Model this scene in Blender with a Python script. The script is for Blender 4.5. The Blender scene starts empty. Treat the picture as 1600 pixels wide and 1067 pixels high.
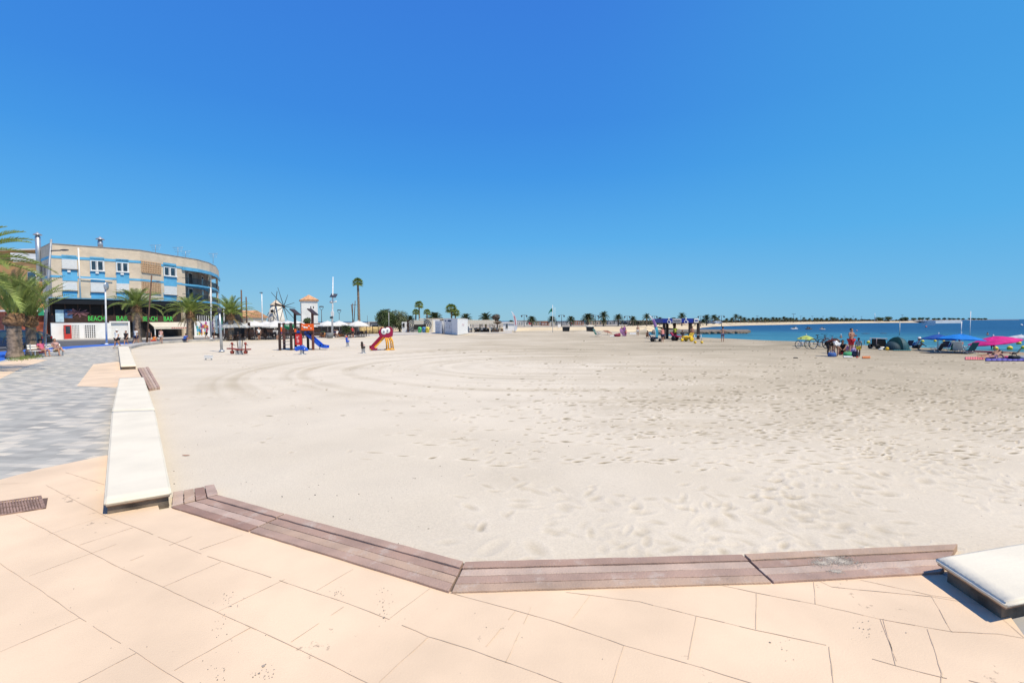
import bpy, bmesh, math, random
import numpy as np
from mathutils import Vector, Matrix
random.seed(7); np.random.seed(7)
S = bpy.context.scene; COL = S.collection
R = math.radians; pi = math.pi
# ---------------------------------------------------------------- camera
F = 717.0; CZ = 2.4
CM = Matrix.Rotation(R(90-2.55), 3, 'X') @ Matrix.Rotation(R(-0.2), 3, 'Z')
cd = bpy.data.cameras.new('camera'); cd.sensor_width = 36; cd.lens = 36*F/1600; cd.clip_end = 60000; cd.clip_start = .05
cam = bpy.data.objects.new('camera', cd); COL.objects.link(cam)
cam.location = (0, 0, CZ); cam.rotation_euler = CM.to_euler(); S.camera = cam
# ---------------------------------------------------------------- sky and sun
SUN = Vector((.39, -.31, .87)).normalized()
el = math.asin(SUN.z)
W = bpy.data.worlds.new('World'); S.world = W; W.use_nodes = True
nt = W.node_tree; nt.nodes.clear()
sk = nt.nodes.new('ShaderNodeTexSky'); sk.sky_type = 'NISHITA'; sk.sun_disc = False
sk.sun_elevation = el; sk.sun_rotation = math.atan2(SUN.x, SUN.y)
sk.altitude = 0; sk.air_density = 1.0; sk.dust_density = 0.15; sk.ozone_density = 3.0
tcw = nt.nodes.new('ShaderNodeTexCoord'); sxw = nt.nodes.new('ShaderNodeSeparateXYZ'); nt.links.new(tcw.outputs['Generated'], sxw.inputs[0])
rw = nt.nodes.new('ShaderNodeValToRGB'); nt.links.new(sxw.outputs[2], rw.inputs[0])
SKYC = [(0.0, (134, 192, 218)), (.045, (124, 189, 226)), (.166, (84, 174, 236)), (.295, (60, 152, 233)), (.387, (54, 139, 229)), (.57, (54, 127, 224)), (1.0, (40, 98, 200))]
while len(rw.color_ramp.elements) < len(SKYC): rw.color_ramp.elements.new(.5)
for e_, (p_, c_) in zip(rw.color_ramp.elements, SKYC): e_.position = p_; e_.color = (*[((v/255+.055)/1.055)**2.4*8.0 for v in c_], 1)
xr = nt.nodes.new('ShaderNodeMapRange'); xr.inputs[1].default_value = .05; xr.inputs[2].default_value = .8; xr.inputs[4].default_value = .55; xr.interpolation_type = 'SMOOTHSTEP'; nt.links.new(sxw.outputs[0], xr.inputs[0])
xm = nt.nodes.new('ShaderNodeMix'); xm.data_type = 'RGBA'; xm.clamp_result = False; nt.links.new(xr.outputs[0], xm.inputs[0]); nt.links.new(rw.outputs[0], xm.inputs[6]); xm.inputs[7].default_value = (*[((v/255+.055)/1.055)**2.4*8.0 for v in (70, 172, 232)], 1)
hs = nt.nodes.new('ShaderNodeMix'); hs.data_type = 'RGBA'; hs.inputs[0].default_value = .9; hs.clamp_result = False
bg = nt.nodes.new('ShaderNodeBackground'); bg.inputs[1].default_value = .12
wo = nt.nodes.new('ShaderNodeOutputWorld')
nt.links.new(sk.outputs[0], hs.inputs[6]); nt.links.new(xm.outputs[2], hs.inputs[7]); nt.links.new(hs.outputs[2], bg.inputs[0]); nt.links.new(bg.outputs[0], wo.inputs[0])
sl = bpy.data.lights.new('sun', 'SUN'); sl.energy = 4.9; sl.angle = R(.53); sl.color = (1, .90, .73)
so = bpy.data.objects.new('sun', sl); COL.objects.link(so); so.rotation_euler = SUN.to_track_quat('Z', 'Y').to_euler(); so.location = (0, 0, 50)
S.view_settings.view_transform = 'Standard'; S.view_settings.look = 'None'; S.view_settings.exposure = 0.06; S.view_settings.gamma = 1
S.cycles.max_bounces = 6; S.cycles.transparent_max_bounces = 12
# ---------------------------------------------------------------- pixel <-> world (photo pixels, 1600 wide)
def ray(px, py): return CM @ Vector(((px-800)/F, -(py-533.5)/F, -1))
def P(px, py, z=0.0):
    d = ray(px, py); k = (z-CZ)/d.z; return Vector((d.x*k, d.y*k, z))
def D(px, py, Y):
    d = ray(px, py); k = Y/d.y; return Vector((d.x*k, Y, CZ+d.z*k))
def ppm(Y): return Y/F                      # metres per photo pixel at depth Y
# ---------------------------------------------------------------- materials
MATS = {}
def lin(c): return tuple(((v/255)/12.92 if v/255 <= .04045 else ((v/255+.055)/1.055)**2.4) for v in c)
def mat(name, col, rough=.7, var=.12, scale=3.0, bump=0.0, bscale=30.0, metal=0.0, spec=.4, dirt=None, emit=0, alpha=1, trans=0):
    if name in MATS: return MATS[name]
    m = bpy.data.materials.new(name); m.use_nodes = True; n = m.node_tree; b = n.nodes['Principled BSDF']
    col = lin(col) if max(col) > 1 else col
    tc = n.nodes.new('ShaderNodeTexCoord'); no = n.nodes.new('ShaderNodeTexNoise'); no.inputs['Scale'].default_value = scale; no.inputs['Detail'].default_value = 5
    n.links.new(tc.outputs['Object'], no.inputs['Vector'])
    mx = n.nodes.new('ShaderNodeMix'); mx.data_type = 'RGBA'
    d = dirt if dirt else tuple(max(0, c*(1-2*var)) for c in col)
    if dirt and max(dirt) > 1: d = lin(dirt)
    mx.inputs[6].default_value = (*d, 1); mx.inputs[7].default_value = (*[min(1, c*(1+var*.5)) for c in col], 1)
    mr = n.nodes.new('ShaderNodeMapRange'); mr.inputs[1].default_value = .3; mr.inputs[2].default_value = .62
    n.links.new(no.outputs[0], mr.inputs[0]); n.links.new(mr.outputs[0], mx.inputs[0]); n.links.new(mx.outputs[2], b.inputs['Base Color'])
    b.inputs['Roughness'].default_value = rough; b.inputs['Metallic'].default_value = metal; b.inputs['Specular IOR Level'].default_value = spec
    if bump:
        n2 = n.nodes.new('ShaderNodeTexNoise'); n2.inputs['Scale'].default_value = bscale; n2.inputs['Detail'].default_value = 4
        n.links.new(tc.outputs['Object'], n2.inputs['Vector']); bp = n.nodes.new('ShaderNodeBump'); bp.inputs['Strength'].default_value = bump; bp.inputs['Distance'].default_value = .02
        n.links.new(n2.outputs[0], bp.inputs['Height']); n.links.new(bp.outputs[0], b.inputs['Normal'])
    if emit: n.links.new(mx.outputs[2], b.inputs['Emission Color']); b.inputs['Emission Strength'].default_value = emit
    if trans:                                # thin leaf / cloth: let light through
        tr = n.nodes.new('ShaderNodeBsdfTranslucent'); n.links.new(mx.outputs[2], tr.inputs[0])
        ms = n.nodes.new('ShaderNodeMixShader'); ms.inputs[0].default_value = trans
        n.links.new(b.outputs[0], ms.inputs[1]); n.links.new(tr.outputs[0], ms.inputs[2]); n.links.new(ms.outputs[0], n.nodes['Material Output'].inputs[0])
    MATS[name] = m; return m
def nodes(m): return m.node_tree.nodes, m.node_tree.links
# ---------------------------------------------------------------- mesh collector
class MB:
    def __init__(s): s.v = []; s.f = []; s.sm = []
    def face(s, pts, smooth=False):
        i = len(s.v); s.v += [tuple(p) for p in pts]; s.f.append(tuple(range(i, i+len(pts)))); s.sm.append(smooth); return s
    def obox(s, o, a, b, c):                 # oriented box: corner o, edge vectors a b c
        o, a, b, c = map(Vector, (o, a, b, c)); i = len(s.v)
        if a.cross(b).dot(c) < 0: a, b = b, a
        s.v += [tuple(p) for p in (o, o+a, o+a+b, o+b, o+c, o+a+c, o+a+b+c, o+b+c)]
        s.f += [tuple(i+k for k in q) for q in ((0, 3, 2, 1), (4, 5, 6, 7), (0, 1, 5, 4), (1, 2, 6, 5), (2, 3, 7, 6), (3, 0, 4, 7))]; s.sm += [False]*6; return s
    def box(s, x0, x1, y0, y1, z0, z1): return s.obox((x0, y0, z0), (x1-x0, 0, 0), (0, y1-y0, 0), (0, 0, z1-z0))
    def tube(s, pts, rad, n=8, cap=True, smooth=True):
        pts = [Vector(p) for p in pts]; rad = rad if isinstance(rad, (list, tuple)) else [rad]*len(pts); i0 = len(s.v); prev = None
        for k, p in enumerate(pts):
            t = (pts[min(k+1, len(pts)-1)]-pts[max(k-1, 0)]).normalized()
            u = prev if prev is not None else (Vector((1, 0, 0)) if abs(t.x) < .9 else Vector((0, 1, 0)))
            u = (u-t*u.dot(t)).normalized(); w = t.cross(u); prev = u
            for j in range(n):
                a = 2*pi*j/n; s.v.append(tuple(p+(u*math.cos(a)+w*math.sin(a))*rad[k]))
        for k in range(len(pts)-1):
            for j in range(n):
                a = i0+k*n+j; b = i0+k*n+(j+1) % n; s.f.append((a, b, b+n, a+n)); s.sm.append(smooth)
        if cap: s.f.append(tuple(i0+j for j in range(n))[::-1]); s.f.append(tuple(i0+(len(pts)-1)*n+j for j in range(n))); s.sm += [False, False]
        return s
    def lathe(s, prof, o=(0, 0, 0), n=16, smooth=True, rot=None, cap=True, jitter=0):
        i0 = len(s.v); o = Vector(o)
        for k, (r, z) in enumerate(prof):
            for j in range(n):
                a = 2*pi*j/n; rr = r*(1+random.uniform(-jitter, jitter)); p = Vector((rr*math.cos(a), rr*math.sin(a), z))
                if rot: p = rot @ p
                s.v.append(tuple(o+p))
        for k in range(len(prof)-1):
            for j in range(n):
                a = i0+k*n+j; b = i0+k*n+(j+1) % n; s.f.append((a, b, b+n, a+n)); s.sm.append(smooth)
        if cap: s.f.append(tuple(i0+j for j in range(n))[::-1]); s.f.append(tuple(i0+(len(prof)-1)*n+j for j in range(n))); s.sm += [False, False]
        return s
    def ball(s, o, rx, ry=None, rz=None, n=12, m=8, rot=None):
        ry = ry or rx; rz = rz or rx; prof = []; i0 = len(s.v); o = Vector(o)
        for k in range(m+1):
            a = -pi/2+pi*k/m; r = max(math.cos(a), .001)
            for j in range(n):
                b = 2*pi*j/n; p = Vector((rx*r*math.cos(b), ry*r*math.sin(b), rz*math.sin(a)))
                if rot: p = rot @ p
                s.v.append(tuple(o+p))
        for k in range(m):
            for j in range(n):
                a = i0+k*n+j; b = i0+k*n+(j+1) % n; s.f.append((a, b, b+n, a+n)); s.sm.append(True)
        return s
    def prism(s, poly, z0, z1, base=None):   # plan polygon extruded in z
        n = len(poly); i = len(s.v); ar = sum(poly[k][0]*poly[(k+1) % n][1]-poly[(k+1) % n][0]*poly[k][1] for k in range(n))
        poly = list(poly) if ar > 0 else list(poly)[::-1]
        s.v += [(p[0], p[1], z0) for p in poly]+[(p[0], p[1], z1) for p in poly]
        s.f.append(tuple(range(i+n-1, i-1, -1))); s.f.append(tuple(range(i+n, i+2*n)))
        for k in range(n): s.f.append((i+k, i+(k+1) % n, i+n+(k+1) % n, i+n+k))
        s.sm += [False]*(n+2); return s
    def extr(s, poly, ax):                   # arbitrary planar polygon (3d) extruded by vector ax
        ax = Vector(ax); poly = [Vector(p) for p in poly]; n = len(poly); i = len(s.v)
        nm = sum(((poly[k]-poly[0]).cross(poly[(k+1) % n]-poly[0]) for k in range(1, n-1)), Vector())
        if nm.dot(ax) < 0: poly = poly[::-1]
        s.v += [tuple(p) for p in poly]+[tuple(p+ax) for p in poly]
        s.f.append(tuple(range(i+n-1, i-1, -1))); s.f.append(tuple(range(i+n, i+2*n)))
        for k in range(n): s.f.append((i+k, i+(k+1) % n, i+n+(k+1) % n, i+n+k))
        s.sm += [False]*(n+2); return s
    def build(s, name, m, parent=None, world=False, bevel=0, seg=2):
        me = bpy.data.meshes.new(name); v = s.v
        if world and parent is not None:
            L = rootloc(parent); v = [(p[0]-L[0], p[1]-L[1], p[2]-L[2]) for p in v]
        me.from_pydata(v, [], s.f); me.polygons.foreach_set('use_smooth', s.sm); me.materials.append(m); me.update()
        o = bpy.data.objects.new(name, me); COL.objects.link(o)
        if parent is not None: o.parent = parent
        if bevel: bv = o.modifiers.new('bevel', 'BEVEL'); bv.width = bevel; bv.segments = seg; bv.limit_method = 'ANGLE'
        return o
def rootloc(o):
    L = Vector(o.location)
    while o.parent: o = o.parent; L += o.location
    return L
def tag(o, label=None, cat=None, group=None, kind=None):
    if label: o['label'] = label
    if cat: o['category'] = cat
    if group: o['group'] = group
    if kind: o['kind'] = kind
    return o
def thing(name, label, cat, loc=(0, 0, 0), rz=0, group=None, sc=1):
    o = bpy.data.objects.new(name, None); COL.objects.link(o); o.location = loc; o.rotation_euler = (0, 0, rz); o.empty_display_size = .2
    if sc != 1: o.scale = (sc, sc, sc)
    return tag(o, label, cat, group)
def struct(name, mb, m, **k): return tag(mb.build(name, m, **k), kind='structure')
KIDS = {}
def kids(o): return [c for c in bpy.data.objects if c.parent == o]
def dup(r, loc, rz=None, label=None, group=None, sc=None, mats=None):
    if r.name not in KIDS: KIDS[r.name] = [(c, kids(c)) for c in kids(r)]
    n = r.copy(); COL.objects.link(n); n.location = loc
    if rz is not None: n.rotation_euler = (0, 0, rz)
    if sc: n.scale = (sc, sc, sc) if not isinstance(sc, tuple) else sc
    if label: n['label'] = label
    if group: n['group'] = group
    def cp(c, par):
        d = c.copy(); COL.objects.link(d); d.parent = par
        nm = c.name.split('.')[0]
        if mats and nm in mats: d.data = d.data.copy(); d.data.materials[0] = mats[nm]
        return d
    for c, gs in KIDS[r.name]:
        d = cp(c, n)
        for g in gs: cp(g, d)
    return n
TEXTS = []
def text_mesh(body, size, m, name='lettering', extrude=.01, bold=0):
    cu = bpy.data.curves.new(name, 'FONT'); cu.body = body; cu.size = size; cu.extrude = extrude; cu.offset = bold; cu.resolution_u = 3; cu.align_x = 'CENTER'; cu.align_y = 'CENTER'
    o = bpy.data.objects.new('tmp_text', cu); COL.objects.link(o); bpy.context.view_layer.update()
    me = bpy.data.meshes.new_from_object(o.evaluated_get(bpy.context.evaluated_depsgraph_get())); bpy.data.objects.remove(o)
    me.name = name; me.materials.clear(); me.materials.append(m); return me
def place_text(me, name, parent, pos, xdir, normal):      # world placement
    o = bpy.data.objects.new(name, me); COL.objects.link(o); o.parent = parent
    x = Vector(xdir).normalized(); n = Vector(normal).normalized(); z = n; y = z.cross(x)
    o.rotation_euler = Matrix((x, y, z)).transposed().to_euler(); o.location = Vector(pos)-rootloc(parent); return o
# ================================================================ THE GROUND
SHORE_PX = [(1600, 552), (1500, 548), (1400, 542), (1300, 537.5), (1200, 533), (1140, 530), (1095, 528), (1050, 527), (1026, 525.8), (1015, 524.0), (1013, 521)]
ZW = -.9
shore = [(62, -40), (58, 10), (53, 32)]+[tuple(P(x, y, ZW))[:2] for x, y in SHORE_PX]
SH = np.array(shore)
def shore_dist(x, y):                        # >0 on the land side
    x = np.asarray(x, float); y = np.asarray(y, float); best = np.full(x.shape, 1e9); sgn = np.ones(x.shape)
    for i in range(len(SH)-1):
        a = SH[i]; b = SH[i+1]; ab = b-a; t = np.clip(((x-a[0])*ab[0]+(y-a[1])*ab[1])/(ab@ab), 0, 1)
        dx = x-(a[0]+t*ab[0]); dy = y-(a[1]+t*ab[1]); d = np.hypot(dx, dy); cr = ab[0]*(y-a[1])-ab[1]*(x-a[0])
        m = d < best; best = np.where(m, d, best); sgn = np.where(m, np.sign(cr), sgn)
    return best*sgn
def base_z(x, y):
    d = shore_dist(x, y); t = np.clip(d/15, 0, 1); z = ZW+(ZW*-1-.05)*(t*t*(3-2*t)*.55+t*.45)
    z = np.where(d < 0, ZW+d*.06, z); return np.maximum(z, -3)
def PG(px, py):                              # pixel -> point on the sand
    z = -.05
    for _ in range(25):
        p = P(px, py, z); z = .5*z+.5*float(base_z(p.x, p.y))
    p.z = z; return p
# ---- value noise
def vnoise(x, y, seed, s):
    rs = np.random.RandomState(seed); L = rs.rand(256, 256); x = x/s+1000; y = y/s+1000
    xi = np.floor(x).astype(int); yi = np.floor(y).astype(int); fx = x-xi; fy = y-yi; fx = fx*fx*(3-2*fx); fy = fy*fy*(3-2*fy)
    a = L[xi % 256, yi % 256]; b = L[(xi+1) % 256, yi % 256]; c = L[xi % 256, (yi+1) % 256]; d = L[(xi+1) % 256, (yi+1) % 256]
    return (a*(1-fx)+b*fx)*(1-fy)+(c*(1-fx)+d*fx)*fy-.5
def make_sand():
    NR, NC = 640, 1500
    iv = np.linspace(1/2.9, 1/135., NR); Y = 1/iv; T = np.linspace(-1.4, 1.4, NC)
    YY, TT = np.meshgrid(Y, T, indexing='ij'); XX = YY*TT
    z = base_z(XX, YY); d = shore_dist(XX, YY)
    near = np.clip((30-YY)/20, 0, 1)
    z += vnoise(XX, YY, 1, 3.0)*.05+vnoise(XX, YY, 2, .9)*.010*near+vnoise(XX, YY, 3, .3)*.004*near
    tone = np.zeros_like(z)
    # sand groomer passes: stadium shaped loops
    c0 = np.array([1.0, 25.]); c1 = np.array([90., 19.]); ab = c1-c0
    t = np.clip(((XX-c0[0])*ab[0]+(YY-c0[1])*ab[1])/(ab@ab), 0, 1); ds = np.hypot(XX-(c0[0]+t*ab[0]), YY-(c0[1]+t*ab[1]))
    ds = ds+vnoise(XX, YY, 11, 8)*1.2
    rs = np.random.RandomState(5); prof = np.convolve(rs.rand(900), np.ones(2)/2, 'same')
    line = np.interp(ds*6, np.arange(900), prof)-.5; prof2 = rs.rand(200); wide = np.interp(ds*.9, np.arange(200), prof2)-.5
    mask = np.clip((16.5-ds)/2.5, 0, 1)*np.clip(.6+vnoise(XX, YY, 12, 6)*2.2, 0, 1)*np.clip((YY-6)/5, 0, 1)
    mask = mask*np.clip(1.1-(XX/YY+.1)*1.3, .25, 1); tone += (line*1.0+wide*.6)*mask*.6-.06*mask; z += line*.03*mask
    # second straight set of passes farther out, parallel to the shore
    dl = (XX*.12+YY)+vnoise(XX, YY, 14, 12)*2; l2 = np.interp(np.clip(dl*4, 0, 899), np.arange(900), prof[::-1])-.5
    m2 = np.clip((ds-15)/3, 0, 1)*np.clip((YY-25)/10, 0, 1)*np.clip((XX+YY*.2)/6, 0, 1)
    tone += l2*.5*m2
    # drier left, more trodden and greyer to the right and towards the water
    tr = np.clip((XX/YY+.05)/.9, 0, 1); tone -= .58*tr*np.clip((YY-6)/10, 0, 1)+.34*np.clip((YY-24)/14, 0, 1)*np.clip((XX/YY+.35)/.35, 0, 1)
    tone -= .5*np.clip(1-d/5., 0, 1)
    tone -= .22*np.clip(vnoise(XX, YY, 41, 7)+vnoise(XX*.25, YY, 42, 1.1)*1.2-.12, 0, .6)*np.clip((YY-7)/8, 0, 1)
    tone += vnoise(XX, YY, 21, 5)*.22+vnoise(XX, YY, 22, 1.4)*.14
    # footprints and churned spots
    NZ = np.random.RandomState(77).rand(15000)*.9-.5
    rs = np.random.RandomState(9); N = 9000
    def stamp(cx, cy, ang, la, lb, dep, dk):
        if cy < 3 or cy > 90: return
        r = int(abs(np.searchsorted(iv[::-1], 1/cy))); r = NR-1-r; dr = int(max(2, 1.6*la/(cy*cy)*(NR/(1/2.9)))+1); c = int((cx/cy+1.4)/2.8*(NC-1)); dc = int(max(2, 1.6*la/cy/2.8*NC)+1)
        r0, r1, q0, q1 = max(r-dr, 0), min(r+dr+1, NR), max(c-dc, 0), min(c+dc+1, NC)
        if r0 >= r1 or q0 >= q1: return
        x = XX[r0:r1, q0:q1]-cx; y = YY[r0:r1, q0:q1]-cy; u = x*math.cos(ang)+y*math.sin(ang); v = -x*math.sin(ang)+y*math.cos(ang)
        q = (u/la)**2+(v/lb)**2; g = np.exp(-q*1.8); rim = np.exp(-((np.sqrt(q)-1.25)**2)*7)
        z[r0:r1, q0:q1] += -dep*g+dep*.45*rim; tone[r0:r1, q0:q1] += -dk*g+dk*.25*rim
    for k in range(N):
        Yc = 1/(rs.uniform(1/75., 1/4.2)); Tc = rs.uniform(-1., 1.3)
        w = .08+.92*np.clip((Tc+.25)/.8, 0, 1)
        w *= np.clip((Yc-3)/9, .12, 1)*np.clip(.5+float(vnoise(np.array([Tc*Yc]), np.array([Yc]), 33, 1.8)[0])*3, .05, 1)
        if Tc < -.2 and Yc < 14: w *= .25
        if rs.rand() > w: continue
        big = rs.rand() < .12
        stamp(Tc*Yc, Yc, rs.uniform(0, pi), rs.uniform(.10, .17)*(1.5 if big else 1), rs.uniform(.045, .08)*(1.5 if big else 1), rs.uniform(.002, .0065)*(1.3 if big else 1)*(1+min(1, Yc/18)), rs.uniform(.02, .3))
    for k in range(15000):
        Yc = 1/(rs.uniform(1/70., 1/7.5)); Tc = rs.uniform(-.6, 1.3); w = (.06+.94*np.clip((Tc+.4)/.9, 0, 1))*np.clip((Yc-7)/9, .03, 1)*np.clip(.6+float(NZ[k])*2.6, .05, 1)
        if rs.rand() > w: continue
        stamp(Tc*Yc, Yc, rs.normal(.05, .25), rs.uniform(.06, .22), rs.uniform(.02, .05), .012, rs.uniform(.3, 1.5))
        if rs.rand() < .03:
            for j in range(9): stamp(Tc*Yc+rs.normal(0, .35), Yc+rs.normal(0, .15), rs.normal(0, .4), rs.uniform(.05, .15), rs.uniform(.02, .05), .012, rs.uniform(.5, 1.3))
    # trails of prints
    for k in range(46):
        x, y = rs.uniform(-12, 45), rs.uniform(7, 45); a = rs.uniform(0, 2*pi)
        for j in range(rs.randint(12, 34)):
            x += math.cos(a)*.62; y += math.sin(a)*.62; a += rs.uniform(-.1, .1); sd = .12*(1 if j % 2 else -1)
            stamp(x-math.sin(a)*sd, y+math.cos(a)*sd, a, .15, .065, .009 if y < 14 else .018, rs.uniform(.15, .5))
    me = bpy.data.meshes.new('sand_beach'); nv = NR*NC
    co = np.stack([XX, YY, z], -1).reshape(-1, 3).astype(np.float32)
    idx = np.arange(nv).reshape(NR, NC); q = np.stack([idx[:-1, :-1], idx[:-1, 1:], idx[1:, 1:], idx[1:, :-1]], -1).reshape(-1, 4)
    me.vertices.add(nv); me.vertices.foreach_set('co', co.ravel()); nf = len(q)
    me.loops.add(nf*4); me.loops.foreach_set('vertex_index', q.ravel().astype(np.int32)); me.polygons.add(nf)
    me.polygons.foreach_set('loop_start', np.arange(0, nf*4, 4, dtype=np.int32)); me.polygons.foreach_set('loop_total', np.full(nf, 4, dtype=np.int32))
    me.polygons.foreach_set('use_smooth', np.ones(nf, bool)); me.update()
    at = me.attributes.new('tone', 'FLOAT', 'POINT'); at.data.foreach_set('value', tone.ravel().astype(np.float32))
    m = mat('sand', (.62, .545, .43), rough=.95, spec=.15, var=.03, scale=.6); n, l = nodes(m); b = n['Principled BSDF']
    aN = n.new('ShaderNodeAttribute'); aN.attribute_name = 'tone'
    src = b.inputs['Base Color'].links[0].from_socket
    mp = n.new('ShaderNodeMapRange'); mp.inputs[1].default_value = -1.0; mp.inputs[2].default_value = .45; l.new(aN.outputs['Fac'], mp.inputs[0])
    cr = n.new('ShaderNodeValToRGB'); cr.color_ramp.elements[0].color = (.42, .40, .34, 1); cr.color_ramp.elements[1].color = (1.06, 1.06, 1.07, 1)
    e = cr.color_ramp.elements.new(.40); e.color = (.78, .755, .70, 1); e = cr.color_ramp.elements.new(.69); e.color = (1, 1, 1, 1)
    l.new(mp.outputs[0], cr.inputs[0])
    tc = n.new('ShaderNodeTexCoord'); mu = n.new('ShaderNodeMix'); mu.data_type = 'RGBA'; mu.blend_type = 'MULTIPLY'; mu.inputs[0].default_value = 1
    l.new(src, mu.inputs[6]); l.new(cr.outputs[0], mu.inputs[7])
    # grains and specks
    sp = n.new('ShaderNodeTexNoise'); sp.inputs['Scale'].default_value = 34; sp.inputs['Detail'].default_value = 6; sp.inputs['Roughness'].default_value = .75; l.new(tc.outputs['Object'], sp.inputs['Vector'])
    mr = n.new('ShaderNodeMapRange'); mr.inputs[1].default_value = .25; mr.inputs[2].default_value = .75; mr.inputs[3].default_value = .86; mr.inputs[4].default_value = 1.12; l.new(sp.outputs[0], mr.inputs[0])
    mu2 = n.new('ShaderNodeMix'); mu2.data_type = 'RGBA'; mu2.blend_type = 'MULTIPLY'; mu2.inputs[0].default_value = 1
    l.new(mu.outputs[2], mu2.inputs[6]); l.new(mr.outputs[0], mu2.inputs[7]); l.new(mu2.outputs[2], b.inputs['Base Color'])
    bp = n.new('ShaderNodeBump'); bp.inputs['Strength'].default_value = .35; bp.inputs['Distance'].default_value = .02; l.new(sp.outputs[0], bp.inputs['Height']); l.new(bp.outputs[0], b.inputs['Normal'])
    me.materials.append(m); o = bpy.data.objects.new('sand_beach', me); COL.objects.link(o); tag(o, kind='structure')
make_sand()
mb = MB(); ys_ = [-40, -20, -8, 0, 1.5, 2.5, 3.3, 4.3, 6, 8, 11, 15, 20, 26, 34, 45]
def mx_(y, f): x0 = max(1.4*y-.02, 3.9); return x0+(75-x0)*f
for i in range(len(ys_)-1):
    for j in range(60):
        q_ = [(mx_(ys_[i], (j/60)), ys_[i]), (mx_(ys_[i], ((j+1)/60)), ys_[i]), (mx_(ys_[i+1], ((j+1)/60)), ys_[i+1]), (mx_(ys_[i+1], (j/60)), ys_[i+1])]
        mb.face([(x, y, float(base_z(x, y))-.012) for x, y in q_], True)
struct('sand_margin', mb, MATS['sand'])
def sheet(name, pts, m, z=None):
    mb = MB(); pts = [Vector((p[0], p[1], z if z is not None else p[2])) for p in pts]
    ar = sum(pts[k].x*pts[(k+1) % len(pts)].y-pts[(k+1) % len(pts)].x*pts[k].y for k in range(len(pts)))
    bm = bmesh.new(); vs = [bm.verts.new(p) for p in (pts if ar > 0 else pts[::-1])]; bm.faces.new(vs); bmesh.ops.triangulate(bm, faces=bm.faces[:])
    me = bpy.data.meshes.new(name); bm.to_mesh(me); bm.free(); me.materials.append(m); o = bpy.data.objects.new(name, me); COL.objects.link(o); return tag(o, kind='structure')
# ---- sea
m = bpy.data.materials.new('sea'); m.use_nodes = True; n, l = nodes(m); b = n['Principled BSDF']; b.inputs['Roughness'].default_value = .35; b.inputs['IOR'].default_value = 1.33; b.inputs['Specular IOR Level'].default_value = .2
tc = n.new('ShaderNodeTexCoord'); sx = n.new('ShaderNodeSeparateXYZ'); l.new(tc.outputs['Object'], sx.inputs[0])
ma = n.new('ShaderNodeMath'); ma.operation = 'MULTIPLY'; ma.inputs[1].default_value = .62; l.new(sx.outputs[1], ma.inputs[0])
mb_ = n.new('ShaderNodeMath'); mb_.operation = 'ADD'; l.new(sx.outputs[0], mb_.inputs[0]); l.new(ma.outputs[0], mb_.inputs[1])
mpp = n.new('ShaderNodeMapping'); mpp.inputs['Scale'].default_value = (.02, .09, 1); mpp.inputs['Rotation'].default_value = (0, 0, R(-8)); l.new(tc.outputs['Object'], mpp.inputs[0])
nz = n.new('ShaderNodeTexNoise'); nz.inputs['Scale'].default_value = 1.0; nz.inputs['Detail'].default_value = 5; l.new(mpp.outputs[0], nz.inputs['Vector'])
mm = n.new('ShaderNodeMath'); mm.operation = 'MULTIPLY_ADD'; mm.inputs[1].default_value = 60; l.new(nz.outputs[0], mm.inputs[0]); l.new(mb_.outputs[0], mm.inputs[2])
mr = n.new('ShaderNodeMapRange'); mr.inputs[1].default_value = 100; mr.inputs[2].default_value = 290; l.new(mm.outputs[0], mr.inputs[0])
cr = n.new('ShaderNodeValToRGB'); E = cr.color_ramp.elements; E[0].color = (.09, .24, .25, 1); E[1].color = (.006, .040, .12, 1); e = E.new(.12); e.color = (.045, .17, .22, 1); e = E.new(.38); e.color = (.03, .13, .19, 1); e = E.new(.52); e.color = (.013, .064, .14, 1)
l.new(mr.outputs[0], cr.inputs[0])
nz2 = n.new('ShaderNodeTexNoise'); nz2.inputs['Scale'].default_value = 1.0; nz2.inputs['Detail'].default_value = 6; nz2.inputs['Roughness'].default_value = .7
mp2 = n.new('ShaderNodeMapping'); mp2.inputs['Scale'].default_value = (.10, .42, 1); mp2.inputs['Rotation'].default_value = (0, 0, R(-12)); l.new(tc.outputs['Object'], mp2.inputs[0]); l.new(mp2.outputs[0], nz2.inputs['Vector'])
r2 = n.new('ShaderNodeMapRange'); r2.inputs[1].default_value = .3; r2.inputs[2].default_value = .7; r2.inputs[3].default_value = .35; r2.inputs[4].default_value = 1.6; l.new(nz2.outputs[0], r2.inputs[0])
mu = n.new('ShaderNodeMix'); mu.data_type = 'RGBA'; mu.blend_type = 'MULTIPLY'; mu.inputs[0].default_value = 1; l.new(cr.outputs[0], mu.inputs[6]); l.new(r2.outputs[0], mu.inputs[7]); l.new(mu.outputs[2], b.inputs['Base Color'])
bp = n.new('ShaderNodeBump'); bp.inputs['Strength'].default_value = .6; bp.inputs['Distance'].default_value = .25; l.new(nz2.outputs[0], bp.inputs['Height']); l.new(bp.outputs[0], b.inputs['Normal'])
mb = MB(); Rr = 30000; mb.face([(-Rr, -Rr, ZW), (Rr, -Rr, ZW), (Rr, Rr, ZW), (-Rr, Rr, ZW)]); struct('sea', mb, m)
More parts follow.
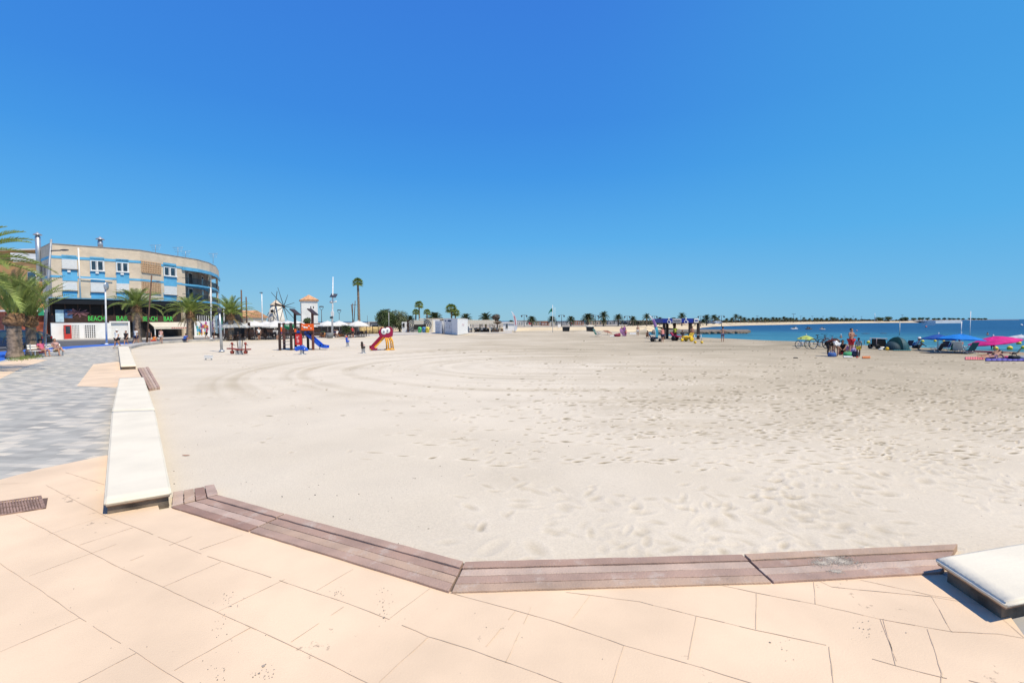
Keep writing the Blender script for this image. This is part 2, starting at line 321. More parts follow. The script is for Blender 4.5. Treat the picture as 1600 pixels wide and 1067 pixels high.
# ---- far land (z=.7) with the bank and the far beach
M_fsand = mat('dune_sand', (.62, .50, .32), rough=.95, var=.06, scale=.15, bump=.5, bscale=.8)
M_earth = mat('dry_earth', (.36, .31, .24), rough=.95, var=.2, scale=.05)
M_pale = mat('pale_ground', (.50, .455, .39), rough=.9, var=.1, scale=.2)
ZL = .7
bay = [(1092, 516.5), (1097, 515), (1106, 512.2), (1125, 510.2), (1150, 509.2), (1180, 508.2), (1235, 507.2), (1290, 505.8), (1345, 504.9), (1400, 504.3), (1440, 504.2)]
bayw = [P(x, y, ZW) for x, y in bay]
def off(pts, d):
    out = []
    for i, p in enumerate(pts):
        t = (Vector(pts[min(i+1, len(pts)-1)][:2])-Vector(pts[max(i-1, 0)][:2])).normalized(); out.append(Vector((p[0]-t.y*d, p[1]+t.x*d, 0)))
    return out
bayt = off(bayw, 16)
mb = MB()
for i in range(len(bayw)-1):
    a, b_, c, d_ = bayw[i], bayw[i+1], bayt[i+1], bayt[i]
    mb.face([(a.x, a.y, ZW-.3), (b_.x, b_.y, ZW-.3), (c.x, c.y, ZL), (d_.x, d_.y, ZL)], True)
struct('far_beach', mb, M_fsand)
last = bayw[-1]
hb = MB(); hl_ = [(v.x, v.y) for v in off(bayw, 20)]
for i in range(len(hl_)-1):
    (xa, ya), (xb, yb) = hl_[i], hl_[i+1]; Ls = math.hypot(xb-xa, yb-ya); n_ = int(Ls/1.3)
    for k in range(n_):
        u = (k+random.random())/n_; x_ = xa+(xb-xa)*u+random.uniform(-2, 2); y_ = ya+(yb-ya)*u+random.uniform(0, 5); r_ = random.uniform(.5, 1.5)*(.8+y_/700)
        for j in range(16):
            d_ = Vector((random.gauss(0, 1), random.gauss(0, 1), abs(random.gauss(0, .7)))).normalized()*r_; q_ = Vector((x_, y_, ZL))+d_; s_ = r_*.45; w1 = Vector((random.gauss(0, 1), random.gauss(0, 1), random.gauss(0, 1))).normalized()*s_; w2 = w1.cross(d_).normalized()*s_; hb.face([q_-w1, q_-w2, q_+w1, q_+w2])
tag(hb.build('shore_shrubs', mat('shore_shrub', (.085, .075, .045), rough=.9, var=.35, scale=.3)), 'low dark scrub along the far beach under the palms', 'scrub', kind='stuff')
spit = [Vector((last.x, last.y, 0)), Vector((640, 780, 0)), Vector((1500, 1650, 0)), Vector((3200, 2900, 0)), Vector((3300, 3300, 0)), Vector((1200, 1750, 0)), Vector((450, 900, 0))]
bankline = [(-220, 118), (-60, 118), (0, 121), (12, 126), (30, 131), (bayt[0].x, bayt[0].y)]
sheet('far_ground', [Vector((x, y, 0)) for x, y in bankline]+bayt[1:]+spit+[Vector((-900, 900, 0)), Vector((-3000, 900, 0)), Vector((-3000, 118, 0))], M_earth, ZL)
# sloping sides: bank of yellow sand facing the beach, and the spit's edge
mb = MB(); NB = 60
B0 = [Vector((p[0], p[1], 0)) for p in bankline[1:]]
def along(pts, t):
    L = [0]
    for i in range(len(pts)-1): L.append(L[-1]+(pts[i+1]-pts[i]).length)
    s = t*L[-1]
    for i in range(len(pts)-1):
        if s <= L[i+1] or i == len(pts)-2: return pts[i].lerp(pts[i+1], (s-L[i])/max(1e-6, L[i+1]-L[i]))
rows = []
for i in range(NB+1):
    t = i/NB; top = along(B0, t); r_ = []
    w = 9 if t > .45 else 9
    for j in range(7):
        u = j/6; z = ZL*(1-u)+(-.45)*u; z += math.sin(u*pi)*.12+random.uniform(-.05, .05)*(0 < j < 6)
        r_.append((top.x+random.uniform(-.2, .2)*(j > 0)+u*2, top.y-u*w*1.15, z-(.35 if j == 6 else 0)))
    rows.append(r_)
for i in range(NB):
    for j in range(6): mb.face([rows[i][j], rows[i][j+1], rows[i+1][j+1], rows[i+1][j]][::1], True)
struct('sand_bank', mb, M_fsand)
mb = MB(); sp_ = [bayw[-1]]+spit[1:4]
for i in range(len(sp_)-1):
    a, b_ = sp_[i], sp_[i+1]; mb.face([(a.x+5, a.y-3, ZW-.3), (b_.x+5, b_.y-3, ZW-.3), (b_.x, b_.y, ZL), (a.x, a.y, ZL)])
struct('spit_shore', mb, mat('spit_stone', (.25, .215, .17), rough=.95, scale=.3))
# ---- the stone groyne
t = [P(1020, 522.3, ZW), P(1090, 521.9, ZW), P(1165, 521.2, ZW), P(1173, 519.6, ZW), P(1168, 517.6, ZW), P(1090, 517.2, ZW), P(1020, 517.8, ZW)]
mb = MB(); mb.prism([(p.x, p.y) for p in t], ZW-.5, -.35)
for k in range(170):
    u = random.random(); a = t[0].lerp(t[2], u); rr = random.uniform(.25, .6); mb.ball((a.x+random.uniform(-.3, .3), a.y+random.uniform(-.5, .6), ZW+random.uniform(.0, .45)), rr, rr*.8, rr*.6, 6, 4)
tag(mb.build('stone_groyne', mat('groyne_rock', (.20, .165, .125), rough=.95, scale=.8)), 'low dark stone groyne jutting into the water behind the blue shelter', 'groyne')
# ---- town side ground
M_grey = mat('side_paving', (.36, .345, .32), rough=.85, var=.12, scale=.4)
edge_px = [(196, 546), (225, 539.5), (250, 536.5), (300, 533.5), (350, 532), (400, 530), (450, 528.5), (520, 527), (600, 524), (680, 521.5), (760, 520.5), (800, 520.5)]
edge = [P(x, y, 0) for x, y in edge_px]
bl = [Vector((-4.55, 5.75, 0)), Vector((-9.3, 11.35, 0)), Vector((-14.7, 17.95, 0)), Vector((-18.6, 22.4, 0)), P(196, 546)]
sheet('town_ground', [Vector((-14.5, 18, 0))]+bl[3:4]+edge+[Vector((edge[-1].x, 118, 0)), Vector((-300, 118, 0)), Vector((-300, 6, 0)), Vector((-16, 14, 0))], M_pale, -.022)
# grey block paving
m = mat('block_paving', (.4, .4, .4), rough=.85); n, l = nodes(m); b = n['Principled BSDF']; tc = n.new('ShaderNodeTexCoord')
mp = n.new('ShaderNodeMapping'); mp.inputs['Rotation'].default_value = (0, 0, R(6)); l.new(tc.outputs['Object'], mp.inputs[0])
br = n.new('ShaderNodeTexBrick'); br.inputs['Scale'].default_value = 1; br.inputs['Brick Width'].default_value = .40; br.inputs['Row Height'].default_value = .18; br.inputs['Mortar Size'].default_value = .004; br.offset = .37; br.offset_frequency = 3
br.inputs['Color1'].default_value = (0, 0, 0, 1); br.inputs['Color2'].default_value = (1, 1, 1, 1); br.inputs['Mortar'].default_value = (0, 0, 0, 1); l.new(mp.outputs[0], br.inputs[0])
cr = n.new('ShaderNodeValToRGB'); E = cr.color_ramp.elements; E[0].color = (.29, .28, .25, 1); E[1].color = (.57, .515, .42, 1); e = E.new(.3); e.color = (.36, .35, .31, 1); e = E.new(.65); e.color = (.44, .415, .36, 1)
l.new(br.outputs[0], cr.inputs[0]); nz = n.new('ShaderNodeTexNoise'); nz.inputs['Scale'].default_value = 2.5; nz.inputs['Detail'].default_value = 6; l.new(tc.outputs['Object'], nz.inputs['Vector'])
r2 = n.new('ShaderNodeMapRange'); r2.inputs[3].default_value = .8; r2.inputs[4].default_value = 1.25; l.new(nz.outputs[0], r2.inputs[0])
mu = n.new('ShaderNodeMix'); mu.data_type = 'RGBA'; mu.blend_type = 'MULTIPLY'; mu.inputs[0].default_value = 1; l.new(cr.outputs[0], mu.inputs[6]); l.new(r2.outputs[0], mu.inputs[7]); l.new(mu.outputs[2], b.inputs['Base Color'])
far_edge = [P(0, 563), P(40, 556), P(115, 544), P(196, 539)]
sheet('promenade_paving', [Vector((-30, -20, 0)), Vector((-.5, -20, 0)), Vector((-4, 5.3, 0))]+bl[0:4]+[P(205, 545)]+far_edge[::-1]+[Vector((-60, 14, 0)), Vector((-60, -20, 0))], m, -.006)
# peach slabs
m = mat('peach_slabs', (.725, .55, .378), rough=.85, var=.09, scale=.7, bump=.12, bscale=60); n, l = nodes(m); b = n['Principled BSDF']; src = b.inputs['Base Color'].links[0].from_socket
tc = n.new('ShaderNodeTexCoord'); nz = n.new('ShaderNodeTexNoise'); nz.inputs['Scale'].default_value = 9; nz.inputs['Detail'].default_value = 8; nz.inputs['Roughness'].default_value = .7; l.new(tc.outputs['Object'], nz.inputs['Vector'])
nz3 = n.new('ShaderNodeTexNoise'); nz3.inputs['Scale'].default_value = 1.1; nz3.inputs['Detail'].default_value = 2; l.new(tc.outputs['Object'], nz3.inputs['Vector'])
mlt = n.new('ShaderNodeMath'); mlt.operation = 'MULTIPLY'; l.new(nz.outputs[0], mlt.inputs[0]); l.new(nz3.outputs[0], mlt.inputs[1])
r3 = n.new('ShaderNodeMapRange'); r3.inputs[1].default_value = .385; r3.inputs[2].default_value = .43; l.new(mlt.outputs[0], r3.inputs[0])
mx = n.new('ShaderNodeMix'); mx.data_type = 'RGBA'; l.new(r3.outputs[0], mx.inputs[0]); l.new(src, mx.inputs[6]); mx.inputs[7].default_value = (.36, .27, .19, 1)
nz4 = n.new('ShaderNodeTexNoise'); nz4.inputs['Scale'].default_value = 160; nz4.inputs['Detail'].default_value = 3; l.new(tc.outputs['Object'], nz4.inputs['Vector'])
r4 = n.new('ShaderNodeMapRange'); r4.inputs[3].default_value = .88; r4.inputs[4].default_value = 1.1; l.new(nz4.outputs[0], r4.inputs[0])
mu = n.new('ShaderNodeMix'); mu.data_type = 'RGBA'; mu.blend_type = 'MULTIPLY'; mu.inputs[0].default_value = 1; l.new(mx.outputs[2], mu.inputs[6]); l.new(r4.outputs[0], mu.inputs[7]); l.new(mu.outputs[2], b.inputs['Base Color'])
M_peach = m
near = [P(0, 749), P(60, 733), P(166, 711)]
peach = [Vector((-4.75, 5.0, 0))]
sheet('promenade_slabs', [P(-300, 1400), P(-5, 1043), P(-140, 900), P(-200, 800), P(-40, 757)]+near+[Vector((-6.6, 8.1, 0)), Vector((-4.5, 5.75, 0)), P(267, 793), P(388, 829), P(703, 924), P(1207, 909), P(1462, 894), P(1585, 938), P(1578, 962), P(1602, 995), P(1720, 1110), P(1900, 1400), Vector((.6, .2, 0)), Vector((-.6, .2, 0))], M_peach, 0)
sheet('side_slabs', [P(120, 603), P(146, 569), P(183, 565), P(212, 573), P(222, 591), P(180, 605)], M_peach, -.001)
sheet('kerb_slabs', [P(-60, 612), P(0, 592), P(38, 573), P(75, 562), P(40, 560), P(0, 566), P(-60, 585)], M_peach, -.001)
sheet('pavement', [(60, -40), (60, 10.5), (9, 4.9), (3.9, 4.25), (3.6, 3.7), (.5, 3.3), (-2, 3.6), (-3.6, 4.4), (-60, 4.4), (-60, -40)], M_grey, -.02)
# slab joints, traced where they lie
joints = [[(0, 880), (60, 920), (125, 965), (213, 1020), (292, 1070)], [(26, 804), (125, 855), (182, 884), (254, 917), (339, 956), (400, 983), (449, 1006), (515, 1037), (585, 1072)],
 [(72, 758), (120, 783), (165, 806), (232, 832), (324, 869), (400, 894), (489, 925), (545, 943), (609, 968), (669, 994), (740, 1016), (840, 1052), (900, 1075)],
 [(103, 738), (163, 757)], [(0, 756), (44, 755)], [(0, 1018), (125, 965)], [(117, 1070), (213, 1020)], [(45, 900), (182, 850)], [(75, 835), (165, 806)], [(125, 851), (208, 824)], [(254, 917), (345, 878)],
 [(182, 884), (300, 838)], [(272, 1047), (392, 980)], [(312, 859), (380, 835)], [(339, 956), (445, 905)], [(455, 1003), (537, 948)], [(494, 923), (552, 889)], [(609, 966), (672, 919)], [(592, 1066), (669, 995)],
 [(703, 926), (800, 952), (880, 975), (975, 1008), (1100, 1044), (1190, 1072)], [(885, 925), (1000, 940), (1088, 962), (1180, 984), (1292, 1008), (1400, 1040), (1480, 1060)],
 [(1125, 914), (1182, 926), (1275, 944), (1375, 967), (1488, 987), (1560, 990), (1600, 997)], [(1275, 905), (1300, 917), (1455, 932), (1545, 947)], [(1345, 906), (1455, 930), (1500, 936)],
 [(790, 1035), (830, 948)], [(955, 1072), (975, 1008)], [(887, 977), (922, 930)], [(1075, 1030), (1088, 962)], [(1181, 983), (1182, 926)], [(1295, 1010), (1303, 1072)], [(1275, 944), (1271, 906)],
 [(1375, 967), (1401, 1033)], [(1455, 931), (1487, 987)], [(1450, 983), (1471, 1052), (1470, 1072)], [(1545, 948), (1600, 996)], [(1471, 1052), (1560, 1075)], [(760, 1010), (805, 955)], [(1400, 1040), (1380, 967)]]
M_joint = mat('joint_dirt', (.40, .31, .22), rough=.95, var=.3, scale=3, dirt=(.70, .52, .36))
mb = MB()
for k, pl in enumerate(joints):
    w = random.uniform(.0018, .0032)
    pts = [P(x, y, 0) for x, y in pl]
    fine = []
    for i in range(len(pts)-1):
        ns = max(1, int((pts[i+1]-pts[i]).length/.10))
        for j in range(ns): fine.append(pts[i].lerp(pts[i+1], j/ns)+Vector((random.uniform(-.003, .003), random.uniform(-.003, .003), 0)))
    fine.append(pts[-1])
    for i in range(len(fine)-1):
        a, c = fine[i], fine[i+1]; t = (c-a).normalized(); nrm = Vector((-t.y, t.x, 0)); w1 = w*random.uniform(.5, 1.3); zz = Vector((0, 0, .004))
        if random.random() < .03: continue
        mb.face([a-nrm*w1+zz, c-nrm*w1+zz, c+nrm*w1+zz, a+nrm*w1+zz])
struct('slab_joints', mb, M_joint)
# road and cycle lane
M_asph = mat('asphalt', (.105, .105, .108), rough=.9, var=.15, scale=.8); M_blue = mat('blue_lane_paint', (.035, .14, .55), rough=.6, var=.1, scale=.5)
farR = [(-250, 556), (0, 540), (80, 532.5), (200, 531.2), (300, 528.5), (345, 527.3)]; nearR = [(-250, 590), (0, 550), (110, 541.5), (200, 536), (300, 531.5), (345, 529.5)]
sheet('road', [P(x, y) for x, y in farR]+[P(x, y) for x, y in nearR[::-1]], M_asph, -.012)
lane = [(-250, 625), (0, 564), (40, 554), (115, 543.6), (200, 537.6), (290, 532.8)]
sheet('cycle_path', [P(x, y-.6) for x, y in nearR[:-1]]+[P(x, y) for x, y in lane[::-1]], M_blue, -.004)
# kerb between road and building pavement
mb = MB(); kp = [P(x, y) for x, y in farR[1:]]
for i in range(len(kp)-1):
    a, c = kp[i], kp[i+1]; t = (c-a).normalized(); nrm = Vector((-t.y, t.x, 0)); mb.obox(a+nrm*.05+Vector((0, 0, -.02)), c-a, nrm*4.5, (0, 0, .14))
struct('building_pavement', mb, M_pale)
# low concrete edging wall along the curved back of the beach
M_conc = mat('grey_concrete', (.42, .40, .37), rough=.9, var=.12, scale=1.2, bump=.3)
mb = MB(); wp = [P(205, 544.5), P(222, 540), P(250, 536.6), P(300, 533.6), P(345, 532.2), P(400, 530.4), P(440, 529)]
for i in range(len(wp)-1):
    a, c = wp[i], wp[i+1]; t = (c-a).normalized(); nrm = Vector((-t.y, t.x, 0)); mb.obox(a+Vector((0, 0, -.2)), c-a+t*.0, nrm*1.2, (0, 0, .42))
tag(mb.build('edging_wall', M_conc, bevel=.02), 'low grey concrete edging curving behind the playground sand to the bar', 'low wall')
# ================================================================ BENCHES, TIMBER EDGE, DRAIN
M_bench = mat('bench_cream', (.70, .64, .515), rough=.9, var=.05, scale=1.2, bump=.15, bscale=45, spec=.2)
M_base = mat('bench_base', (.17, .135, .10), rough=.9, var=.3, scale=5, bump=.4)
M_rust = mat('bench_edge_stain', (.42, .25, .15), rough=.9, var=.25, scale=8)
def bench(name, quad, ht, th, label, ins, group=None):
    """quad: four plan corners of the seat slab"""
    c = sum((Vector((q[0], q[1], 0)) for q in quad), Vector())/4; t = thing(name, label, 'bench', c, group=group)
    q = [Vector((p[0], p[1], 0))-c for p in quad]
    bm = bmesh.new(); bot = [bm.verts.new((p.x, p.y, ht-th)) for p in q]; top = [bm.verts.new((p.x, p.y, ht)) for p in q]
    bm.faces.new(bot[::-1]); bm.faces.new(top)
    for i in range(4): bm.faces.new((bot[i], bot[(i+1) % 4], top[(i+1) % 4], top[i]))
    bmesh.ops.recalc_face_normals(bm, faces=bm.faces[:])
    bmesh.ops.bevel(bm, geom=bm.edges[:], offset=.018, segments=3, affect='EDGES')
    bmesh.ops.subdivide_edges(bm, edges=[e for e in bm.edges if e.calc_length() > .5], cuts=30, use_grid_fill=True)
    for v in bm.verts: v.co += Vector((random.uniform(-1, 1), random.uniform(-1, 1), random.uniform(-1, 1)))*.0012
    me = bpy.data.meshes.new('seat_slab'); bm.to_mesh(me); bm.free(); me.materials.append(M_bench)
    o = bpy.data.objects.new('seat_slab', me); COL.objects.link(o); o.parent = t
    for p in me.polygons: p.use_smooth = True
    a = [x.lerp(Vector(), 0) for x in q]; u = (q[1]-q[0]).normalized(); v = (q[3]-q[0]).normalized(); i1, i2 = ins
    b_ = [q[0]+u*i1+v*i2, q[1]-u*i1+v*i2, q[2]-u*i1-v*i2, q[3]+u*i1-v*i2]
    MB().prism([(p.x, p.y) for p in b_], -.06, ht-th-.012).build('plinth', M_base, t)
    b2 = [q[0]+u*.02+v*.02, q[1]-u*.02+v*.02, q[2]-u*.02-v*.02, q[3]+u*.02-v*.02]
    MB().prism([(p.x, p.y) for p in b2], ht-th-.012, ht-th+.001).build('underside', M_rust, t)
    return t
g1 = [P(162, 785, .17), P(268, 767.5, .17), P(242, 640.5, .17), P(174.5, 643, .17)]
g2 = [P(174.8, 642, .17), P(242, 639.5, .17), P(224.5, 589.3, .17), P(186, 590.6, .17)]
bench('bench', g1, .175, .065, 'long cream stone bench slab at the end of the timber edging by the slotted drain', (.03, .05))
bench('bench', g2, .175, .065, 'cream bench slab beyond the joint with its far end near the peach patch', (.03, .05))
g3 = [P(188.5, 571.8, .2), P(213, 570.8, .2), P(199.5, 537.5, .2), P(184, 538, .2)]
bench('bench', g3, .2, .07, 'farthest cream stone bench where the walkers come along the promenade', (.03, .05))
a = P(1460, 870.5, .19); b_ = P(1573, 943, .19); e = P(1600, 846.5, .19); u = (e-a).normalized()
g4 = [a, b_, b_+u*5.2, a+u*5.2]
bench('bench', g4, .19, .05, 'cream stone bench with a chipped edge at the right end of the timber edging', (.09, .07))
# timber edging
WOODC = [(.38, .265, .19), (.32, .21, .16), (.43, .32, .25), (.27, .165, .125), (.40, .285, .225), (.35, .235, .18)]
def wood(k):
    nm = 'timber_%d' % k
    if nm in MATS: return MATS[nm]
    c = WOODC[k]; m = mat(nm, tuple(v*1.12 for v in c), rough=.85, var=.22, scale=2.2, bump=.5, bscale=60, dirt=tuple(min(1, v*.82+.02) for v in c)); n, l = nodes(m); b = n['Principled BSDF']; src = b.inputs['Base Color'].links[0].from_socket
    tc = n.new('ShaderNodeTexCoord'); nz = n.new('ShaderNodeTexNoise'); nz.inputs['Scale'].default_value = 3.5; nz.inputs['Detail'].default_value = 9; nz.inputs['Roughness'].default_value = .75; l.new(tc.outputs['Object'], nz.inputs['Vector'])
    r = n.new('ShaderNodeMapRange'); r.inputs[1].default_value = .55; r.inputs[2].default_value = .70; r.inputs[4].default_value = .75; l.new(nz.outputs[0], r.inputs[0]); mx = n.new('ShaderNodeMix'); mx.data_type = 'RGBA'; l.new(r.outputs[0], mx.inputs[0]); l.new(src, mx.inputs[6]); mx.inputs[7].default_value = (.52, .45, .38, 1); l.new(mx.outputs[2], b.inputs['Base Color'])
    return m
def plank(q, z0, z1, m, par):
    bm = bmesh.new(); bo = [bm.verts.new((p.x, p.y, z0)) for p in q]; tp = [bm.verts.new((p.x, p.y, z1)) for p in q]
    bm.faces.new(bo[::-1]); bm.faces.new(tp)
    for i in range(4): bm.faces.new((bo[i], bo[(i+1) % 4], tp[(i+1) % 4], tp[i]))
    bmesh.ops.recalc_face_normals(bm, faces=bm.faces[:]); bmesh.ops.subdivide_edges(bm, edges=[e for e in bm.edges if e.calc_length() > .4], cuts=14, use_grid_fill=True)
    for v in bm.verts: v.co += Vector((random.uniform(-1, 1), random.uniform(-1, 1), random.uniform(-.6, .6)))*.0028
    bmesh.ops.bevel(bm, geom=[e for e in bm.edges if len(e.link_faces) == 2 and e.calc_face_angle(0) > .9], offset=.004, segments=1, affect='EDGES')
    me = bpy.data.meshes.new('plank'); bm.to_mesh(me); bm.free(); me.materials.append(m); L = rootloc(par); me.transform(Matrix.Translation(-L))
    o = bpy.data.objects.new('plank', me); COL.objects.link(o); o.parent = par
def edging(qs, label, cols, zs=.022, rows=4, group=None):
    c = sum((p for q in qs for p in q), Vector())/(4*len(qs)); c.z = 0; t = thing('timber_edging', label, 'timber edging', c, group=group); k = 0
    for q in qs:
        Lo, Ro, Rt, Lt = q                    # lower-left, lower-right, upper-right, upper-left
        for i in range(rows):
            f0 = i/rows+.008; f1 = (i+1)/rows-.008; z = zs+random.uniform(-.002, .002)+(.014 if i == rows-1 else 0)
            pp = [Lo.lerp(Lt, f0), Ro.lerp(Rt, f0), Ro.lerp(Rt, f1), Lo.lerp(Lt, f1)]
            d = (pp[1]-pp[0]).normalized(); g = .004
            pp = [pp[0]+d*g, pp[1]-d*g, pp[2]-d*g, pp[3]+d*g]
            plank(pp, -.08, z, wood(cols[k % len(cols)]), t); k += 1
Z = .022
p = lambda x, y: P(x, y, Z)
edging([[p(270, 768), p(268, 790), p(341, 773), p(335, 757)]], 'short mitred stub of brown planks at the corner of the bench', [2, 0, 3, 4])
edging([[p(268, 791.5), p(388, 828.5), p(445, 803), p(341.5, 774)]], 'dark brown timber edging between the mitred stub and the first seam', [3, 4, 1, 5])
edging([[p(389.5, 829), p(702, 923.5), p(724.5, 878), p(446.5, 803.5)]], 'long run of worn brown timber edging sloping down to the mitred bend', [5, 0, 1, 5])
edging([[p(705, 923.8), p(1206, 908.8), p(1159.5, 866.8), p(726.5, 878.5)]], 'long straight brown timber edging right of the mitred bend', [0, 5, 2, 1])
edging([[p(1208.5, 908.7), p(1470, 893.5), p(1497, 851), p(1162, 866.5)]], 'reddish timber edging with sand spilt on it running up to the right bench', [5, 2, 1, 0])
edging([[p(215, 575), p(233, 607.5), p(250, 605), p(232, 573.5)]], 'small brown timber deck beside the far bench on the sand', [1, 0, 2, 5], zs=.03)
# joists hiding gaps: dark bedding under the planks
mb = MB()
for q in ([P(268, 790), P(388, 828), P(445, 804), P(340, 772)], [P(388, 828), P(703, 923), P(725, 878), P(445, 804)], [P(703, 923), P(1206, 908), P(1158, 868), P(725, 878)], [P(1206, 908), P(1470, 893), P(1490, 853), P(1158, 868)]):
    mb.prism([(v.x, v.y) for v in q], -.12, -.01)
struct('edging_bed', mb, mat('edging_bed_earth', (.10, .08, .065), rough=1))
# drain grate
gq = [P(-40, 812), P(72, 794.5), P(75, 778), P(-40, 790)]
c = sum(gq, Vector())/4; t = thing('drain_grate', 'rusty brown slotted drain grate set in the peach slabs at the left edge', 'drain grate', c)
u = (gq[1]-gq[0]); v = (gq[3]-gq[0]); ul = u.length; fr = MB()
o0 = gq[0]+Vector((0, 0, .001)); un = u.normalized(); vn = v.normalized(); w = v.length
fr.obox(o0, u, vn*.02, (0, 0, .012)).obox(o0+v-vn*.02, u, vn*.02, (0, 0, .012)).obox(o0+vn*.022, un*.02, v-vn*.044, (0, 0, .012)).obox(o0+u-un*.02+vn*.022, un*.02, v-vn*.044, (0, 0, .012)).obox(o0+v*.5-vn*.008+un*.022, u-un*.044, vn*.016, (0, 0, .0125))
M_gr = mat('grate_iron', (.36, .23, .17), rough=.7, var=.3, scale=10, metal=.2)
fr.build('frame', M_gr, t, world=True); bars = MB(); k = .035
while k < ul-.03:
    bars.obox(o0+un*k+vn*.022, un*.019, v*.5-vn*.034, (0, 0, .010)); bars.obox(o0+un*k+v*.5+vn*.010, un*.019, v*.5-vn*.034, (0, 0, .010)); k += .028
bars.build('bars', M_gr, t, world=True)
bk = MB(); bk.face([x+Vector((0, 0, .0045)) for x in gq]); bk.build('pit', mat('grate_pit', (.14, .09, .07), rough=1), t, world=True)
# pebbles and scraps on the sand: too many to count
mb = MB()
for k in range(650):
    x = random.uniform(-.75, 1.15); Y = 1/random.uniform(1/30, 1/4.2); X = x*Y
    if (X < -4 and Y < 6) or X < -Y*.9+.5: continue
    if Y < 4.9 and X < 3.5: continue
    if Y < 5.6 and X < -1.5: continue
    z = float(base_z(X, Y)); r = random.uniform(.002, .007)*(1+Y*.03); mb.ball((X, Y, z+r*.4), r*random.uniform(.8, 1.6), r, r*.5, 6, 4)
tag(mb.build('pebbles', mat('pebble_dark', (.15, .12, .09), rough=.9, var=.4, scale=8)), 'dark pebbles and scraps of weed scattered over the sand', 'pebbles', kind='stuff')
mb = MB()
for px, py, r in [(1300, 872, .26), (1318, 878, .22), (1285, 880, .16), (1306, 893, .1)]:
    q = P(px, py, .02)
    for k in range(int(1500*r/.3)):
        a = random.uniform(0, 2*pi); d = abs(random.gauss(0, r*.45)); rr = random.uniform(.0015, .0045); mb.ball((q.x+d*math.cos(a), q.y+d*.5*math.sin(a), .0255), rr*1.5, rr, rr*.6, 4, 2)
tag(mb.build('spilt_sand', mat('spilt_sand', (.58, .51, .42), rough=.95, bump=.5, bscale=90)), 'loose sand spilt over the timber edging', 'spilt sand', kind='stuff')
# stains of gum and dirt on the slabs
mb = MB()
for k in range(200):
    cx0, cy0, sx0, sy0 = random.choice([(352, 937, 14, 7), (345, 985, 8, 18), (530, 925, 5, 4), (600, 945, 6, 16), (1222, 1000, 12, 14), (1345, 985, 14, 10), (340, 1050, 10, 8), (410, 1052, 12, 6), (760, 1000, 300, 40), (200, 950, 150, 60)]); px = random.gauss(cx0, sx0); py = random.gauss(cy0, sy0)
    if py < 930 and px > 620: continue
    q = P(px, py, .0045); rx = random.uniform(.0015, .005)*(2.6 if random.random() < .04 else 1); n_ = 7; a0 = random.random()*6
    mb.face([(q.x+rx*random.uniform(.6, 1.3)*math.cos(a0+2*pi*i/n_), q.y+rx*random.uniform(.6, 1.3)*math.sin(a0+2*pi*i/n_), .0045) for i in range(n_)])
tag(mb.build('dirt_specks', mat('gum_dirt', (.30, .25, .20), rough=.9, var=.3, scale=9)), 'dark specks and stains scattered over the peach slabs', 'specks', kind='stuff')
o = MB().ball((0, 0, 0), .045, .014, .006, 8, 5).ball((.04, .012, 0), .03, .012, .005, 8, 5).ball((-.045, .006, .002), .03, .008, .004, 8, 5).build('dry_leaf', mat('dry_leaf', (.35, .13, .06), var=.3, scale=20)); q = PG(290, 712); o.location = q+Vector((0, 0, .012)); tag(o, 'reddish brown dry leaf lying alone on the smooth sand', 'leaf')
# ================================================================ BUILDINGS
M_brick = mat('beige_brick', (.70, .575, .43), rough=.9, var=.07, scale=.7)
def add_brick(m, bw=.5, rh=.16, dark=.86):
    n, l = nodes(m); b = n['Principled BSDF']; src = b.inputs['Base Color'].links[0].from_socket; tc = n.new('ShaderNodeTexCoord'); sx = n.new('ShaderNodeSeparateXYZ'); l.new(tc.outputs['Object'], sx.inputs[0])
    ad = n.new('ShaderNodeMath'); ad.operation = 'ADD'; l.new(sx.outputs[0], ad.inputs[0]); l.new(sx.outputs[1], ad.inputs[1]); cx = n.new('ShaderNodeCombineXYZ'); l.new(ad.outputs[0], cx.inputs[0]); l.new(sx.outputs[2], cx.inputs[1])
    br = n.new('ShaderNodeTexBrick'); br.inputs['Scale'].default_value = 1; br.inputs['Brick Width'].default_value = bw; br.inputs['Row Height'].default_value = rh; br.inputs['Mortar Size'].default_value = .012
    br.inputs['Color1'].default_value = (.94, .94, .94, 1); br.inputs['Color2'].default_value = (1.04, 1.04, 1.04, 1); br.inputs['Mortar'].default_value = (dark, dark, dark, 1); l.new(cx.outputs[0], br.inputs[0])
    mu = n.new('ShaderNodeMix'); mu.data_type = 'RGBA'; mu.blend_type = 'MULTIPLY'; mu.inputs[0].default_value = 1; l.new(src, mu.inputs[6]); l.new(br.outputs[0], mu.inputs[7]); l.new(mu.outputs[2], b.inputs['Base Color'])
add_brick(M_brick)
M_bb = mat('sky_blue_paint', (.12, .42, .66), rough=.7, var=.08, scale=.8); M_wh = mat('white_paint', (.80, .79, .76), rough=.75, var=.05, scale=1.0); M_wht = mat('shutter_white', (.78, .77, .74), rough=.6, var=.03)
M_glass = mat('window_glass', (.035, .055, .075), rough=.08, var=.3, scale=1.5, spec=.9); M_curt = mat('curtain', (.55, .55, .55), rough=.9)
M_blk = mat('black_fascia', (.012, .013, .016), rough=.5, spec=.3); M_dk = mat('dark_interior', (.03, .026, .024), rough=.8, var=.4, scale=1.2); M_brn = mat('bar_brown', (.055, .026, .016), rough=.7, var=.3, scale=3)
M_neon = mat('neon_green', (.07, .58, .10), rough=.5, emit=.12, var=.02); M_red = mat('red_paint', (.58, .045, .03), rough=.5, var=.1); M_metal = mat('galvanised', (.46, .48, .50), rough=.4, metal=.6, var=.1)
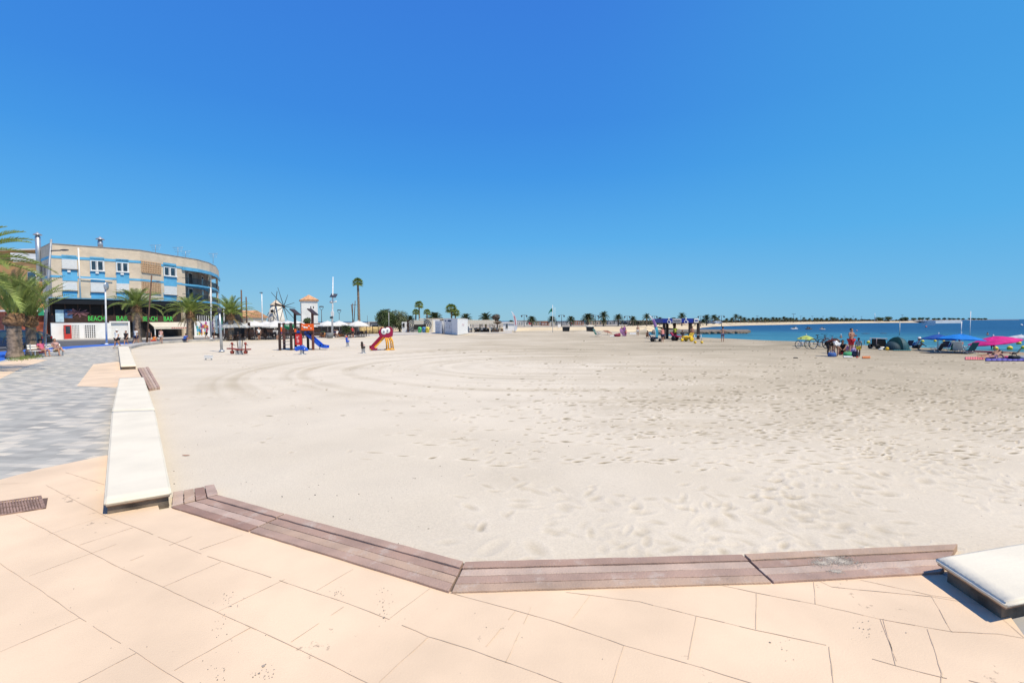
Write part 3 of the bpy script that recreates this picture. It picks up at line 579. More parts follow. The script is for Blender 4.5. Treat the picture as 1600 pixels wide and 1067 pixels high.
M_rail = mat('railing_black', (.02, .02, .022), rough=.5); M_tile = mat('roof_tile', (.62, .34, .18), rough=.9, var=.25, scale=3, bump=.4, bscale=8); M_orng = mat('ochre_render', (.52, .29, .12), rough=.9, var=.12, scale=.5)
M_lbrick = mat('lattice_brick', (.60, .40, .24), rough=.9, var=.1); M_cream = mat('cream_cloth', (.74, .68, .56), rough=.9, var=.05, trans=.2)
ZR = 13.6
def roofpt(px, py):
    d = ray(px, py); k = (ZR-CZ)/d.z; return Vector((d.x*k, d.y*k, 0))
roofpx = [(63.5, 388), (78, 381), (218, 391.3), (253, 397.4), (283, 402), (308, 406), (326, 411), (337, 416.5), (342, 424)]
plan = [roofpt(x, y) for x, y in roofpx]
plan = plan+[plan[-1]+Vector((-9, 6, 0)), plan[0]+Vector((-4, 14, 0))]
GZ = 0.0
class Pl:
    def __init__(s, a, b, off=0):
        s.a = Vector((a.x, a.y, 0)); s.u = (Vector((b.x, b.y, 0))-s.a).normalized(); s.n = Vector((s.u.y, -s.u.x, 0)); s.L = (b-a).length
        if s.n.y > 0 and abs(s.n.y) > .3: s.n = -s.n
        s.a = s.a+s.n*off
    def hit(s, px, py):
        d = ray(px, py); o = Vector((0, 0, CZ)); k = (s.a-o).dot(s.n)/d.dot(s.n); p = o+d*k; return (p-s.a).dot(s.u), p.z
    def rect(s, x0, y0, x1, y1):
        m_ = (y0+y1)/2; s0 = s.hit(x0, m_)[0]; s1 = s.hit(x1, m_)[0]; xm = (x0+x1)/2; z1 = s.hit(xm, y0)[1]; z0 = s.hit(xm, y1)[1]; return s0, s1, z0, z1
    def box(s, mb, s0, s1, z0, z1, d0, d1):
        mb.obox(s.a+s.u*s0+s.n*d0+Vector((0, 0, z0)), s.u*(s1-s0), s.n*(d1-d0), (0, 0, z1-z0)); return mb
    def pbox(s, mb, x0, y0, x1, y1, d0, d1): return s.box(mb, *s.rect(x0, y0, x1, y1), d0, d1)
    def pt(s, a, z, d=0): return s.a+s.u*a+s.n*d+Vector((0, 0, z))
bld = thing('apartment_building', 'beige brick corner block with sky blue bands and the beach bar on its ground floor', 'apartment building', (plan[1].x, plan[1].y, 0))
kw = dict(parent=bld, world=True)
A, B, C_, D_, E_ = plan[0], plan[1], plan[2], plan[3], plan[4]
F1 = Pl(B, C_); F0 = Pl(A, B); F2 = Pl(C_, D_); F3 = Pl(D_, E_)
zsl1 = F1.hit(150, 466)[1]                    # top of the ground floor
zm = F1.hit(100, 432)[1]                      # middle band
zt = F1.hit(100, 399)[1]
solid = [plan[0], plan[1], plan[2], plan[3], plan[4], plan[4]+Vector((-8, 1, 0)), plan[-1]]
MB().prism([(p_.x, p_.y) for p_ in solid], zsl1, ZR-1.6).build('wall', M_brick, **kw)
MB().prism([(p_.x, p_.y) for p_ in plan], ZR-1.597, ZR).build('parapet', M_brick, **kw)
MB().prism([(p_.x+(p_-plan[-1]).normalized().x*.06, p_.y-.06) for p_ in plan], ZR+.003, ZR+.1).build('coping', mat('coping_grey', (.35, .30, .26)), **kw)
# recessed balcony zone
def inset(pts, d):
    o_ = off(pts, d); return o_
front = plan[4:9]; back = [p_+Vector((-2.4, .2, 0)) for p_ in front]
rec = back+[plan[-2], plan[-1], plan[4]+Vector((-8.05, 1, 0))]
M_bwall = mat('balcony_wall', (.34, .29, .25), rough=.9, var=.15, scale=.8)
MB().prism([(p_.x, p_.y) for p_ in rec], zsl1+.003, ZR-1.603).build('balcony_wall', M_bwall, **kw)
zb2 = F3.hit(283, 462-5)[1]
def ribbon(mb, pts, z0, z1, d0, d1):
    for i in range(len(pts)-1):
        pl = Pl(pts[i], pts[i+1]); nn = Vector(((pts[i+1]-pts[i]).y, -(pts[i+1]-pts[i]).x, 0)).normalized()
        mb.obox(pts[i]+nn*d0+Vector((0, 0, z0)), pts[i+1]-pts[i], nn*(d1-d0), (0, 0, z1-z0))
for zz in (zm-.25, zsl1-.02):
    sl_ = MB(); sl_.prism([(p_.x, p_.y) for p_ in front+back[::-1]], zz, zz+.28); sl_.build('balcony_slab', M_bb, **kw)
rb = MB(); ribbon(rb, front, ZR-2.2, ZR-1.65, .02, .22); rb.build('balcony_lintel', M_bb, **kw)
def col(i, t, w=.5):
    a_, b__ = front[i], front[i+1]; u_ = (b__-a_).normalized(); nn = Vector((u_.y, -u_.x, 0)); q_ = a_.lerp(b__, t); mb = MB(); mb.obox(q_-nn*.4+Vector((0, 0, 0)), u_*w, nn*.36, (0, 0, ZR-1.65)); mb.build('column', M_brick, **kw)
col(0, 0, .7); col(2, .2, .9); col(3, .55, 1.3)
for zz in (zm+.03, zsl1+.26):
    for i in range(4):
        a_, b__ = front[i], front[i+1]; u_ = (b__-a_); L_ = u_.length; u_ = u_/L_; nn = Vector((u_.y, -u_.x, 0)); mb = MB()
        mb.obox(a_-nn*.08+Vector((0, 0, zz+1.0)), u_*L_, nn*.05, (0, 0, .06)); mb.obox(a_-nn*.08+Vector((0, 0, zz+.1)), u_*L_, nn*.04, (0, 0, .04)); k = 0
        while k < L_: mb.obox(a_+u_*k-nn*.07+Vector((0, 0, zz+.12)), u_*.04, nn*.02, (0, 0, .9)); k += .16
        mb.build('railing', M_rail, **kw)
    for i, t_, w_ in ((0, .28, 1.6), (1, .2, 1.6), (2, .5, 1.2)):
        a_, b__ = back[i], back[i+1]; u_ = (b__-a_).normalized(); nn = Vector((u_.y, -u_.x, 0)); q_ = a_.lerp(b__, t_); fo = MB(); fo.obox(q_+nn*.003+Vector((0, 0, zz+.1)), u_*w_, nn*.08, (0, 0, 2.3)); fo = fo.build('balcony_door', M_wht, **kw)
        pa = MB(); pa.obox(q_+nn*.085+u_*.1+Vector((0, 0, zz+.25)), u_*(w_-.2), nn*.02, (0, 0, 2.0)); pa.build('pane', M_glass, parent=fo, world=True)
# blue bands
bm_ = MB()
for pl, L_ in ((F0, F0.L), (F1, F1.L), (F2, F2.L), (F3, F3.L)):
    pl.box(bm_, 0, L_, ZR-1.98, ZR-1.62, .003, .05)
bm_.build('blue_band', M_bb, **kw)
bm_ = MB()
for pl in (F0, F1, F2, F3): pl.box(bm_, 0, pl.L, zm-.18, zm+.12, .003, .04)
bm_.build('blue_band', M_bb, **kw)
def window(pl, x0, y0, x1, y1, shut=False, n_=2):
    s0, s1, z0, z1 = pl.rect(x0, y0, x1, y1); fo = MB()
    pl.box(fo, s0, s1, z0, z0+.1, .055, .12); pl.box(fo, s0, s1, z1-.1, z1, .055, .12)
    for k in range(n_+1): c_ = s0+(s1-s0-.12)*k/n_; pl.box(fo, c_, c_+.12, z0+.1, z1-.1, .055, .12)
    fo = fo.build('window', M_wht, **kw)
    pa = MB(); pl.box(pa, s0+.05, s1-.05, z0+.05, z1-.05, .056, .08); pa.build('pane', M_glass, parent=fo, world=True)
    for k in range(n_):
        cu = MB(); c_ = s0+(s1-s0)*(k+.72)/n_; pl.box(cu, c_, c_+(s1-s0)*.12, z0+.12, z1-.12, .081, .09); cu.build('curtain', M_curt, parent=fo, world=True)
    si = MB(); pl.box(si, s0-.08, s1+.08, z0-.09, z0-.003, .056, .25); si.build('sill', M_wht, parent=fo, world=True); return fo
def shutter(pl, x0, y0, x1, y1):
    s0, s1, z0, z1 = pl.rect(x0, y0, x1, y1); mb = MB(); k = z0
    while k < z1-.06: pl.box(mb, s0, s1, k, min(k+.13, z1), .056, .10+.02*(int(k*7.3) % 2)); k += .14
    mb.build('roller_shutter', M_wht, **kw); si = MB(); pl.box(si, s0-.08, s1+.08, z0-.12, z0-.01, .056, .22); si.build('sill', mat('sill_dark', (.12, .10, .09)), **kw)
def bpanel(pl, x0, y0, x1, y1):
    mb = MB(); pl.pbox(mb, x0, y0, x1, y1, .003, .05); mb.build('blue_panel', M_bb, **kw)
def grille(pl, x0, y0, x1, y1, nx, ny):
    s0, s1, z0, z1 = pl.rect(x0, y0, x1, y1); mb = MB()
    for i in range(nx+1): c_ = s0+(s1-s0)*i/nx; pl.box(mb, c_-.07, c_+.07, z0, z1, .02, .16)
    for i in range(ny+1): c_ = z0+(z1-z0)*i/ny; pl.box(mb, s0, s1, c_-.06, c_+.06, .02, .13)
    o_ = mb.build('brick_lattice', M_lbrick, **kw); mb = MB(); pl.box(mb, s0, s1, z0, z1, .004, .02); mb.build('recess', mat('lattice_shade', (.30, .19, .11)), parent=o_, world=True)
bpanel(F1, 97, 399, 120.5, 439); bpanel(F1, 98.5, 452, 120.5, 466); bpanel(F1, 141, 402, 163.5, 441); bpanel(F1, 142.5, 456, 163.5, 467.5); bpanel(F1, 181.5, 405, 201.5, 443); bpanel(F1, 182.5, 454, 201.5, 468); bpanel(F3, 255.5, 411.5, 275.5, 447); bpanel(F3, 255.5, 458, 275.5, 469.5)
shutter(F1, 97, 405.5, 120.5, 420.5); shutter(F1, 98.2, 440.5, 120.5, 454); window(F1, 141.5, 407.5, 163.2, 423.2); shutter(F1, 141.8, 441.5, 163.8, 456.5); window(F1, 181.8, 410.5, 201.4, 425); shutter(F1, 182, 443, 201.5, 456)
window(F3, 255.6, 417.7, 275.2, 431.6); shutter(F3, 255.8, 447, 275.6, 460.5)
grille(F2, 221, 410, 250, 427, 11, 5); grille(F2, 222, 442, 250, 458.5, 11, 5)
for (x_, y_) in ((108, 424), (152, 426), (191, 428)):
    mb = MB(); F1.pbox(mb, x_-2.5, y_-1.5, x_+2.5, y_+1.7, .055, .2); mb.build('air_vent', M_wht, **kw)
mb = MB(); q_ = F1.hit(122.5, 388); mb.tube([F1.pt(q_[0], q_[1], .12), F1.pt(q_[0], F1.hit(122.5, 466)[1], .12)], .09, 8); mb.build('downpipe', M_wht, **kw)
mb = MB(); s0, z0 = F1.hit(124, 435); s1, z1 = F1.hit(176, 438.5); mb.tube([F1.pt(s0, z0, .2), F1.pt(s1, z1, .2)], .07, 6); mb.build('cable_duct', M_wht, **kw)
mb = MB(); mb.tube([F0.pt(.4+i*(F0.L-.8)/6, zt-1.2+.05*math.sin(i), .1) for i in range(7)], .03, 5); mb.build('cable', M_rail, **kw)
mb = MB(); s0, s1, z0, z1 = F0.rect(66, 415, 71, 431); F0.box(mb, s0, s1, z0, z1, .003, .06); mb.build('window', M_glass, **kw)
# roof furniture
def flue(px, ytop, ybot, Yd, r, nm='flue'):
    a_ = D(px, ytop, Yd); b__ = D(px, ybot, Yd); h = a_.z-b__.z; mb = MB(); mb.lathe([(r, 0), (r, h-r*2.3), (r*.8, h-r*2.2), (r*.8, h-r*1.5)], b__, 14); mb.lathe([(r*1.75, h-r*1.5), (r*1.6, h-r*1.25), (r*.35, h-r*.35), (r*.1, h)], b__, 14); mb.build(nm, M_metal, **kw)
flue(62.2, 362.5, 440, F0.a.y+.1, .31); flue(157, 369.5, 388, 73, .33)
def antenna(px, ytop, ybot, Yd):
    a_ = D(px, ytop, Yd); b__ = D(px, ybot, Yd); mb = MB(); mb.tube([b__, a_], .035, 5); 
    for k in range(3): mb.tube([a_+Vector((-.9+.1*k, .1*k, -.35*k)), a_+Vector((.9-.1*k, 0, -.35*k+.05))], .025, 4)
    for k in range(6): mb.tube([a_+Vector((-.8+.32*k, -.25, 0)), a_+Vector((-.8+.32*k, .25, .02))], .02, 4)
    mb.build('antenna', M_metal, **kw)
antenna(243, 383.5, 397, 77); antenna(290, 393, 404, 83); antenna(333, 396.5, 412, 90); antenna(278, 387, 402, 82)
# ground floor : recessed bar front
gp = [p_.copy() for p_ in plan]
MB().prism([(p_.x-.4, p_.y+.5) for p_ in plan], -.05, zsl1-.003).build('ground_floor', M_dk, **kw)
G = Pl(B, D_, 0)                              # ground floor front plane, straight
Gx = Pl(B, D_, 3.0)                           # canopy front plane
zc = G.hit(150, 479)[1]
mb = MB(); s_end = G.hit(281, 480)[0]; G.box(mb, -1.2, s_end, zsl1-1.0, zsl1-.25, .6, 3.0); mb.build('canopy', M_blk, **kw)
mb = MB(); G.box(mb, -1.3, s_end+.1, zsl1-.247, zsl1-.1, .55, 3.1); mb.build('canopy_rim', mat('rim_blue', (.13, .30, .44), rough=.5), **kw)
# terrace box of the bar : plinth wall, glass band, brown fascia with the name
Gb = Pl(B, D_, 2.2)
zw = Gb.hit(160, 504)[1]; zf0 = Gb.hit(160, 503)[1]; zf1 = Gb.hit(160, 493)[1]
mb = MB(); Gb.box(mb, -.6, Gb.hit(276, 500)[0], zf1, zsl1-1.003, -.3, -.05); mb.build('bar_glazing', mat('dark_glass', (.02, .014, .012), rough=.3, spec=.15), **kw)
mb = MB(); Gb.box(mb, Gb.hit(100, 500)[0], Gb.hit(276, 500)[0], zf0, zf1-.003, -.3, .04); mb.build('bar_fascia', M_brn, **kw)
for k in range(12):
    mb = MB(); c_ = -.5+k*(Gb.hit(276, 500)[0]+.5)/11; Gb.box(mb, c_, c_+.14, zf1+.003, zsl1-1.006, -.049, .03); mb.build('mullion', M_brn, **kw)
mb = MB(); Gb.box(mb, -.6, Gb.hit(171, 515)[0], -.05, zw, -.3, .1); mb.build('plinth_wall', M_wh, **kw)
mb = MB(); Gb.box(mb, -.65, Gb.hit(171, 515)[0], zw+.002, zw+.1, -.34, .14); mb.build('wall_cap', M_brn, **kw)
s0, s1, z0, z1 = Gb.rect(171, 504, 203, 528.5); mb = MB(); k = 0
while k < z1-.1: Gb.box(mb, s0+.2, s1-.2, k, k+.16, -.28, -.18+.02*(int(k*6) % 2)); k += .17
mb.build('roller_door', M_wht, **kw); mb = MB(); Gb.box(mb, s0, s0+.2, 0, z1, -.3, .1); Gb.box(mb, s1-.2, s1, 0, z1, -.3, .1); Gb.box(mb, s0, s1, z1+.002, z1+.2, -.3, .1); mb.build('door_surround', M_wh, **kw)
for x0, x1 in ((111.5, 124), (131.5, 149.5)):
    s0, s1, z0, z1 = Gb.rect(x0, 507.5, x1, 528); mb = MB(); Gb.box(mb, s0, s1, z0, z1, .1, .12); fo = mb.build('window', M_dk, **kw); mb = MB()
    for k in range(6): c_ = s0+(s1-s0-.08)*k/5; Gb.box(mb, c_, c_+.1, z0, z1, .122, .17)
    for k in range(8): c_ = z0+(z1-z0-.08)*k/7; Gb.box(mb, s0, s1, c_, c_+.07, .171, .2)
    mb.build('grid', M_wht, parent=fo, world=True)
s0, s1, z0, z1 = Gb.rect(86.5, 484, 99.5, 503.5); mb = MB(); Gb.box(mb, s0, s1, z0, z1, -.02, .06); mb.build('poster_board', mat('poster_blue', (.45, .62, .70)), **kw)
s0, s1, z0, z1 = Gb.rect(100, 483.5, 113, 497); mb = MB(); Gb.box(mb, s0, s1, z0, z1, -.02, .05); mb.build('poster_board', mat('poster_dark', (.06, .13, .28), var=.5, scale=3), **kw)
# name lettering
for txt, x0, x1, yc in (('BEACH', 137, 164, 498), ('BAR', 181, 200, 498), ('BEACH', 222.5, 246, 498.5), ('BAR', 255, 270, 498.5)):
    s0, zc_ = Gb.hit((x0+x1)/2, yc); w_ = Gb.hit(x1, yc)[0]-Gb.hit(x0, yc)[0]; me = text_mesh(txt, 1, M_neon, bold=0); xs = [v.co.x for v in me.vertices]; ys = [v.co.y for v in me.vertices]; wd = max(xs)-min(xs); hh = max(ys)-min(ys)
    me.transform(Matrix.Diagonal((w_/wd*.95, .72/hh, 2, 1))); place_text(me, 'lettering', bld, Gb.pt(s0, zc_, .08), Gb.u, Gb.n)
# palm and sunset motif between the words : plain blob of leaves
mb = MB(); s0, z0 = Gb.hit(121, 490)
for k in range(9): a_ = k*.7; mb.obox(Gb.pt(s0, z0, .05), Gb.u*1.2*math.cos(a_)+Vector((0, 0, .6*math.sin(a_))), Gb.n*.05, Gb.u*.15+Vector((0, 0, .22)))
mb.build('wall_decoration', mat('deco_pink', (.22, .10, .11), var=.4, scale=2), **kw)
# vending box
s0, s1, z0, z1 = Gb.rect(98.5, 508, 109.5, 527.5); vm = thing('drinks_cooler', 'red drinks cooler against the white wall of the bar', 'cooler', Gb.pt((s0+s1)/2, .0, .6)); mb = MB(); Gb.box(mb, s0, s1, 0, z1, .35, .95); mb.build('cabinet', M_red, vm, world=True); mb = MB(); Gb.box(mb, s0+.12, s1-.12, z1*.4, z1-.15, .951, .97); mb.build('glass_door', M_glass, vm, world=True)
# awning of the second bar front
Ga = Pl(B, D_, 2.2); s0 = Ga.hit(232, 505)[0]; s1 = Ga.hit(289, 505)[0]; z1 = Ga.hit(250, 503.5)[1]; z0 = z1-.75
aw = thing('awning', 'long cream awning stretched out under the second green bar name', 'awning', Ga.pt((s0+s1)/2, 0, 1)); mb = MB()
mb.extr([Ga.pt(s0, z1, .1), Ga.pt(s0, z1-.04, .1), Ga.pt(s0, z0, 2.6), Ga.pt(s0, z0+.04, 2.6)], Ga.u*(s1-s0)); mb.build('canvas', M_cream, aw, world=True)
mb = MB(); Ga.box(mb, s0, s1, z0-.32, z0+.02, 2.602, 2.63); va = mb.build('valance', M_cream, aw, world=True)
mb = MB()
for k in range(9): Ga.box(mb, s0+(s1-s0)*.46+k*.3, s0+(s1-s0)*.46+k*.3+.2, z0-.22, z0-.1, 2.631, 2.645)
mb.build('red_marks', M_red, va, world=True)
for c_ in (s0+.1, s1-.2): mb = MB(); Ga.box(mb, c_, c_+.1, 0, z0-.003, 2.45, 2.55); mb.build('post', M_wht, aw, world=True)
# mural board
Gm = Pl(D_, E_, 4); a_ = P(304, 526); b__ = P(327.5, 525.5); u_ = (b__-a_); L_ = u_.length; hz = D(315, 502, a_.y).z
mu_ = thing('mural_board', 'tall bright multicoloured mural board beside the terrace steps', 'mural', a_); MB().obox(a_, u_, (0, .15, 0), (0, 0, hz)).build('panel', M_wht, mu_, world=True)
pal = [(.05, .2, .6), (.7, .12, .08), (.75, .55, .08), (.1, .45, .2), (.6, .1, .35), (.8, .35, .1), (.1, .5, .7)]
for k in range(34):
    m_ = mat('mural_colour_%d' % (k % 7), pal[k % 7], rough=.7); mb = MB(); q_ = a_+u_*random.uniform(.12, .88)+Vector((0, -.012-.001*k, random.uniform(.35, hz-.35))); r_ = random.uniform(.18, .42); n_ = 9
    mb.face([q_+Vector((r_*random.uniform(.5, 1.2)*math.cos(-2*pi*i/n_), 0, -r_*random.uniform(.5, 1.2)*math.sin(-2*pi*i/n_))) for i in range(n_)]); mb.build('painted_patch', m_, mu_, world=True)
# ---- low shops to the right of the block (dark fronts, banners)
sh = thing('shop_row', 'dark low shop front with hanging banners right of the mural', 'shop', P(335, 525)); a_ = P(328, 524.5); b__ = P(346, 524.5)
hz = D(335, 482, a_.y).z; MB().obox(a_+Vector((0, .5, 0)), b__-a_, (0, 6, 0), (0, 0, hz)).build('wall', M_dk, sh, world=True)
for k, cc in enumerate([(.25, .2, .35), (.7, .7, .7), (.3, .45, .55), (.12, .12, .14), (.1, .35, .25)]):
    mb = MB(); q_ = a_.lerp(b__, (k+.3)/5.6); mb.obox(q_+Vector((0, .3, .4+.2*(k % 2))), (.5, 0, 0), (0, .06, 0), (0, 0, 2.4+.4*(k % 3))); mb.build('banner', mat('banner_%d' % k, cc, var=.3, scale=3), sh, world=True)
mb = MB(); mb.obox(P(305, 525)+Vector((0, .7, D(315, 502, a_.y).z)), P(326, 525)-P(305, 525), (0, .08, 0), (0, 0, .08))
for k in range(7): mb.obox(P(305+3.4*k, 525)+Vector((0, .7, D(315, 502, a_.y).z-.9)), (.07, 0, 0), (0, .07, 0), (0, 0, 1.9))
mb.build('terrace_rail', M_wht, sh, world=True)
# ---- ochre building behind at left
def simple_block(name, label, a, b, h, depth, m, wins=(), roofm=None, over=.25, z0=0, cat='building', winm=None):
    t = thing(name, label, cat, (a.x, a.y, 0)); a = Vector((a.x, a.y, z0)); b = Vector((b.x, b.y, z0)); u = b-a; nn = Vector((-u.y, u.x, 0)).normalized()
    if nn.y < 0: nn = -nn
    MB().obox(a, u, nn*depth, (0, 0, h)).build('wall', m, t, world=True)
    un = u.normalized(); MB().obox(a-un*over-nn*over+Vector((0, 0, h+.003)), u+un*2*over, nn*(depth+2*over), (0, 0, .22)).build('roof', roofm or M_wh, t, world=True)
    for (f0, f1, g0, g1) in wins:
        fo = MB().obox(a+u*f0-nn*.08+Vector((0, 0, g0*h)), u*(f1-f0), nn*.075, (0, 0, (g1-g0)*h)).build('window', M_wht, t, world=True)
        MB().obox(a+u*f0+un*.08-nn*.1+Vector((0, 0, g0*h+.08)), u*(f1-f0)-un*.16, nn*.019, (0, 0, (g1-g0)*h-.16)).build('pane', winm or M_glass, fo, world=True)
    return t
a_ = D(-60, 500, 88); b__ = D(66, 500, 84)
simple_block('ochre_building', 'ochre house with a dark window behind the left palms', D(28, 500, 78), D(64, 500, 76), 12.3, 14, M_orng, [(.55, .9, .68, .88)], M_orng, over=.05)
simple_block('white_building', 'white and ochre upper storey with white cornice behind the ochre house', D(-150, 500, 96), D(64, 500, 92), 16.8, 12, M_orng, [(.3, .4, .6, .8), (.6, .7, .6, .8)], M_wh, over=.6)
mb = MB(); mb.obox(D(16, 395, 91.3), D(64, 397, 91.3)-D(16, 395, 91.3), (0, .3, 0), (0, 0, -1.6)); mb.obox(D(20, 403, 91.2), (4.5, 0, 0), (0, .2, 0), (0, 0, -.8)); mb.build('white_panel', M_wh, bpy.data.objects['white_building'], world=True)
simple_block('corner_shop', 'red and white street corner shop front with a flat canopy behind the parked cars', D(-120, 500, 72), D(30, 500, 66), 4.0, 10, mat('shop_red', (.40, .12, .08), var=.3, scale=1), [(.5, .62, .2, .8), (.7, .8, .2, .8), (.86, .95, .2, .8)], M_wh, over=.8)
# ---- small houses seen past the block
simple_block('tiled_house', 'low house with orange tiled roof behind the white parasols', D(352, 505, 96), D(385, 505, 96), 3.3, 8, M_cream, [(.2, .4, .3, .7)], M_tile)
t = bpy.data.objects['tiled_house']; a_ = D(352, 503, 96); b__ = D(385.5, 503, 96); mb = MB(); mb.extr([Vector((a_.x, a_.y-.6, 3.53)), Vector((a_.x, a_.y+4, 4.9)), Vector((a_.x, a_.y+8.6, 3.53))], Vector((b__.x-a_.x, 0, 0))); mb.build('tiled_roof', M_tile, t, world=True)
# ---- windmill
Yw = 112; o_ = D(432.5, 525, Yw); o_.z = 0; t = thing('windmill', 'white conical windmill with bare radiating sail poles', 'windmill', o_)
M_wm = mat('windmill_white', (.70, .67, .60), rough=.9, var=.12, scale=.8); M_pole = mat('dark_pole', (.045, .03, .025), rough=.8)
zt = D(432, 477, Yw).z; za = D(432, 469, Yw).z
MB().lathe([(2.0, 0), (1.9, zt*.45), (1.2, zt)], (0, 0, 0), 24).build('tower', M_wm, t)
MB().lathe([(1.4, zt+.003), (1.35, zt+.1), (.15, za), (.02, za+.1)], (0, 0, 0), 20).build('cap', mat('mill_cap', (.62, .52, .40), rough=.9, var=.1), t)
MB().box(-.3, .3, -2.02, -1.8, zt*.72, zt*.82).build('window', M_dk, t)
MB().box(-.5, .1, -2.22, -1.95, 0, 2.2).build('door', M_brn, t)
hub = D(443.3, 478.8, Yw-3.2); MB().tube([Vector((.3, -1, zt+.4)), hub-o_], .16, 8).build('shaft', M_pole, t); hb = MB().ball(hub-o_, .32, n=10, m=6).build('hub', M_pole, t)
for ex, ey in ((423.5, 456.5), (434, 449), (449.7, 460.5), (460, 473), (461.5, 481), (460.5, 499), (449.3, 501), (437, 503), (427, 490), (424, 477)):
    e_ = D(ex, ey, Yw-3.2); MB().tube([hub-o_, e_-o_], [.09, .045], 6).build('sail_pole', M_pole, t)
MB().tube([D(433, 455, Yw-4)-o_, D(427, 501, Yw-4)-o_], .08, 6).build('mast', M_pole, t); MB().tube([D(420, 488, Yw-4)-o_, D(413.5, 501, Yw-4)-o_], .07, 6).build('tail_pole', M_pole, t)
# ---- white tower with hipped tile roof
Yt = 98; x0 = D(467.5, 510, Yt).x; x1 = D(499.5, 510, Yt).x; ze = D(483, 470, Yt).z; zp = D(483, 459.5, Yt).z; w_ = x1-x0; cx_ = (x0+x1)/2
t = thing('tower_house', 'square white tower with a hipped orange tile roof', 'tower', (cx_*(1+w_/2/Yt), Yt+w_/2, 0)); h_ = w_/2*.80
def rot_sq(r, z): return [Vector((r*math.cos(a), r*math.sin(a), z)) for a in (R(-107), R(-17), R(73), R(163))]
mb = MB(); q_ = rot_sq(h_*1.3, 0); mb.prism([(v.x, v.y) for v in q_], 0, ze); mb.build('wall', mat('tower_white', (.74, .73, .70), rough=.85, var=.08, scale=.6), t)
mb = MB(); e_ = rot_sq(h_*1.5, ze+.003); ap = Vector((0, 0, zp)); e2 = rot_sq(h_*1.5, ze+.25); mb.prism([(v.x, v.y) for v in e_], ze+.003, ze+.2)
for i in range(4): mb.face([e2[i], e2[(i+1) % 4], ap])
mb.build('roof', M_tile, t)
for sx_ in (0, .32): q0 = rot_sq(h_*1.3, 0); a_ = q0[0].lerp(q0[1], .55+sx_*.5); MB().obox(a_+Vector((0, -.03, ze-1.6)), (q0[1]-q0[0]).normalized()*.18, (0, .1, 0), (0, 0, .45)).build('window', M_dk, t)
# ---- low beach pavilion with striped mural and the pergola beyond
Yv = 104
def blk(t, x0, x1, y0, y1, Yd, dep, m, nm): a_ = D(x0, y1, Yd); b__ = D(x1, y0, Yd); return MB().box(a_.x, b__.x, Yd, Yd+dep, max(-.05, a_.z), b__.z).build(nm, m, t, world=True)
t = thing('beach_pavilion', 'long white flat roofed beach pavilion with a black and white striped mural wall', 'pavilion', (D(650, 500, Yv).x, Yv, 0))
blk(t, 628, 640, 503, 520, Yv-.5, 5, M_wh, 'wall'); blk(t, 640.3, 675, 500, 520, Yv-1.5, 1.6, M_cream, 'mural_wall'); blk(t, 675.3, 687, 499.5, 520, Yv, 6, M_wh, 'wall'); blk(t, 655, 722, 497.3, 499.3, Yv+.2, 9, mat('roof_edge', (.62, .52, .40)), 'roof'); blk(t, 687.3, 731, 499.5, 519, Yv+3, 5, M_wh, 'wall')
for k in range(7):                             # concentric bent stripes
    f = k/7; r_ = 1.9-f*1.6
    for sg, cx2 in ((-1, 650), (1, 665)):
        c_ = D(cx2, 508, Yv+.5); mb = MB(); pts = []
        for j in range(13): a_ = pi/2+sg*(-1)*pi*j/12*-1 if sg < 0 else pi/2-pi*j/12; pts.append((c_.x+(sg)*abs(math.cos(a_))*r_*.85, c_.z+math.sin(a_)*r_*.72))
        for j in range(12):
            (xa, za_), (xb, zb_) = pts[j], pts[j+1]; d_ = Vector((xb-xa, 0, zb_-za_)); nn = Vector((d_.z, 0, -d_.x)).normalized()*.13
            if k % 2 == 0: mb.obox(Vector((xa, Yv-1.56-.002*j, za_))-nn*.5, d_, (0, .03, 0), nn*.9)
        if k % 2 == 0: mb.build('mural_stripe', M_blk, t, world=True)
MB().box(D(638.5, 500, Yv).x, D(641, 500, Yv).x, Yv-1.7, Yv-1.51, -.05, D(650, 499.5, Yv).z).build('mural_edge', M_brn, t, world=True)
MB().box(D(649, 500, Yv).x, D(667, 500, Yv).x, Yv-1.7, Yv-1.6, D(650, 514.5, Yv).z, D(650, 507, Yv).z).build('serving_hatch', M_dk, t, world=True)
MB().box(D(630, 500, Yv).x, D(633, 500, Yv).x, Yv-.6, Yv-.505, 1.1, 2.0).build('window', M_dk, t, world=True)
for x_, cc, lb in ((656, (.12, .55, .18), 'green'), (662.5, (.08, .25, .5), 'blue'), (668, (.75, .65, .1), 'yellow')):
    a_ = P(x_, 519.6); b2 = thing('recycling_bin', lb+' recycling bin in front of the striped mural wall', 'bin', a_, group='recycling bins by the pavilion'); mm_ = mat('bin_'+lb, cc); MB().lathe([(.36, 0), (.42, .9), (.40, 1.0), (.25, 1.16), (.02, 1.2)], (0, 0, 0), 12).build('body', mm_, b2); MB().box(-.15, .15, -.44, -.38, .8, .92).build('slot', M_blk, b2)
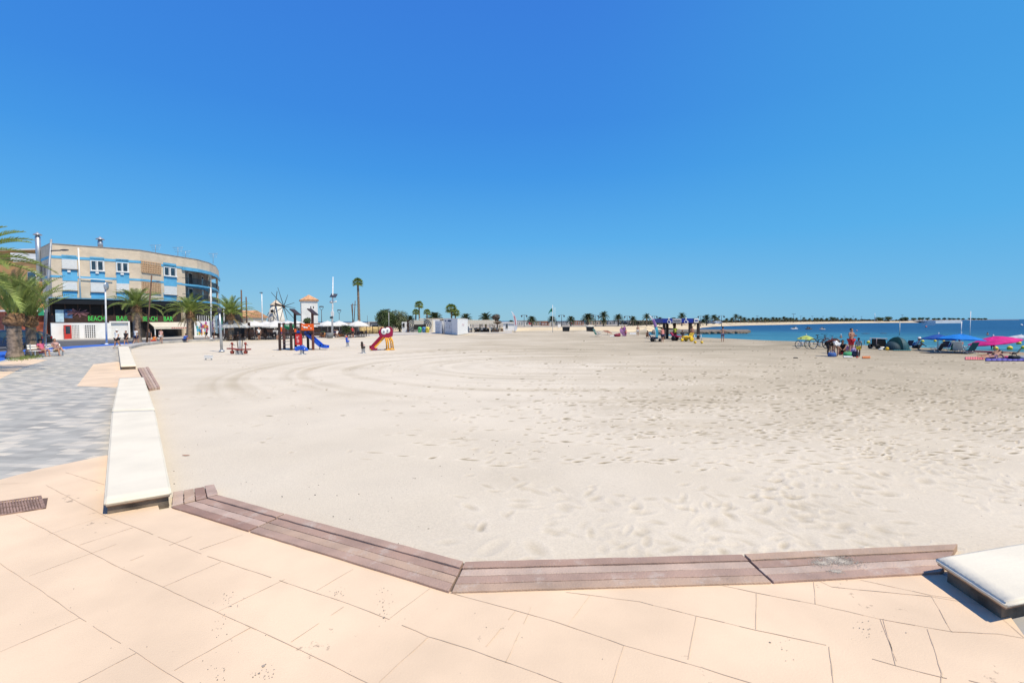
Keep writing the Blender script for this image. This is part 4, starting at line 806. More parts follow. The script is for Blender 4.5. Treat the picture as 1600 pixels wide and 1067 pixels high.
# pergola
t = thing('pergola', 'cream flat roofed open pergola over the chiringuito tables', 'pergola', D(755, 519, 106)); t.location.z = 0; mb = MB(); Yp = 100
a_ = D(731, 500, Yp); b__ = D(771, 500, Yp); mb.box(a_.x, b__.x, Yp, Yp+9, a_.z-.9, a_.z-.3+.3); mb.build('roof', M_cream, t, world=True)
mb = MB(); c_ = D(786, 503.5, Yp+2); mb.extr([Vector((b__.x+.01, Yp, a_.z-.3)), Vector((b__.x+.01, Yp, a_.z-.45)), Vector((c_.x, Yp, c_.z))], (0, 7, 0)); mb.build('sloping_roof', mat('wicker_roof', (.36, .28, .19), var=.2), t, world=True)
for x_ in (738, 749, 764.5, 771, 780):
    q_ = D(x_, 510, Yp+.3 if x_ in (738, 764.5) else Yp+5); MB().box(q_.x, q_.x+.28, q_.y, q_.y+.28, -.1, a_.z-.91 if x_ < 771 else a_.z-1.2).build('post', M_cream, t, world=True)
MB().box(D(733, 5, Yp).x, D(783, 5, Yp).x, Yp+8.6, Yp+8.8, -.05, .6).build('back_wall', mat('pergola_wall', (.16, .10, .07), var=.3), t, world=True)
simple_block('white_kiosk', 'small white flat kiosk right of the pergola', D(786, 519, 112), D(806, 519, 112), 1.9, 4, M_wh, [(.2, .4, .3, .9)])
# ---- toilet cabins
M_cab = mat('cabin_white', (.80, .80, .79), rough=.5, var=.03); M_cabg = mat('cabin_sign_blue', (.03, .05, .12))
def cabin(lbl, cpx, cpy, lpx, lpy, rpx, rpy, ytop, big):
    c = P(cpx, cpy, -.05); l_ = P(lpx, lpy, -.05); r_ = P(rpx, rpy, -.05); h = D(cpx, ytop, c.y).z+.05; t = thing('toilet_cabin', lbl, 'cabin', c)
    q = [l_, c, r_, l_+r_-c]; MB().prism([(v.x, v.y) for v in q], .0, h).build('walls', M_cab, t, world=True, bevel=.03)
    e = .06; MB().prism([(v.x+(v.x-(c.x+l_.x+r_.x)/3)*.02, v.y-.02) for v in q], h+.003, h+.1).build('roof', M_cab, t, world=True)
    MB().prism([(v.x, v.y+.05) for v in q], -.2, -.004).build('skid', mat('cabin_skid', (.2, .19, .18)), t, world=True)
    u = (c-l_); n_ = Vector((u.y, -u.x, 0)).normalized(); n_ = n_ if n_.y < 0 else -n_
    d = MB().obox(l_+u*(.18)+n_*.003+Vector((0, 0, .12)), u*(.5 if not big else .42), n_*.04, (0, 0, h*.78)).build('door', mat('cabin_door', (.66, .68, .69)), t, world=True)
    MB().obox(l_+u*.2+n_*.05+Vector((0, 0, h*.45)), u.normalized()*.08, n_*.06, (0, 0, .16)).build('handle', M_metal, d, world=True)
    if big:
        MB().obox(l_+u*.32+n_*.045+Vector((0, 0, h*.86)), u*.24, n_*.02, (0, 0, h*.1)).build('sign', M_cabg, t, world=True)
        MB().obox(l_+u*.08+n_*.045+Vector((0, 0, h*.88)), u*.12, n_*.02, (0, 0, h*.06)).build('sign', M_cabg, t, world=True)
        s_ = MB(); b0 = l_+u*.45+n_*.05; s_.ball(b0+Vector((0, 0, h*.6)), .07, .02, .07, 8, 5); s_.obox(b0+Vector((0, 0, h*.45)), u.normalized()*.06, n_*.02, (0, 0, h*.12)); s_.obox(b0+Vector((0, 0, h*.45)), u.normalized()*.2, n_*.02, (0, 0, .05)); s_.obox(b0+u.normalized()*.16+Vector((0, 0, h*.38)), u.normalized()*.05, n_*.02, (0, 0, h*.07)); s_.build('wheelchair_symbol', M_cabg, t, world=True)
        v_ = r_-c; m2 = Vector((v_.y, -v_.x, 0)).normalized(); m2 = m2 if m2.y < 0 else -m2
        MB().obox(c+v_*.4+m2*.003+Vector((0, 0, h*.58)), v_*.22, m2*.02, (0, 0, h*.14)).build('notice', mat('notice_pale', (.70, .60, .62)), t, world=True)
    return t
cabin('large white accessible toilet cabin with a blue sign and wheelchair mark', 715, 523.8, 694, 521.6, 731, 521.5, 499, True)
cabin('smaller white toilet cabin left of the large one', 690.5, 521.8, 680, 521, 693.5, 520.6, 502.5, False)
# ---- bamboo fence and low grey hut
t = thing('bamboo_fence', 'tan bamboo fence behind the white parasols', 'fence', P(575, 521)); Yf = 88
a_ = D(555, 520, Yf); b__ = D(600, 520, Yf+4); mb = MB(); n_ = 90
for k in range(n_): q_ = a_.lerp(b__, k/n_); mb.tube([Vector((q_.x, q_.y, -.1)), Vector((q_.x, q_.y, D(575, 511, Yf).z+random.uniform(-.03, .06)))], .045, 5)
mb.build('canes', mat('bamboo', (.52, .38, .17), rough=.8, var=.25, scale=2), t, world=True)
for k in range(6): q_ = a_.lerp(b__, k/5); MB().box(q_.x-.05, q_.x+.05, q_.y-.12, q_.y-.05, -.1, 1.5).build('post', M_brn, t, world=True)
simple_block('grey_hut', 'low grey flat roofed hut behind the bamboo fence', D(578, 519, 108), D(607, 519, 108), 2.2, 5, mat('hut_grey', (.28, .27, .26)), [(.1, .5, .35, .8)], mat('hut_roof', (.45, .45, .44)))
# ================================================================ PALMS AND TREES
M_fr = mat('palm_frond', (.27, .34, .08), rough=.55, var=.3, scale=1.5, trans=.25); M_frd = mat('palm_frond_dry', (.30, .22, .09), rough=.8, var=.25, scale=2, trans=.15)
M_tr = mat('palm_trunk', (.27, .20, .145), rough=.95, var=.35, scale=4, bump=.9, bscale=14, dirt=(.10, .075, .055)); M_trt = mat('palm_boot', (.25, .14, .07), rough=.95, var=.3, scale=6)
M_ffr = mat('far_frond', (.085, .11, .04), rough=.7, var=.35, scale=.8); M_leaf = mat('tree_leaf', (.085, .125, .04), rough=.7, var=.4, scale=.8, trans=.15); M_leaf2 = mat('tree_leaf_olive', (.15, .17, .08), rough=.7, var=.35, scale=.8, trans=.15)
def frond(mb, base, az, el_, L, droop, ll, n, w, vee=.5, curl=0):
    p_ = Vector(base); a_ = el_; st = L/n; h = Vector((math.cos(az), math.sin(az), 0)); sd = Vector((-h.y, h.x, 0)); pts = [p_.copy()]
    for k in range(n):
        d_ = h*math.cos(a_)+Vector((0, 0, math.sin(a_))); up = sd.cross(d_)*-1
        if up.z < 0: up = -up
        p_ = p_+d_*st; pts.append(p_.copy()); a_ -= droop/n*(.4+1.2*k/n); t_ = (k+1)/n
        if t_ > .14:
            l_ = ll*math.sin(pi*min(1, .12+t_*.86))**.6*random.uniform(.85, 1.1)
            for s_ in (-1, 1):
                v_ = (sd*s_*.78+up*vee*random.uniform(.5, 1.2)+d_*.75+Vector((0, 0, -.25*curl))).normalized()*l_
                b_ = p_-d_*w; c_ = p_+d_*w; mid = p_+v_*.55
                mb.face([b_, c_, mid+d_*w*.8, mid-d_*w*.8]); tip = p_+v_-Vector((0, 0, l_*.18)); mb.face([mid-d_*w*.8, mid+d_*w*.8, tip])
    r_ = max(.012, w*.5)
    mb.tube(pts, [r_*(1.8-1.5*k/n) for k in range(n+1)], 4, cap=False)
def date_palm(name, label, cat, loc, th, tr, cr, nf=46, n=26, ll=.5, w=.022, rz=0, group=None, mf=None, lean=0, up=.0, skirt=True, dryn=7, wind=0, maxel=86, dro=95):
    t = thing(name, label, cat, loc, rz, group); mb = MB(); pr = []; k = 0; N_ = max(8, int(th/.11))
    for i in range(N_+1):
        f = i/N_; r_ = tr*(1.12-.18*f+(.25*(1-f*6) if f < .16 else 0)); pr.append((r_*(1.07 if i % 2 else .95), th*f))
    i0 = len(mb.v); mb.lathe(pr, (0, 0, 0), 14, jitter=.05)
    mb.v = [(x+lean*z*z/th*.5, y, z) for x, y, z in mb.v]; top = Vector((lean*th*.5, 0, th)); mb.build('trunk', M_tr, t)
    if skirt:
        b2 = MB(); b2.lathe([(tr*.95, -.45), (tr*1.35, -.3), (tr*1.5, -.12), (tr*1.25, .05), (tr*.9, .35), (tr*.3, .6)], top, 14, jitter=.08)
        for k in range(70):
            a_ = random.uniform(0, 2*pi); z_ = random.uniform(-.4, .3); r_ = tr*1.3; q_ = top+Vector((math.cos(a_)*r_*.9, math.sin(a_)*r_*.9, z_)); b2.tube([q_, q_+Vector((math.cos(a_)*.12, math.sin(a_)*.12, .16))], [.04, .015], 4)
        b2.build('crown_base', M_trt, t)
    fb = MB(); dry = MB()
    for k in range(nf):
        f = (k+.5)/nf; az = k*2.39996+random.uniform(-.2, .2); e_ = R(-12+up+(maxel+12-up)*f**.8)+random.uniform(-.1, .1); L_ = cr*(1.06-.30*f)*random.uniform(.88, 1.08)
        frond(fb, top+Vector((math.cos(az)*tr*.4, math.sin(az)*tr*.4, .15+f*.25)), az+wind*math.sin(az)*-1, e_, L_, R(dro-dro*.4*f)*random.uniform(.8, 1.2), ll, n, w)
    fb.build('crown', mf or M_fr, t)
    if skirt:
        for k in range(dryn): frond(dry, top+Vector((0, 0, -.1)), random.uniform(0, 6.28), R(-25), cr*.6, R(55), ll*.7, int(n*.7), w)
        dry.build('dry_fronds', M_frd, t)
    return t
def fan_palm(name, label, loc, th, tr, cr, nf=34, group=None, far=False):
    t = thing(name, label, 'palm tree', loc, random.random()*6, group); N_ = 20; mb = MB(); mb.lathe([(tr*(1.3-.5*i/N_)*(1.05 if i % 2 else .96), th*i/N_) for i in range(N_+1)], (0, 0, 0), 10); bend = random.uniform(-.04, .04)
    mb.v = [(x+bend*z*z/th, y, z) for x, y, z in mb.v]; top = Vector((bend*th, 0, th)); mb.build('trunk', M_tr, t); fb = MB(); dr = MB()
    for k in range(nf):
        f = (k+.5)/nf; az = k*2.4; e_ = R(-35+115*f); d_ = Vector((math.cos(az)*math.cos(e_), math.sin(az)*math.cos(e_), math.sin(e_))); q_ = top+d_*cr*.45; tgt = fb
        fb.tube([top, q_], .02, 3, cap=False); sd = Vector((-math.sin(az), math.cos(az), 0)); up = d_.cross(sd)
        for j in range(11):
            a_ = R(-80+160*j/10); v_ = (d_*math.cos(a_)+sd*math.sin(a_)+Vector((0, 0, -.25)))*cr*.55*random.uniform(.85, 1.1); pp = sd*.03*cr; pw = (d_*-math.sin(a_)+sd*math.cos(a_))*cr*.05
            fb.face([q_, q_+v_*.6+pw, q_+v_-Vector((0, 0, cr*.08)), q_+v_*.6-pw])
    fb.build('crown', M_ffr if far else M_fr, t)
    for k in range(24): a_ = k*2.4; dr.tube([top+Vector((0, 0, -.05)), top+Vector((math.cos(a_)*cr*.22, math.sin(a_)*cr*.22, -cr*random.uniform(.2, .5)))], [.05, .02], 3)
    dr.build('dry_fronds', M_frd, t); return t
def base_at(px, Yd, z=0.0): p_ = D(px, 500, Yd); return Vector((p_.x, Yd, z))
# near palms on the left
Y1 = P(22, 560).y
date_palm('date_palm', 'stout date palm with the thickest trunk at the left edge by the blue lane', 'palm tree', P(24, 559), 2.6, .37, 3.7, nf=42, n=30, ll=.38, w=.036, up=66, maxel=90, dro=52, dryn=1)
date_palm('date_palm', 'slimmer date palm with reddish crown base close to the seated pair', 'palm tree', P(50, 556), 2.5, .28, 3.4, nf=32, n=28, ll=.36, w=.036, up=62, maxel=90, dro=50, dryn=1)
bp_ = D(-34, 500, 21.5); date_palm('date_palm', 'date palm outside the left edge reaching its big fronds into the picture', 'palm tree', (bp_.x-1.0, bp_.y, 0), 4.7, .34, 3.6, nf=40, n=34, ll=.62, w=.040, dro=80)
date_palm('date_palm', 'date palm in front of the green letters of the bar', 'palm tree', base_at(213.5, 53), 3.9, .36, 3.1, nf=44, n=26, w=.034, up=28, dro=80)
date_palm('date_palm', 'date palm standing beside the cream awning in front of the balconies', 'palm tree', base_at(296, 58), 3.3, .36, 3.2, nf=44, n=26, w=.036, up=20, lean=.06, dro=82)
date_palm('date_palm', 'date palm over the first white terrace parasol right of the apartment block', 'palm tree', base_at(360.5, 60), 3.1, .34, 3.3, nf=42, n=26, w=.036, up=24, dro=80)
# background fan palms
fan_palm('fan_palm', 'very tall slender fan palm rising alone above the white parasols', base_at(561, 100), 10.9, .26, 1.35, 34)
for x_, ty, Yd, cr_, lb in ((655.5, 470, 118, 1.4, 'tallest fan palm in front of the striped mural'), (649.5, 482.5, 112, 1.1, 'left fan palm of the three by the striped mural'), (667, 482.5, 112, 1.1, 'right fan palm of the three by the striped mural'), (706, 474, 122, 1.9, 'tall palm behind the large white toilet cabin'), (712, 482, 124, 1.6, 'lower palm half hidden by the tall one behind the large toilet cabin')):
    fan_palm('fan_palm', lb, base_at(x_, Yd), D(x_, ty, Yd).z-cr_*.75, .18, cr_, 30)
# far date palms: three variants, then copies
fvar = []
for v_ in range(3):
    t = thing('far_palm', 'x', 'palm tree'); th = [1.9, 2.4, 2.9][v_]; mb = MB(); mb.lathe([(.34, 0), (.24, .4), (.23, th), (.38, th+.1), (.2, th+.5)], (0, 0, 0), 8); mb.build('trunk', M_tr, t); fb = MB(); nf = [34, 30, 26][v_]; n_ = 11
    for k in range(nf):
        f = (k+.5)/nf; az = k*2.4+random.uniform(-.2, .2); frond(fb, (0, 0, th+.2), az, R(-25+108*f), 2.35*random.uniform(.85, 1.1)*(1.05-.25*f), R(85-30*f), .62, n_, .09)
    fb.build('crown', M_ffr, t); fvar.append(t)
HT = [3.9, 4.5, 5.1]; usedv = [False]*3
def far_palm(px, ty, Yd, v_, label, group=None, z0=.7, name='far_palm'):
    h = D(px, ty, Yd).z-z0; sc = h/HT[v_]; loc = base_at(px, Yd, z0)
    if not usedv[v_]:
        usedv[v_] = True; o = fvar[v_]; o.location = loc; o.scale = (sc,)*3; o.rotation_euler.z = random.random()*6
        o['label'] = label
        if group: o['group'] = group
    else: o = dup(fvar[v_], loc, random.random()*6, label, None, (sc*random.uniform(.78, 1.15), sc*random.uniform(.78, 1.15), sc)); 
    if group: o['group'] = group
    elif 'group' in o: del o['group']
    return o
named = [(831, 492.5, 150, 0, 'bushy palm just right of the white feather flag'), (862.5, 492.5, 150, 0, 'palm directly behind the green flag pole'), (892, 492.5, 148, 0, 'palm rising behind the left of the two dark boxes'), (919, 488, 146, 0, 'broad palm behind the right of the two dark boxes'), (943, 484.5, 150, 2, 'tallest palm of the row left of the purple sunshade'), (943.5, 496, 140, 0, 'short palm standing in front of the tallest one of the row'), (966, 489, 146, 1, 'palm directly behind the purple sunshade'), (989, 492.3, 146, 1, 'slim palm between the purple sunshade and the cyan feather flag'), (1010.6, 488, 142, 2, 'palm right behind the top of the cyan feather flag'), (1031, 494.5, 150, 0, 'small brownish palm at the left end of the blue sign shelter'), (1052, 495, 150, 0, 'palm top peeping over the grey panel of the blue shelter'), (1065.5, 486.5, 142, 2, 'tall palm rising above the blue sign shelter'), (1086, 496, 150, 0, 'palm top behind the white panel of the blue shelter'), (1104, 490, 155, 1, 'tall palm right of the blue sign shelter'), (1098.5, 497.5, 152, 0, 'low palm touching the right post of the shelter'),
 (728, 488, 125, 0, 'round palm top above the cabin roof end of the pergola'), (759, 486, 118, 1, 'broad palm growing behind the middle of the pergola'), (679, 485.5, 125, 0, 'spreading palm above the white pavilion roof'), (641, 491.5, 125, 0, 'small palm left of the striped mural'), (799, 499.5, 140, 0, 'low palm left of the white feather flag foot')]
for a_ in named: far_palm(a_[0], a_[1], a_[2], a_[3], a_[4], z0=.7 if a_[2] >= 119 else 0)
bayp = [(1115.6, 491, 1), (1120.6, 495.5, 0), (1135.6, 497, 0), (1144, 496, 0), (1150, 490, 2), (1157, 493, 1), (1163, 495.5, 0), (1170, 497, 0), (1176.5, 496, 0), (1183, 496.5, 0), (1189, 495.3, 1), (1195.8, 496, 0), (1201, 497, 0), (1207.5, 495, 1), (1213, 496, 0), (1218, 496, 1), (1224.7, 494.2, 2), (1229, 496, 0), (1235, 496, 1), (1239, 497, 0), (1244.6, 496.3, 1), (1256, 495.5, 2), (1265, 497, 0), (1273, 496.7, 0), (1277, 496.6, 0), (1283, 496.8, 0), (1308.6, 496.3, 1), (1315.5, 497, 0), (1329, 496.8, 0), (1337, 497.3, 0)]
def spit_depth(px):                           # a little behind the far beach
    xs = [b[0] for b in bay]; ys = [v.y for v in bayt]; return float(np.interp(px, xs, ys))+6
ORD = lambda n: ('%d%s' % (n, 'th' if 10 <= n % 100 <= 20 else {1: 'st', 2: 'nd', 3: 'rd'}.get(n % 10, 'th')))
for bi, (px, ty, v_) in enumerate(bayp):
    Yd = spit_depth(px)+random.uniform(0, 8); far_palm(px, ty-.6, Yd, v_, ORD(bi+1)+' palm from the left in the row along the beach across the bay', 'palms across the bay')
# broadleaf trees
def leaf_tree(name, label, cat, loc, H, Wd, trunk, nl, m, ls=.25, group=None, blobs=9, flat=.6):
    t = thing(name, label, cat, loc, 0, group); mb = MB(); th = H*trunk; mb.tube([(0, 0, -.1), (.05, 0, th*.6), (0, .05, th)], [H*.05, H*.038, H*.03], 8); C_ = []
    for k in range(blobs):
        a_ = random.uniform(0, 2*pi); r_ = random.uniform(.05, .62)*Wd*.5; c_ = Vector((math.cos(a_)*r_, math.sin(a_)*r_, th+(H-th)*random.uniform(.15, .85)*(1-.35*r_/(Wd*.5)))); C_.append((c_, random.uniform(.22, .34)*Wd)); mb.tube([(0, 0, th*.8), c_*.5+Vector((0, 0, th*.45)), c_], [H*.02, H*.012, H*.006], 5)
    mb.build('trunk', M_tr, t); fb = MB()
    for k in range(nl):
        c_, r_ = random.choice(C_); d_ = Vector((random.gauss(0, 1), random.gauss(0, 1), random.gauss(0, 1))).normalized(); q_ = c_+Vector((d_.x, d_.y, d_.z*flat))*r_*random.uniform(.55, 1.08); s_ = ls*random.uniform(.6, 1.3)
        u_ = Vector((random.gauss(0, 1), random.gauss(0, 1), random.gauss(0, .5))).normalized(); v_ = u_.cross(d_).normalized(); fb.face([q_-u_*s_*.5, q_-v_*s_*.3, q_+u_*s_*.5, q_+v_*s_*.3])
    fb.build('crown', m, t); return t
leaf_tree('leafy_tree', 'dark round leafy tree right of the bamboo fence', 'tree', base_at(603, 104), D(603, 473, 104).z, 5.4, .10, 9000, M_leaf, .30, blobs=15, flat=.85)
leaf_tree('leafy_tree', 'lighter olive tree between the dark tree and the white pavilion', 'tree', base_at(624, 106), D(624, 479.5, 106).z, 4.8, .12, 7000, M_leaf2, .28, blobs=13, flat=.85)
leaf_tree('leafy_bush', 'brown bushy crown behind the right end of the pergola', 'bush', base_at(777, 120, .7), D(777, 488, 120).z-.7, 3.0, .2, 1800, mat('leaf_brown', (.14, .10, .07), var=.3), .3)
leaf_tree('leafy_bush', 'green shrub growing at the foot of the white tower', 'bush', base_at(481, 92), D(481, 494, 92).z, 2.4, .45, 1500, M_leaf, .25)
leaf_tree('potted_olive', 'green bush in front of the rightmost white parasol', 'bush', base_at(541, 66), D(541, 506, 66).z, 1.5, .3, 1300, M_leaf, .16)
rt = [(1301, 494.8, 9.5, 0), (1292, 496.6, 5, 0), (1323, 496.5, 5.5, 0), (1375, 495.4, 12, 0), (1389, 494.3, 10, 0), (1409, 496.5, 7, 0), (1415.5, 495, 9, 0), (1428, 496.4, 7.5, 0), (1437, 495.7, 5, 0), (1441, 496, 5, 0), (1449, 496.2, 6, 0), (1459, 497, 6.5, 0), (1467, 496.8, 6, 0), (1475.6, 496.3, 6, 0), (1484, 496.6, 6, 0), (1490.5, 497, 5, 0), (1497, 496.8, 6, 0), (1504.5, 497.2, 5, 0), (1516, 496.9, 6, 0), (1522, 496.9, 6, 0), (1528.5, 497, 5, 0), (1533, 497.4, 4, 0), (1539, 497, 6, 0)]
rt0 = None
for ri, (px, ty, wp_, _) in enumerate(rt):
    Yd = spit_depth(min(px, 1439)) if px < 1440 else 640+(px-1440)*2.2; h = D(px, ty-.4, Yd).z-.7; w_ = wp_*Yd/F
    if rt0 is None: rt0 = leaf_tree('round_tree', 'x', 'tree', (0, 0, 0), 5, 7, .3, 1100, M_leaf, .7, blobs=10, flat=.5); o = rt0
    else: o = dup(rt0, (0, 0, 0))
    o.location = base_at(px, Yd, .7); o.scale = (w_/7, w_/7, h/5); o.rotation_euler.z = random.random()*6
    if px < 1350: o['label'] = ('widest', 'leftmost', 'rightmost')[ri]+' of the three round dark trees among the palms across the bay' ; o['group'] = 'round trees among far palms'
    else: o['label'] = ORD(ri-2)+' round dark tree from the left on the distant low spit at the right'; o['group'] = 'round trees on the distant spit'
# ================================================================ LAMPS AND POLES
M_lamp = mat('lamp_grey', (.30, .32, .35), rough=.5, metal=.3); M_lampw = mat('lamp_white', (.74, .74, .73), rough=.5); M_rustp = mat('mast_brown', (.13, .075, .05), rough=.8); M_lampd = mat('lamp_dark', (.07, .075, .085), rough=.5)
def pole(name, label, cat, base, top, r, m, group=None, r2=None, extra=None):
    t = thing(name, label, cat, base, 0, group); b_ = Vector(base); tp = Vector(top)-b_; MB().tube([(0, 0, -.1), tp*.5, tp], [r, (r+(r2 or r*.7))/2, r2 or r*.7], 10).build('post', m, t); MB().lathe([(r*2, -.02), (r*2, .04), (r*1.2, .12)], (0, 0, 0), 12).build('foot', m, t)
    if extra: extra(t, tp)
    return t
def armhead(L=1.6, m=None):
    def f(t, tp): MB().tube([tp, tp+Vector((L*.5, 0, .12)), tp+Vector((L, 0, .05))], .04, 6).build('arm', m or M_lampd, t); MB().ball(tp+Vector((L*.9, 0, .03)), .42, .16, .08).build('lamp_head', m or M_lampd, t)
    return f
def vhead(t, tp):
    MB().tube([tp, tp+Vector((-.28, 0, .35)), tp+Vector((-.32, 0, .55))], .03, 5).tube([tp, tp+Vector((.28, 0, .35)), tp+Vector((.32, 0, .55))], .03, 5).build('bracket', M_lampd, t); MB().lathe([(.18, 0), (.36, .05), (.34, .14), (.05, .2)], tp+Vector((0, 0, .52)), 12).build('lamp_head', M_lampd, t)
def twin(t, tp):
    MB().tube([tp+Vector((-.75, 0, 0)), tp+Vector((0, 0, .12)), tp+Vector((.75, 0, 0))], .04, 5).build('arm', M_lampd, t)
    for s_ in (-1, 1): MB().lathe([(.22, 0), (.25, -.3), (.08, -.55)][::-1], tp+Vector((s_*.75, 0, 0)), 8).build('lamp_head', M_lampd, t)
b_ = P(346.5, 549); pole('shower_pole', 'thick grey metal pole standing alone in the sand near the playground', 'pole', b_, D(343, 488, b_.y), .11, M_metal, extra=lambda t, tp: MB().lathe([(.1, 0), (.16, .02), (.16, .3), (.1, .34)], tp, 10).build('cap', M_lampd, t))
b_ = base_at(165, 50); pole('street_lamp', 'slim white street lamp in front of the bar doors', 'street lamp', b_, D(164.5, 446, 50), .09, M_lampw, extra=lambda t, tp: MB().ball(tp+Vector((.1, 0, -.1)), .14, .3, .45).build('lamp_head', M_metal, t))
b_ = base_at(65, 36); pole('leaning_mast', 'tall blue grey mast leaning right above the left palms', 'mast', b_, D(80, 374, 36), .10, M_lamp, extra=lambda t, tp: MB().tube([tp*.9, tp*.9+Vector((.8, 0, .03))], .05, 6).ball(tp*.9+Vector((1.1, 0, .05)), .35, .12, .07).build('lamp_arm', M_lampd, t))
b_ = base_at(227.5, 50); pole('leaning_mast', 'dark brown leaning mast lamp in front of the green bar letters', 'mast', b_, D(237, 430, 50), .09, M_rustp, extra=lambda t, tp: MB().tube([tp*.9, tp*.9+Vector((.5, 0, .05))], .04, 6).ball(tp*.9+Vector((.75, 0, .05)), .3, .1, .06).build('lamp_arm', M_lampd, t))
b_ = base_at(329, 66); pole('white_mast', 'white mast in front of the apartment balconies', 'mast', b_, D(329.3, 449, 66), .10, M_lampw)
b_ = base_at(349.8, 64); pole('white_mast', 'short white post left of the first terrace parasol', 'mast', b_, D(349.5, 480, 64), .07, M_lampw)
b_ = base_at(377.5, 68); pole('brown_mast', 'taller brown timber mast behind the first terrace parasol', 'mast', b_, D(377, 453, 68), .13, M_rustp)
b_ = base_at(385.5, 70); pole('brown_mast', 'shorter brown timber mast right of the taller one', 'mast', b_, D(384.5, 464, 70), .12, M_rustp)
b_ = base_at(409.5, 80); pole('street_lamp', 'white street lamp with a small flat head left of the windmill', 'street lamp', b_, D(409, 458, 80), .10, M_lampw, extra=lambda t, tp: MB().ball(tp+Vector((-.1, 0, .08)), .32, .2, .08).build('lamp_head', M_lampd, t))
b_ = base_at(502.3, 74); pole('lantern', 'dark forked lantern beside the white tower', 'street lamp', b_, D(502.3, 485, 74), .07, M_lampd, extra=vhead)
b_ = base_at(530, 82); pole('lantern', 'smaller forked lantern right of the solar mast', 'street lamp', b_, D(530, 490, 82), .06, M_lampd, extra=vhead)
b_ = base_at(607.5, 96); pole('lantern', 'thin lantern in front of the dark round tree', 'street lamp', b_, D(607.5, 488, 96), .05, M_lampw, extra=vhead)
# solar camera mast
b_ = P(519, 527.5); t = pole('solar_mast', 'tall white mast with solar panel, camera and cabinet beside the terrace', 'mast', b_, D(520.3, 432.6, b_.y), .17, M_lampw, r2=.06); tp = D(520, 461.5, b_.y)-b_
MB().obox(tp+Vector((-.35, -.4, -.25)), (.9, 0, -.1), (.12, .55, .55), (0, .04, -.04)).build('solar_panel', mat('solar_cell', (.04, .045, .06), rough=.3, spec=.8), t)
cz_ = (D(520, 472, b_.y)-b_).z; MB().ball((0, 0, cz_), .28, .28, .2).build('camera_dome', M_metal, t); MB().tube([(0, 0, cz_), (.65, 0, cz_+.05)], [.06, .1], 8).ball((.68, 0, cz_+.07), .14, .14, .12).build('camera_arm', M_lampw, t)
cz_ = (D(520, 490, b_.y)-b_).z; MB().box(-.02, .42, -.3, -.16, cz_-.38, cz_+.32).build('cabinet', M_lampw, t, bevel=.02); MB().box(-.2, .2, -.22, .1, cz_-.75, cz_-.45).build('battery_box', M_lampd, t)
b_ = P(515.5, 528); t = thing('planter', 'grey planter at the foot of the solar mast', 'planter', b_); MB().lathe([(.42, 0), (.55, .75), (.5, .76), (.45, .6)], (0, 0, 0), 14).build('pot', mat('pot_grey', (.20, .21, .21)), t); MB().lathe([(.45, .60), (.01, .66)], (0, 0, 0), 12).build('soil', M_dk, t)
# V mast behind the fence
b_ = base_at(551.5, 96); t = thing('boat_mast', 'dark V shaped timber masts with a crossbar beside the tall fan palm', 'mast', b_)
for (x0, y0, x1, y1) in ((551, 505, 551, 474), (553, 505, 555, 470), (552, 505, 549, 476)): MB().tube([D(x0, y0, 96)-b_, D(x1, y1, 96)-b_], .08, 6).build('spar', M_rustp, t)
MB().tube([D(548, 476.5, 96)-b_, D(557, 476.2, 96)-b_], .05, 6).build('crossbar', M_rustp, t)
# promenade lamps behind the bank
for k, (px, ty, lb) in enumerate([(877.5, 492, 'twin lantern right of the green flag'), (819, 492, 'single lantern left of the bushy palm by the white feather flag'), (931, 492.5, 'thin lantern between the broad palm and the tallest one'), (980, 493.5, 'thin lantern right of the purple sunshade palm'), (1022.5, 493.5, 'lantern just right of the cyan feather flag'), (1095, 493.5, 'lantern left of the tall palm beyond the shelter'), (1127.5, 493, 'tall twin lantern at the start of the far beach')]):
    b_ = base_at(px, 138, .7); pole('promenade_lamp', lb, 'street lamp', b_, D(px, ty+.6, 138), .09, M_lampd, extra=twin, group=None)
g_ = 'tiny lamps across the bay'; l0 = None
for px, ty in ((1183, 493.5), (1240, 490.5), (1251, 494), (1269, 494), (1286, 494.2), (1319, 494.2), (1333, 494.2), (1346, 494.5), (1409.5, 492)):
    Yd = spit_depth(px)+3; b_ = base_at(px, Yd, .7)
    if l0 is None: l0 = pole('far_lamp', 'tiny twin headed lamp standing along the beach across the bay', 'street lamp', b_, b_+Vector((0, 0, 6)), .16, M_lampd, group=g_, extra=lambda t, tp: (MB().box(-1.4, 1.4, -.1, .1, 5.9, 6.15).build('lamp_head', M_lampd, t)))
    o = l0 if px == 1183 else dup(l0, b_, 0)
    NL = globals().get('NL', 0)+1; o['label'] = ORD(NL)+' tiny twin headed lamp from the left along the beach across the bay'
    s_ = (D(px, ty, Yd).z-.7)/6.1; o.scale = (s_, s_, s_)
b_ = base_at(1367, 420, .7); pole('far_mast', 'thin white mast on the far shore left of the round trees', 'mast', b_, D(1367, 489.5, 420), .25, M_lampw)
b_ = base_at(574, 100); pole('thin_aerial', 'thin aerial poking up behind the bamboo fence', 'mast', b_, D(574, 493, 100), .05, M_lampd)
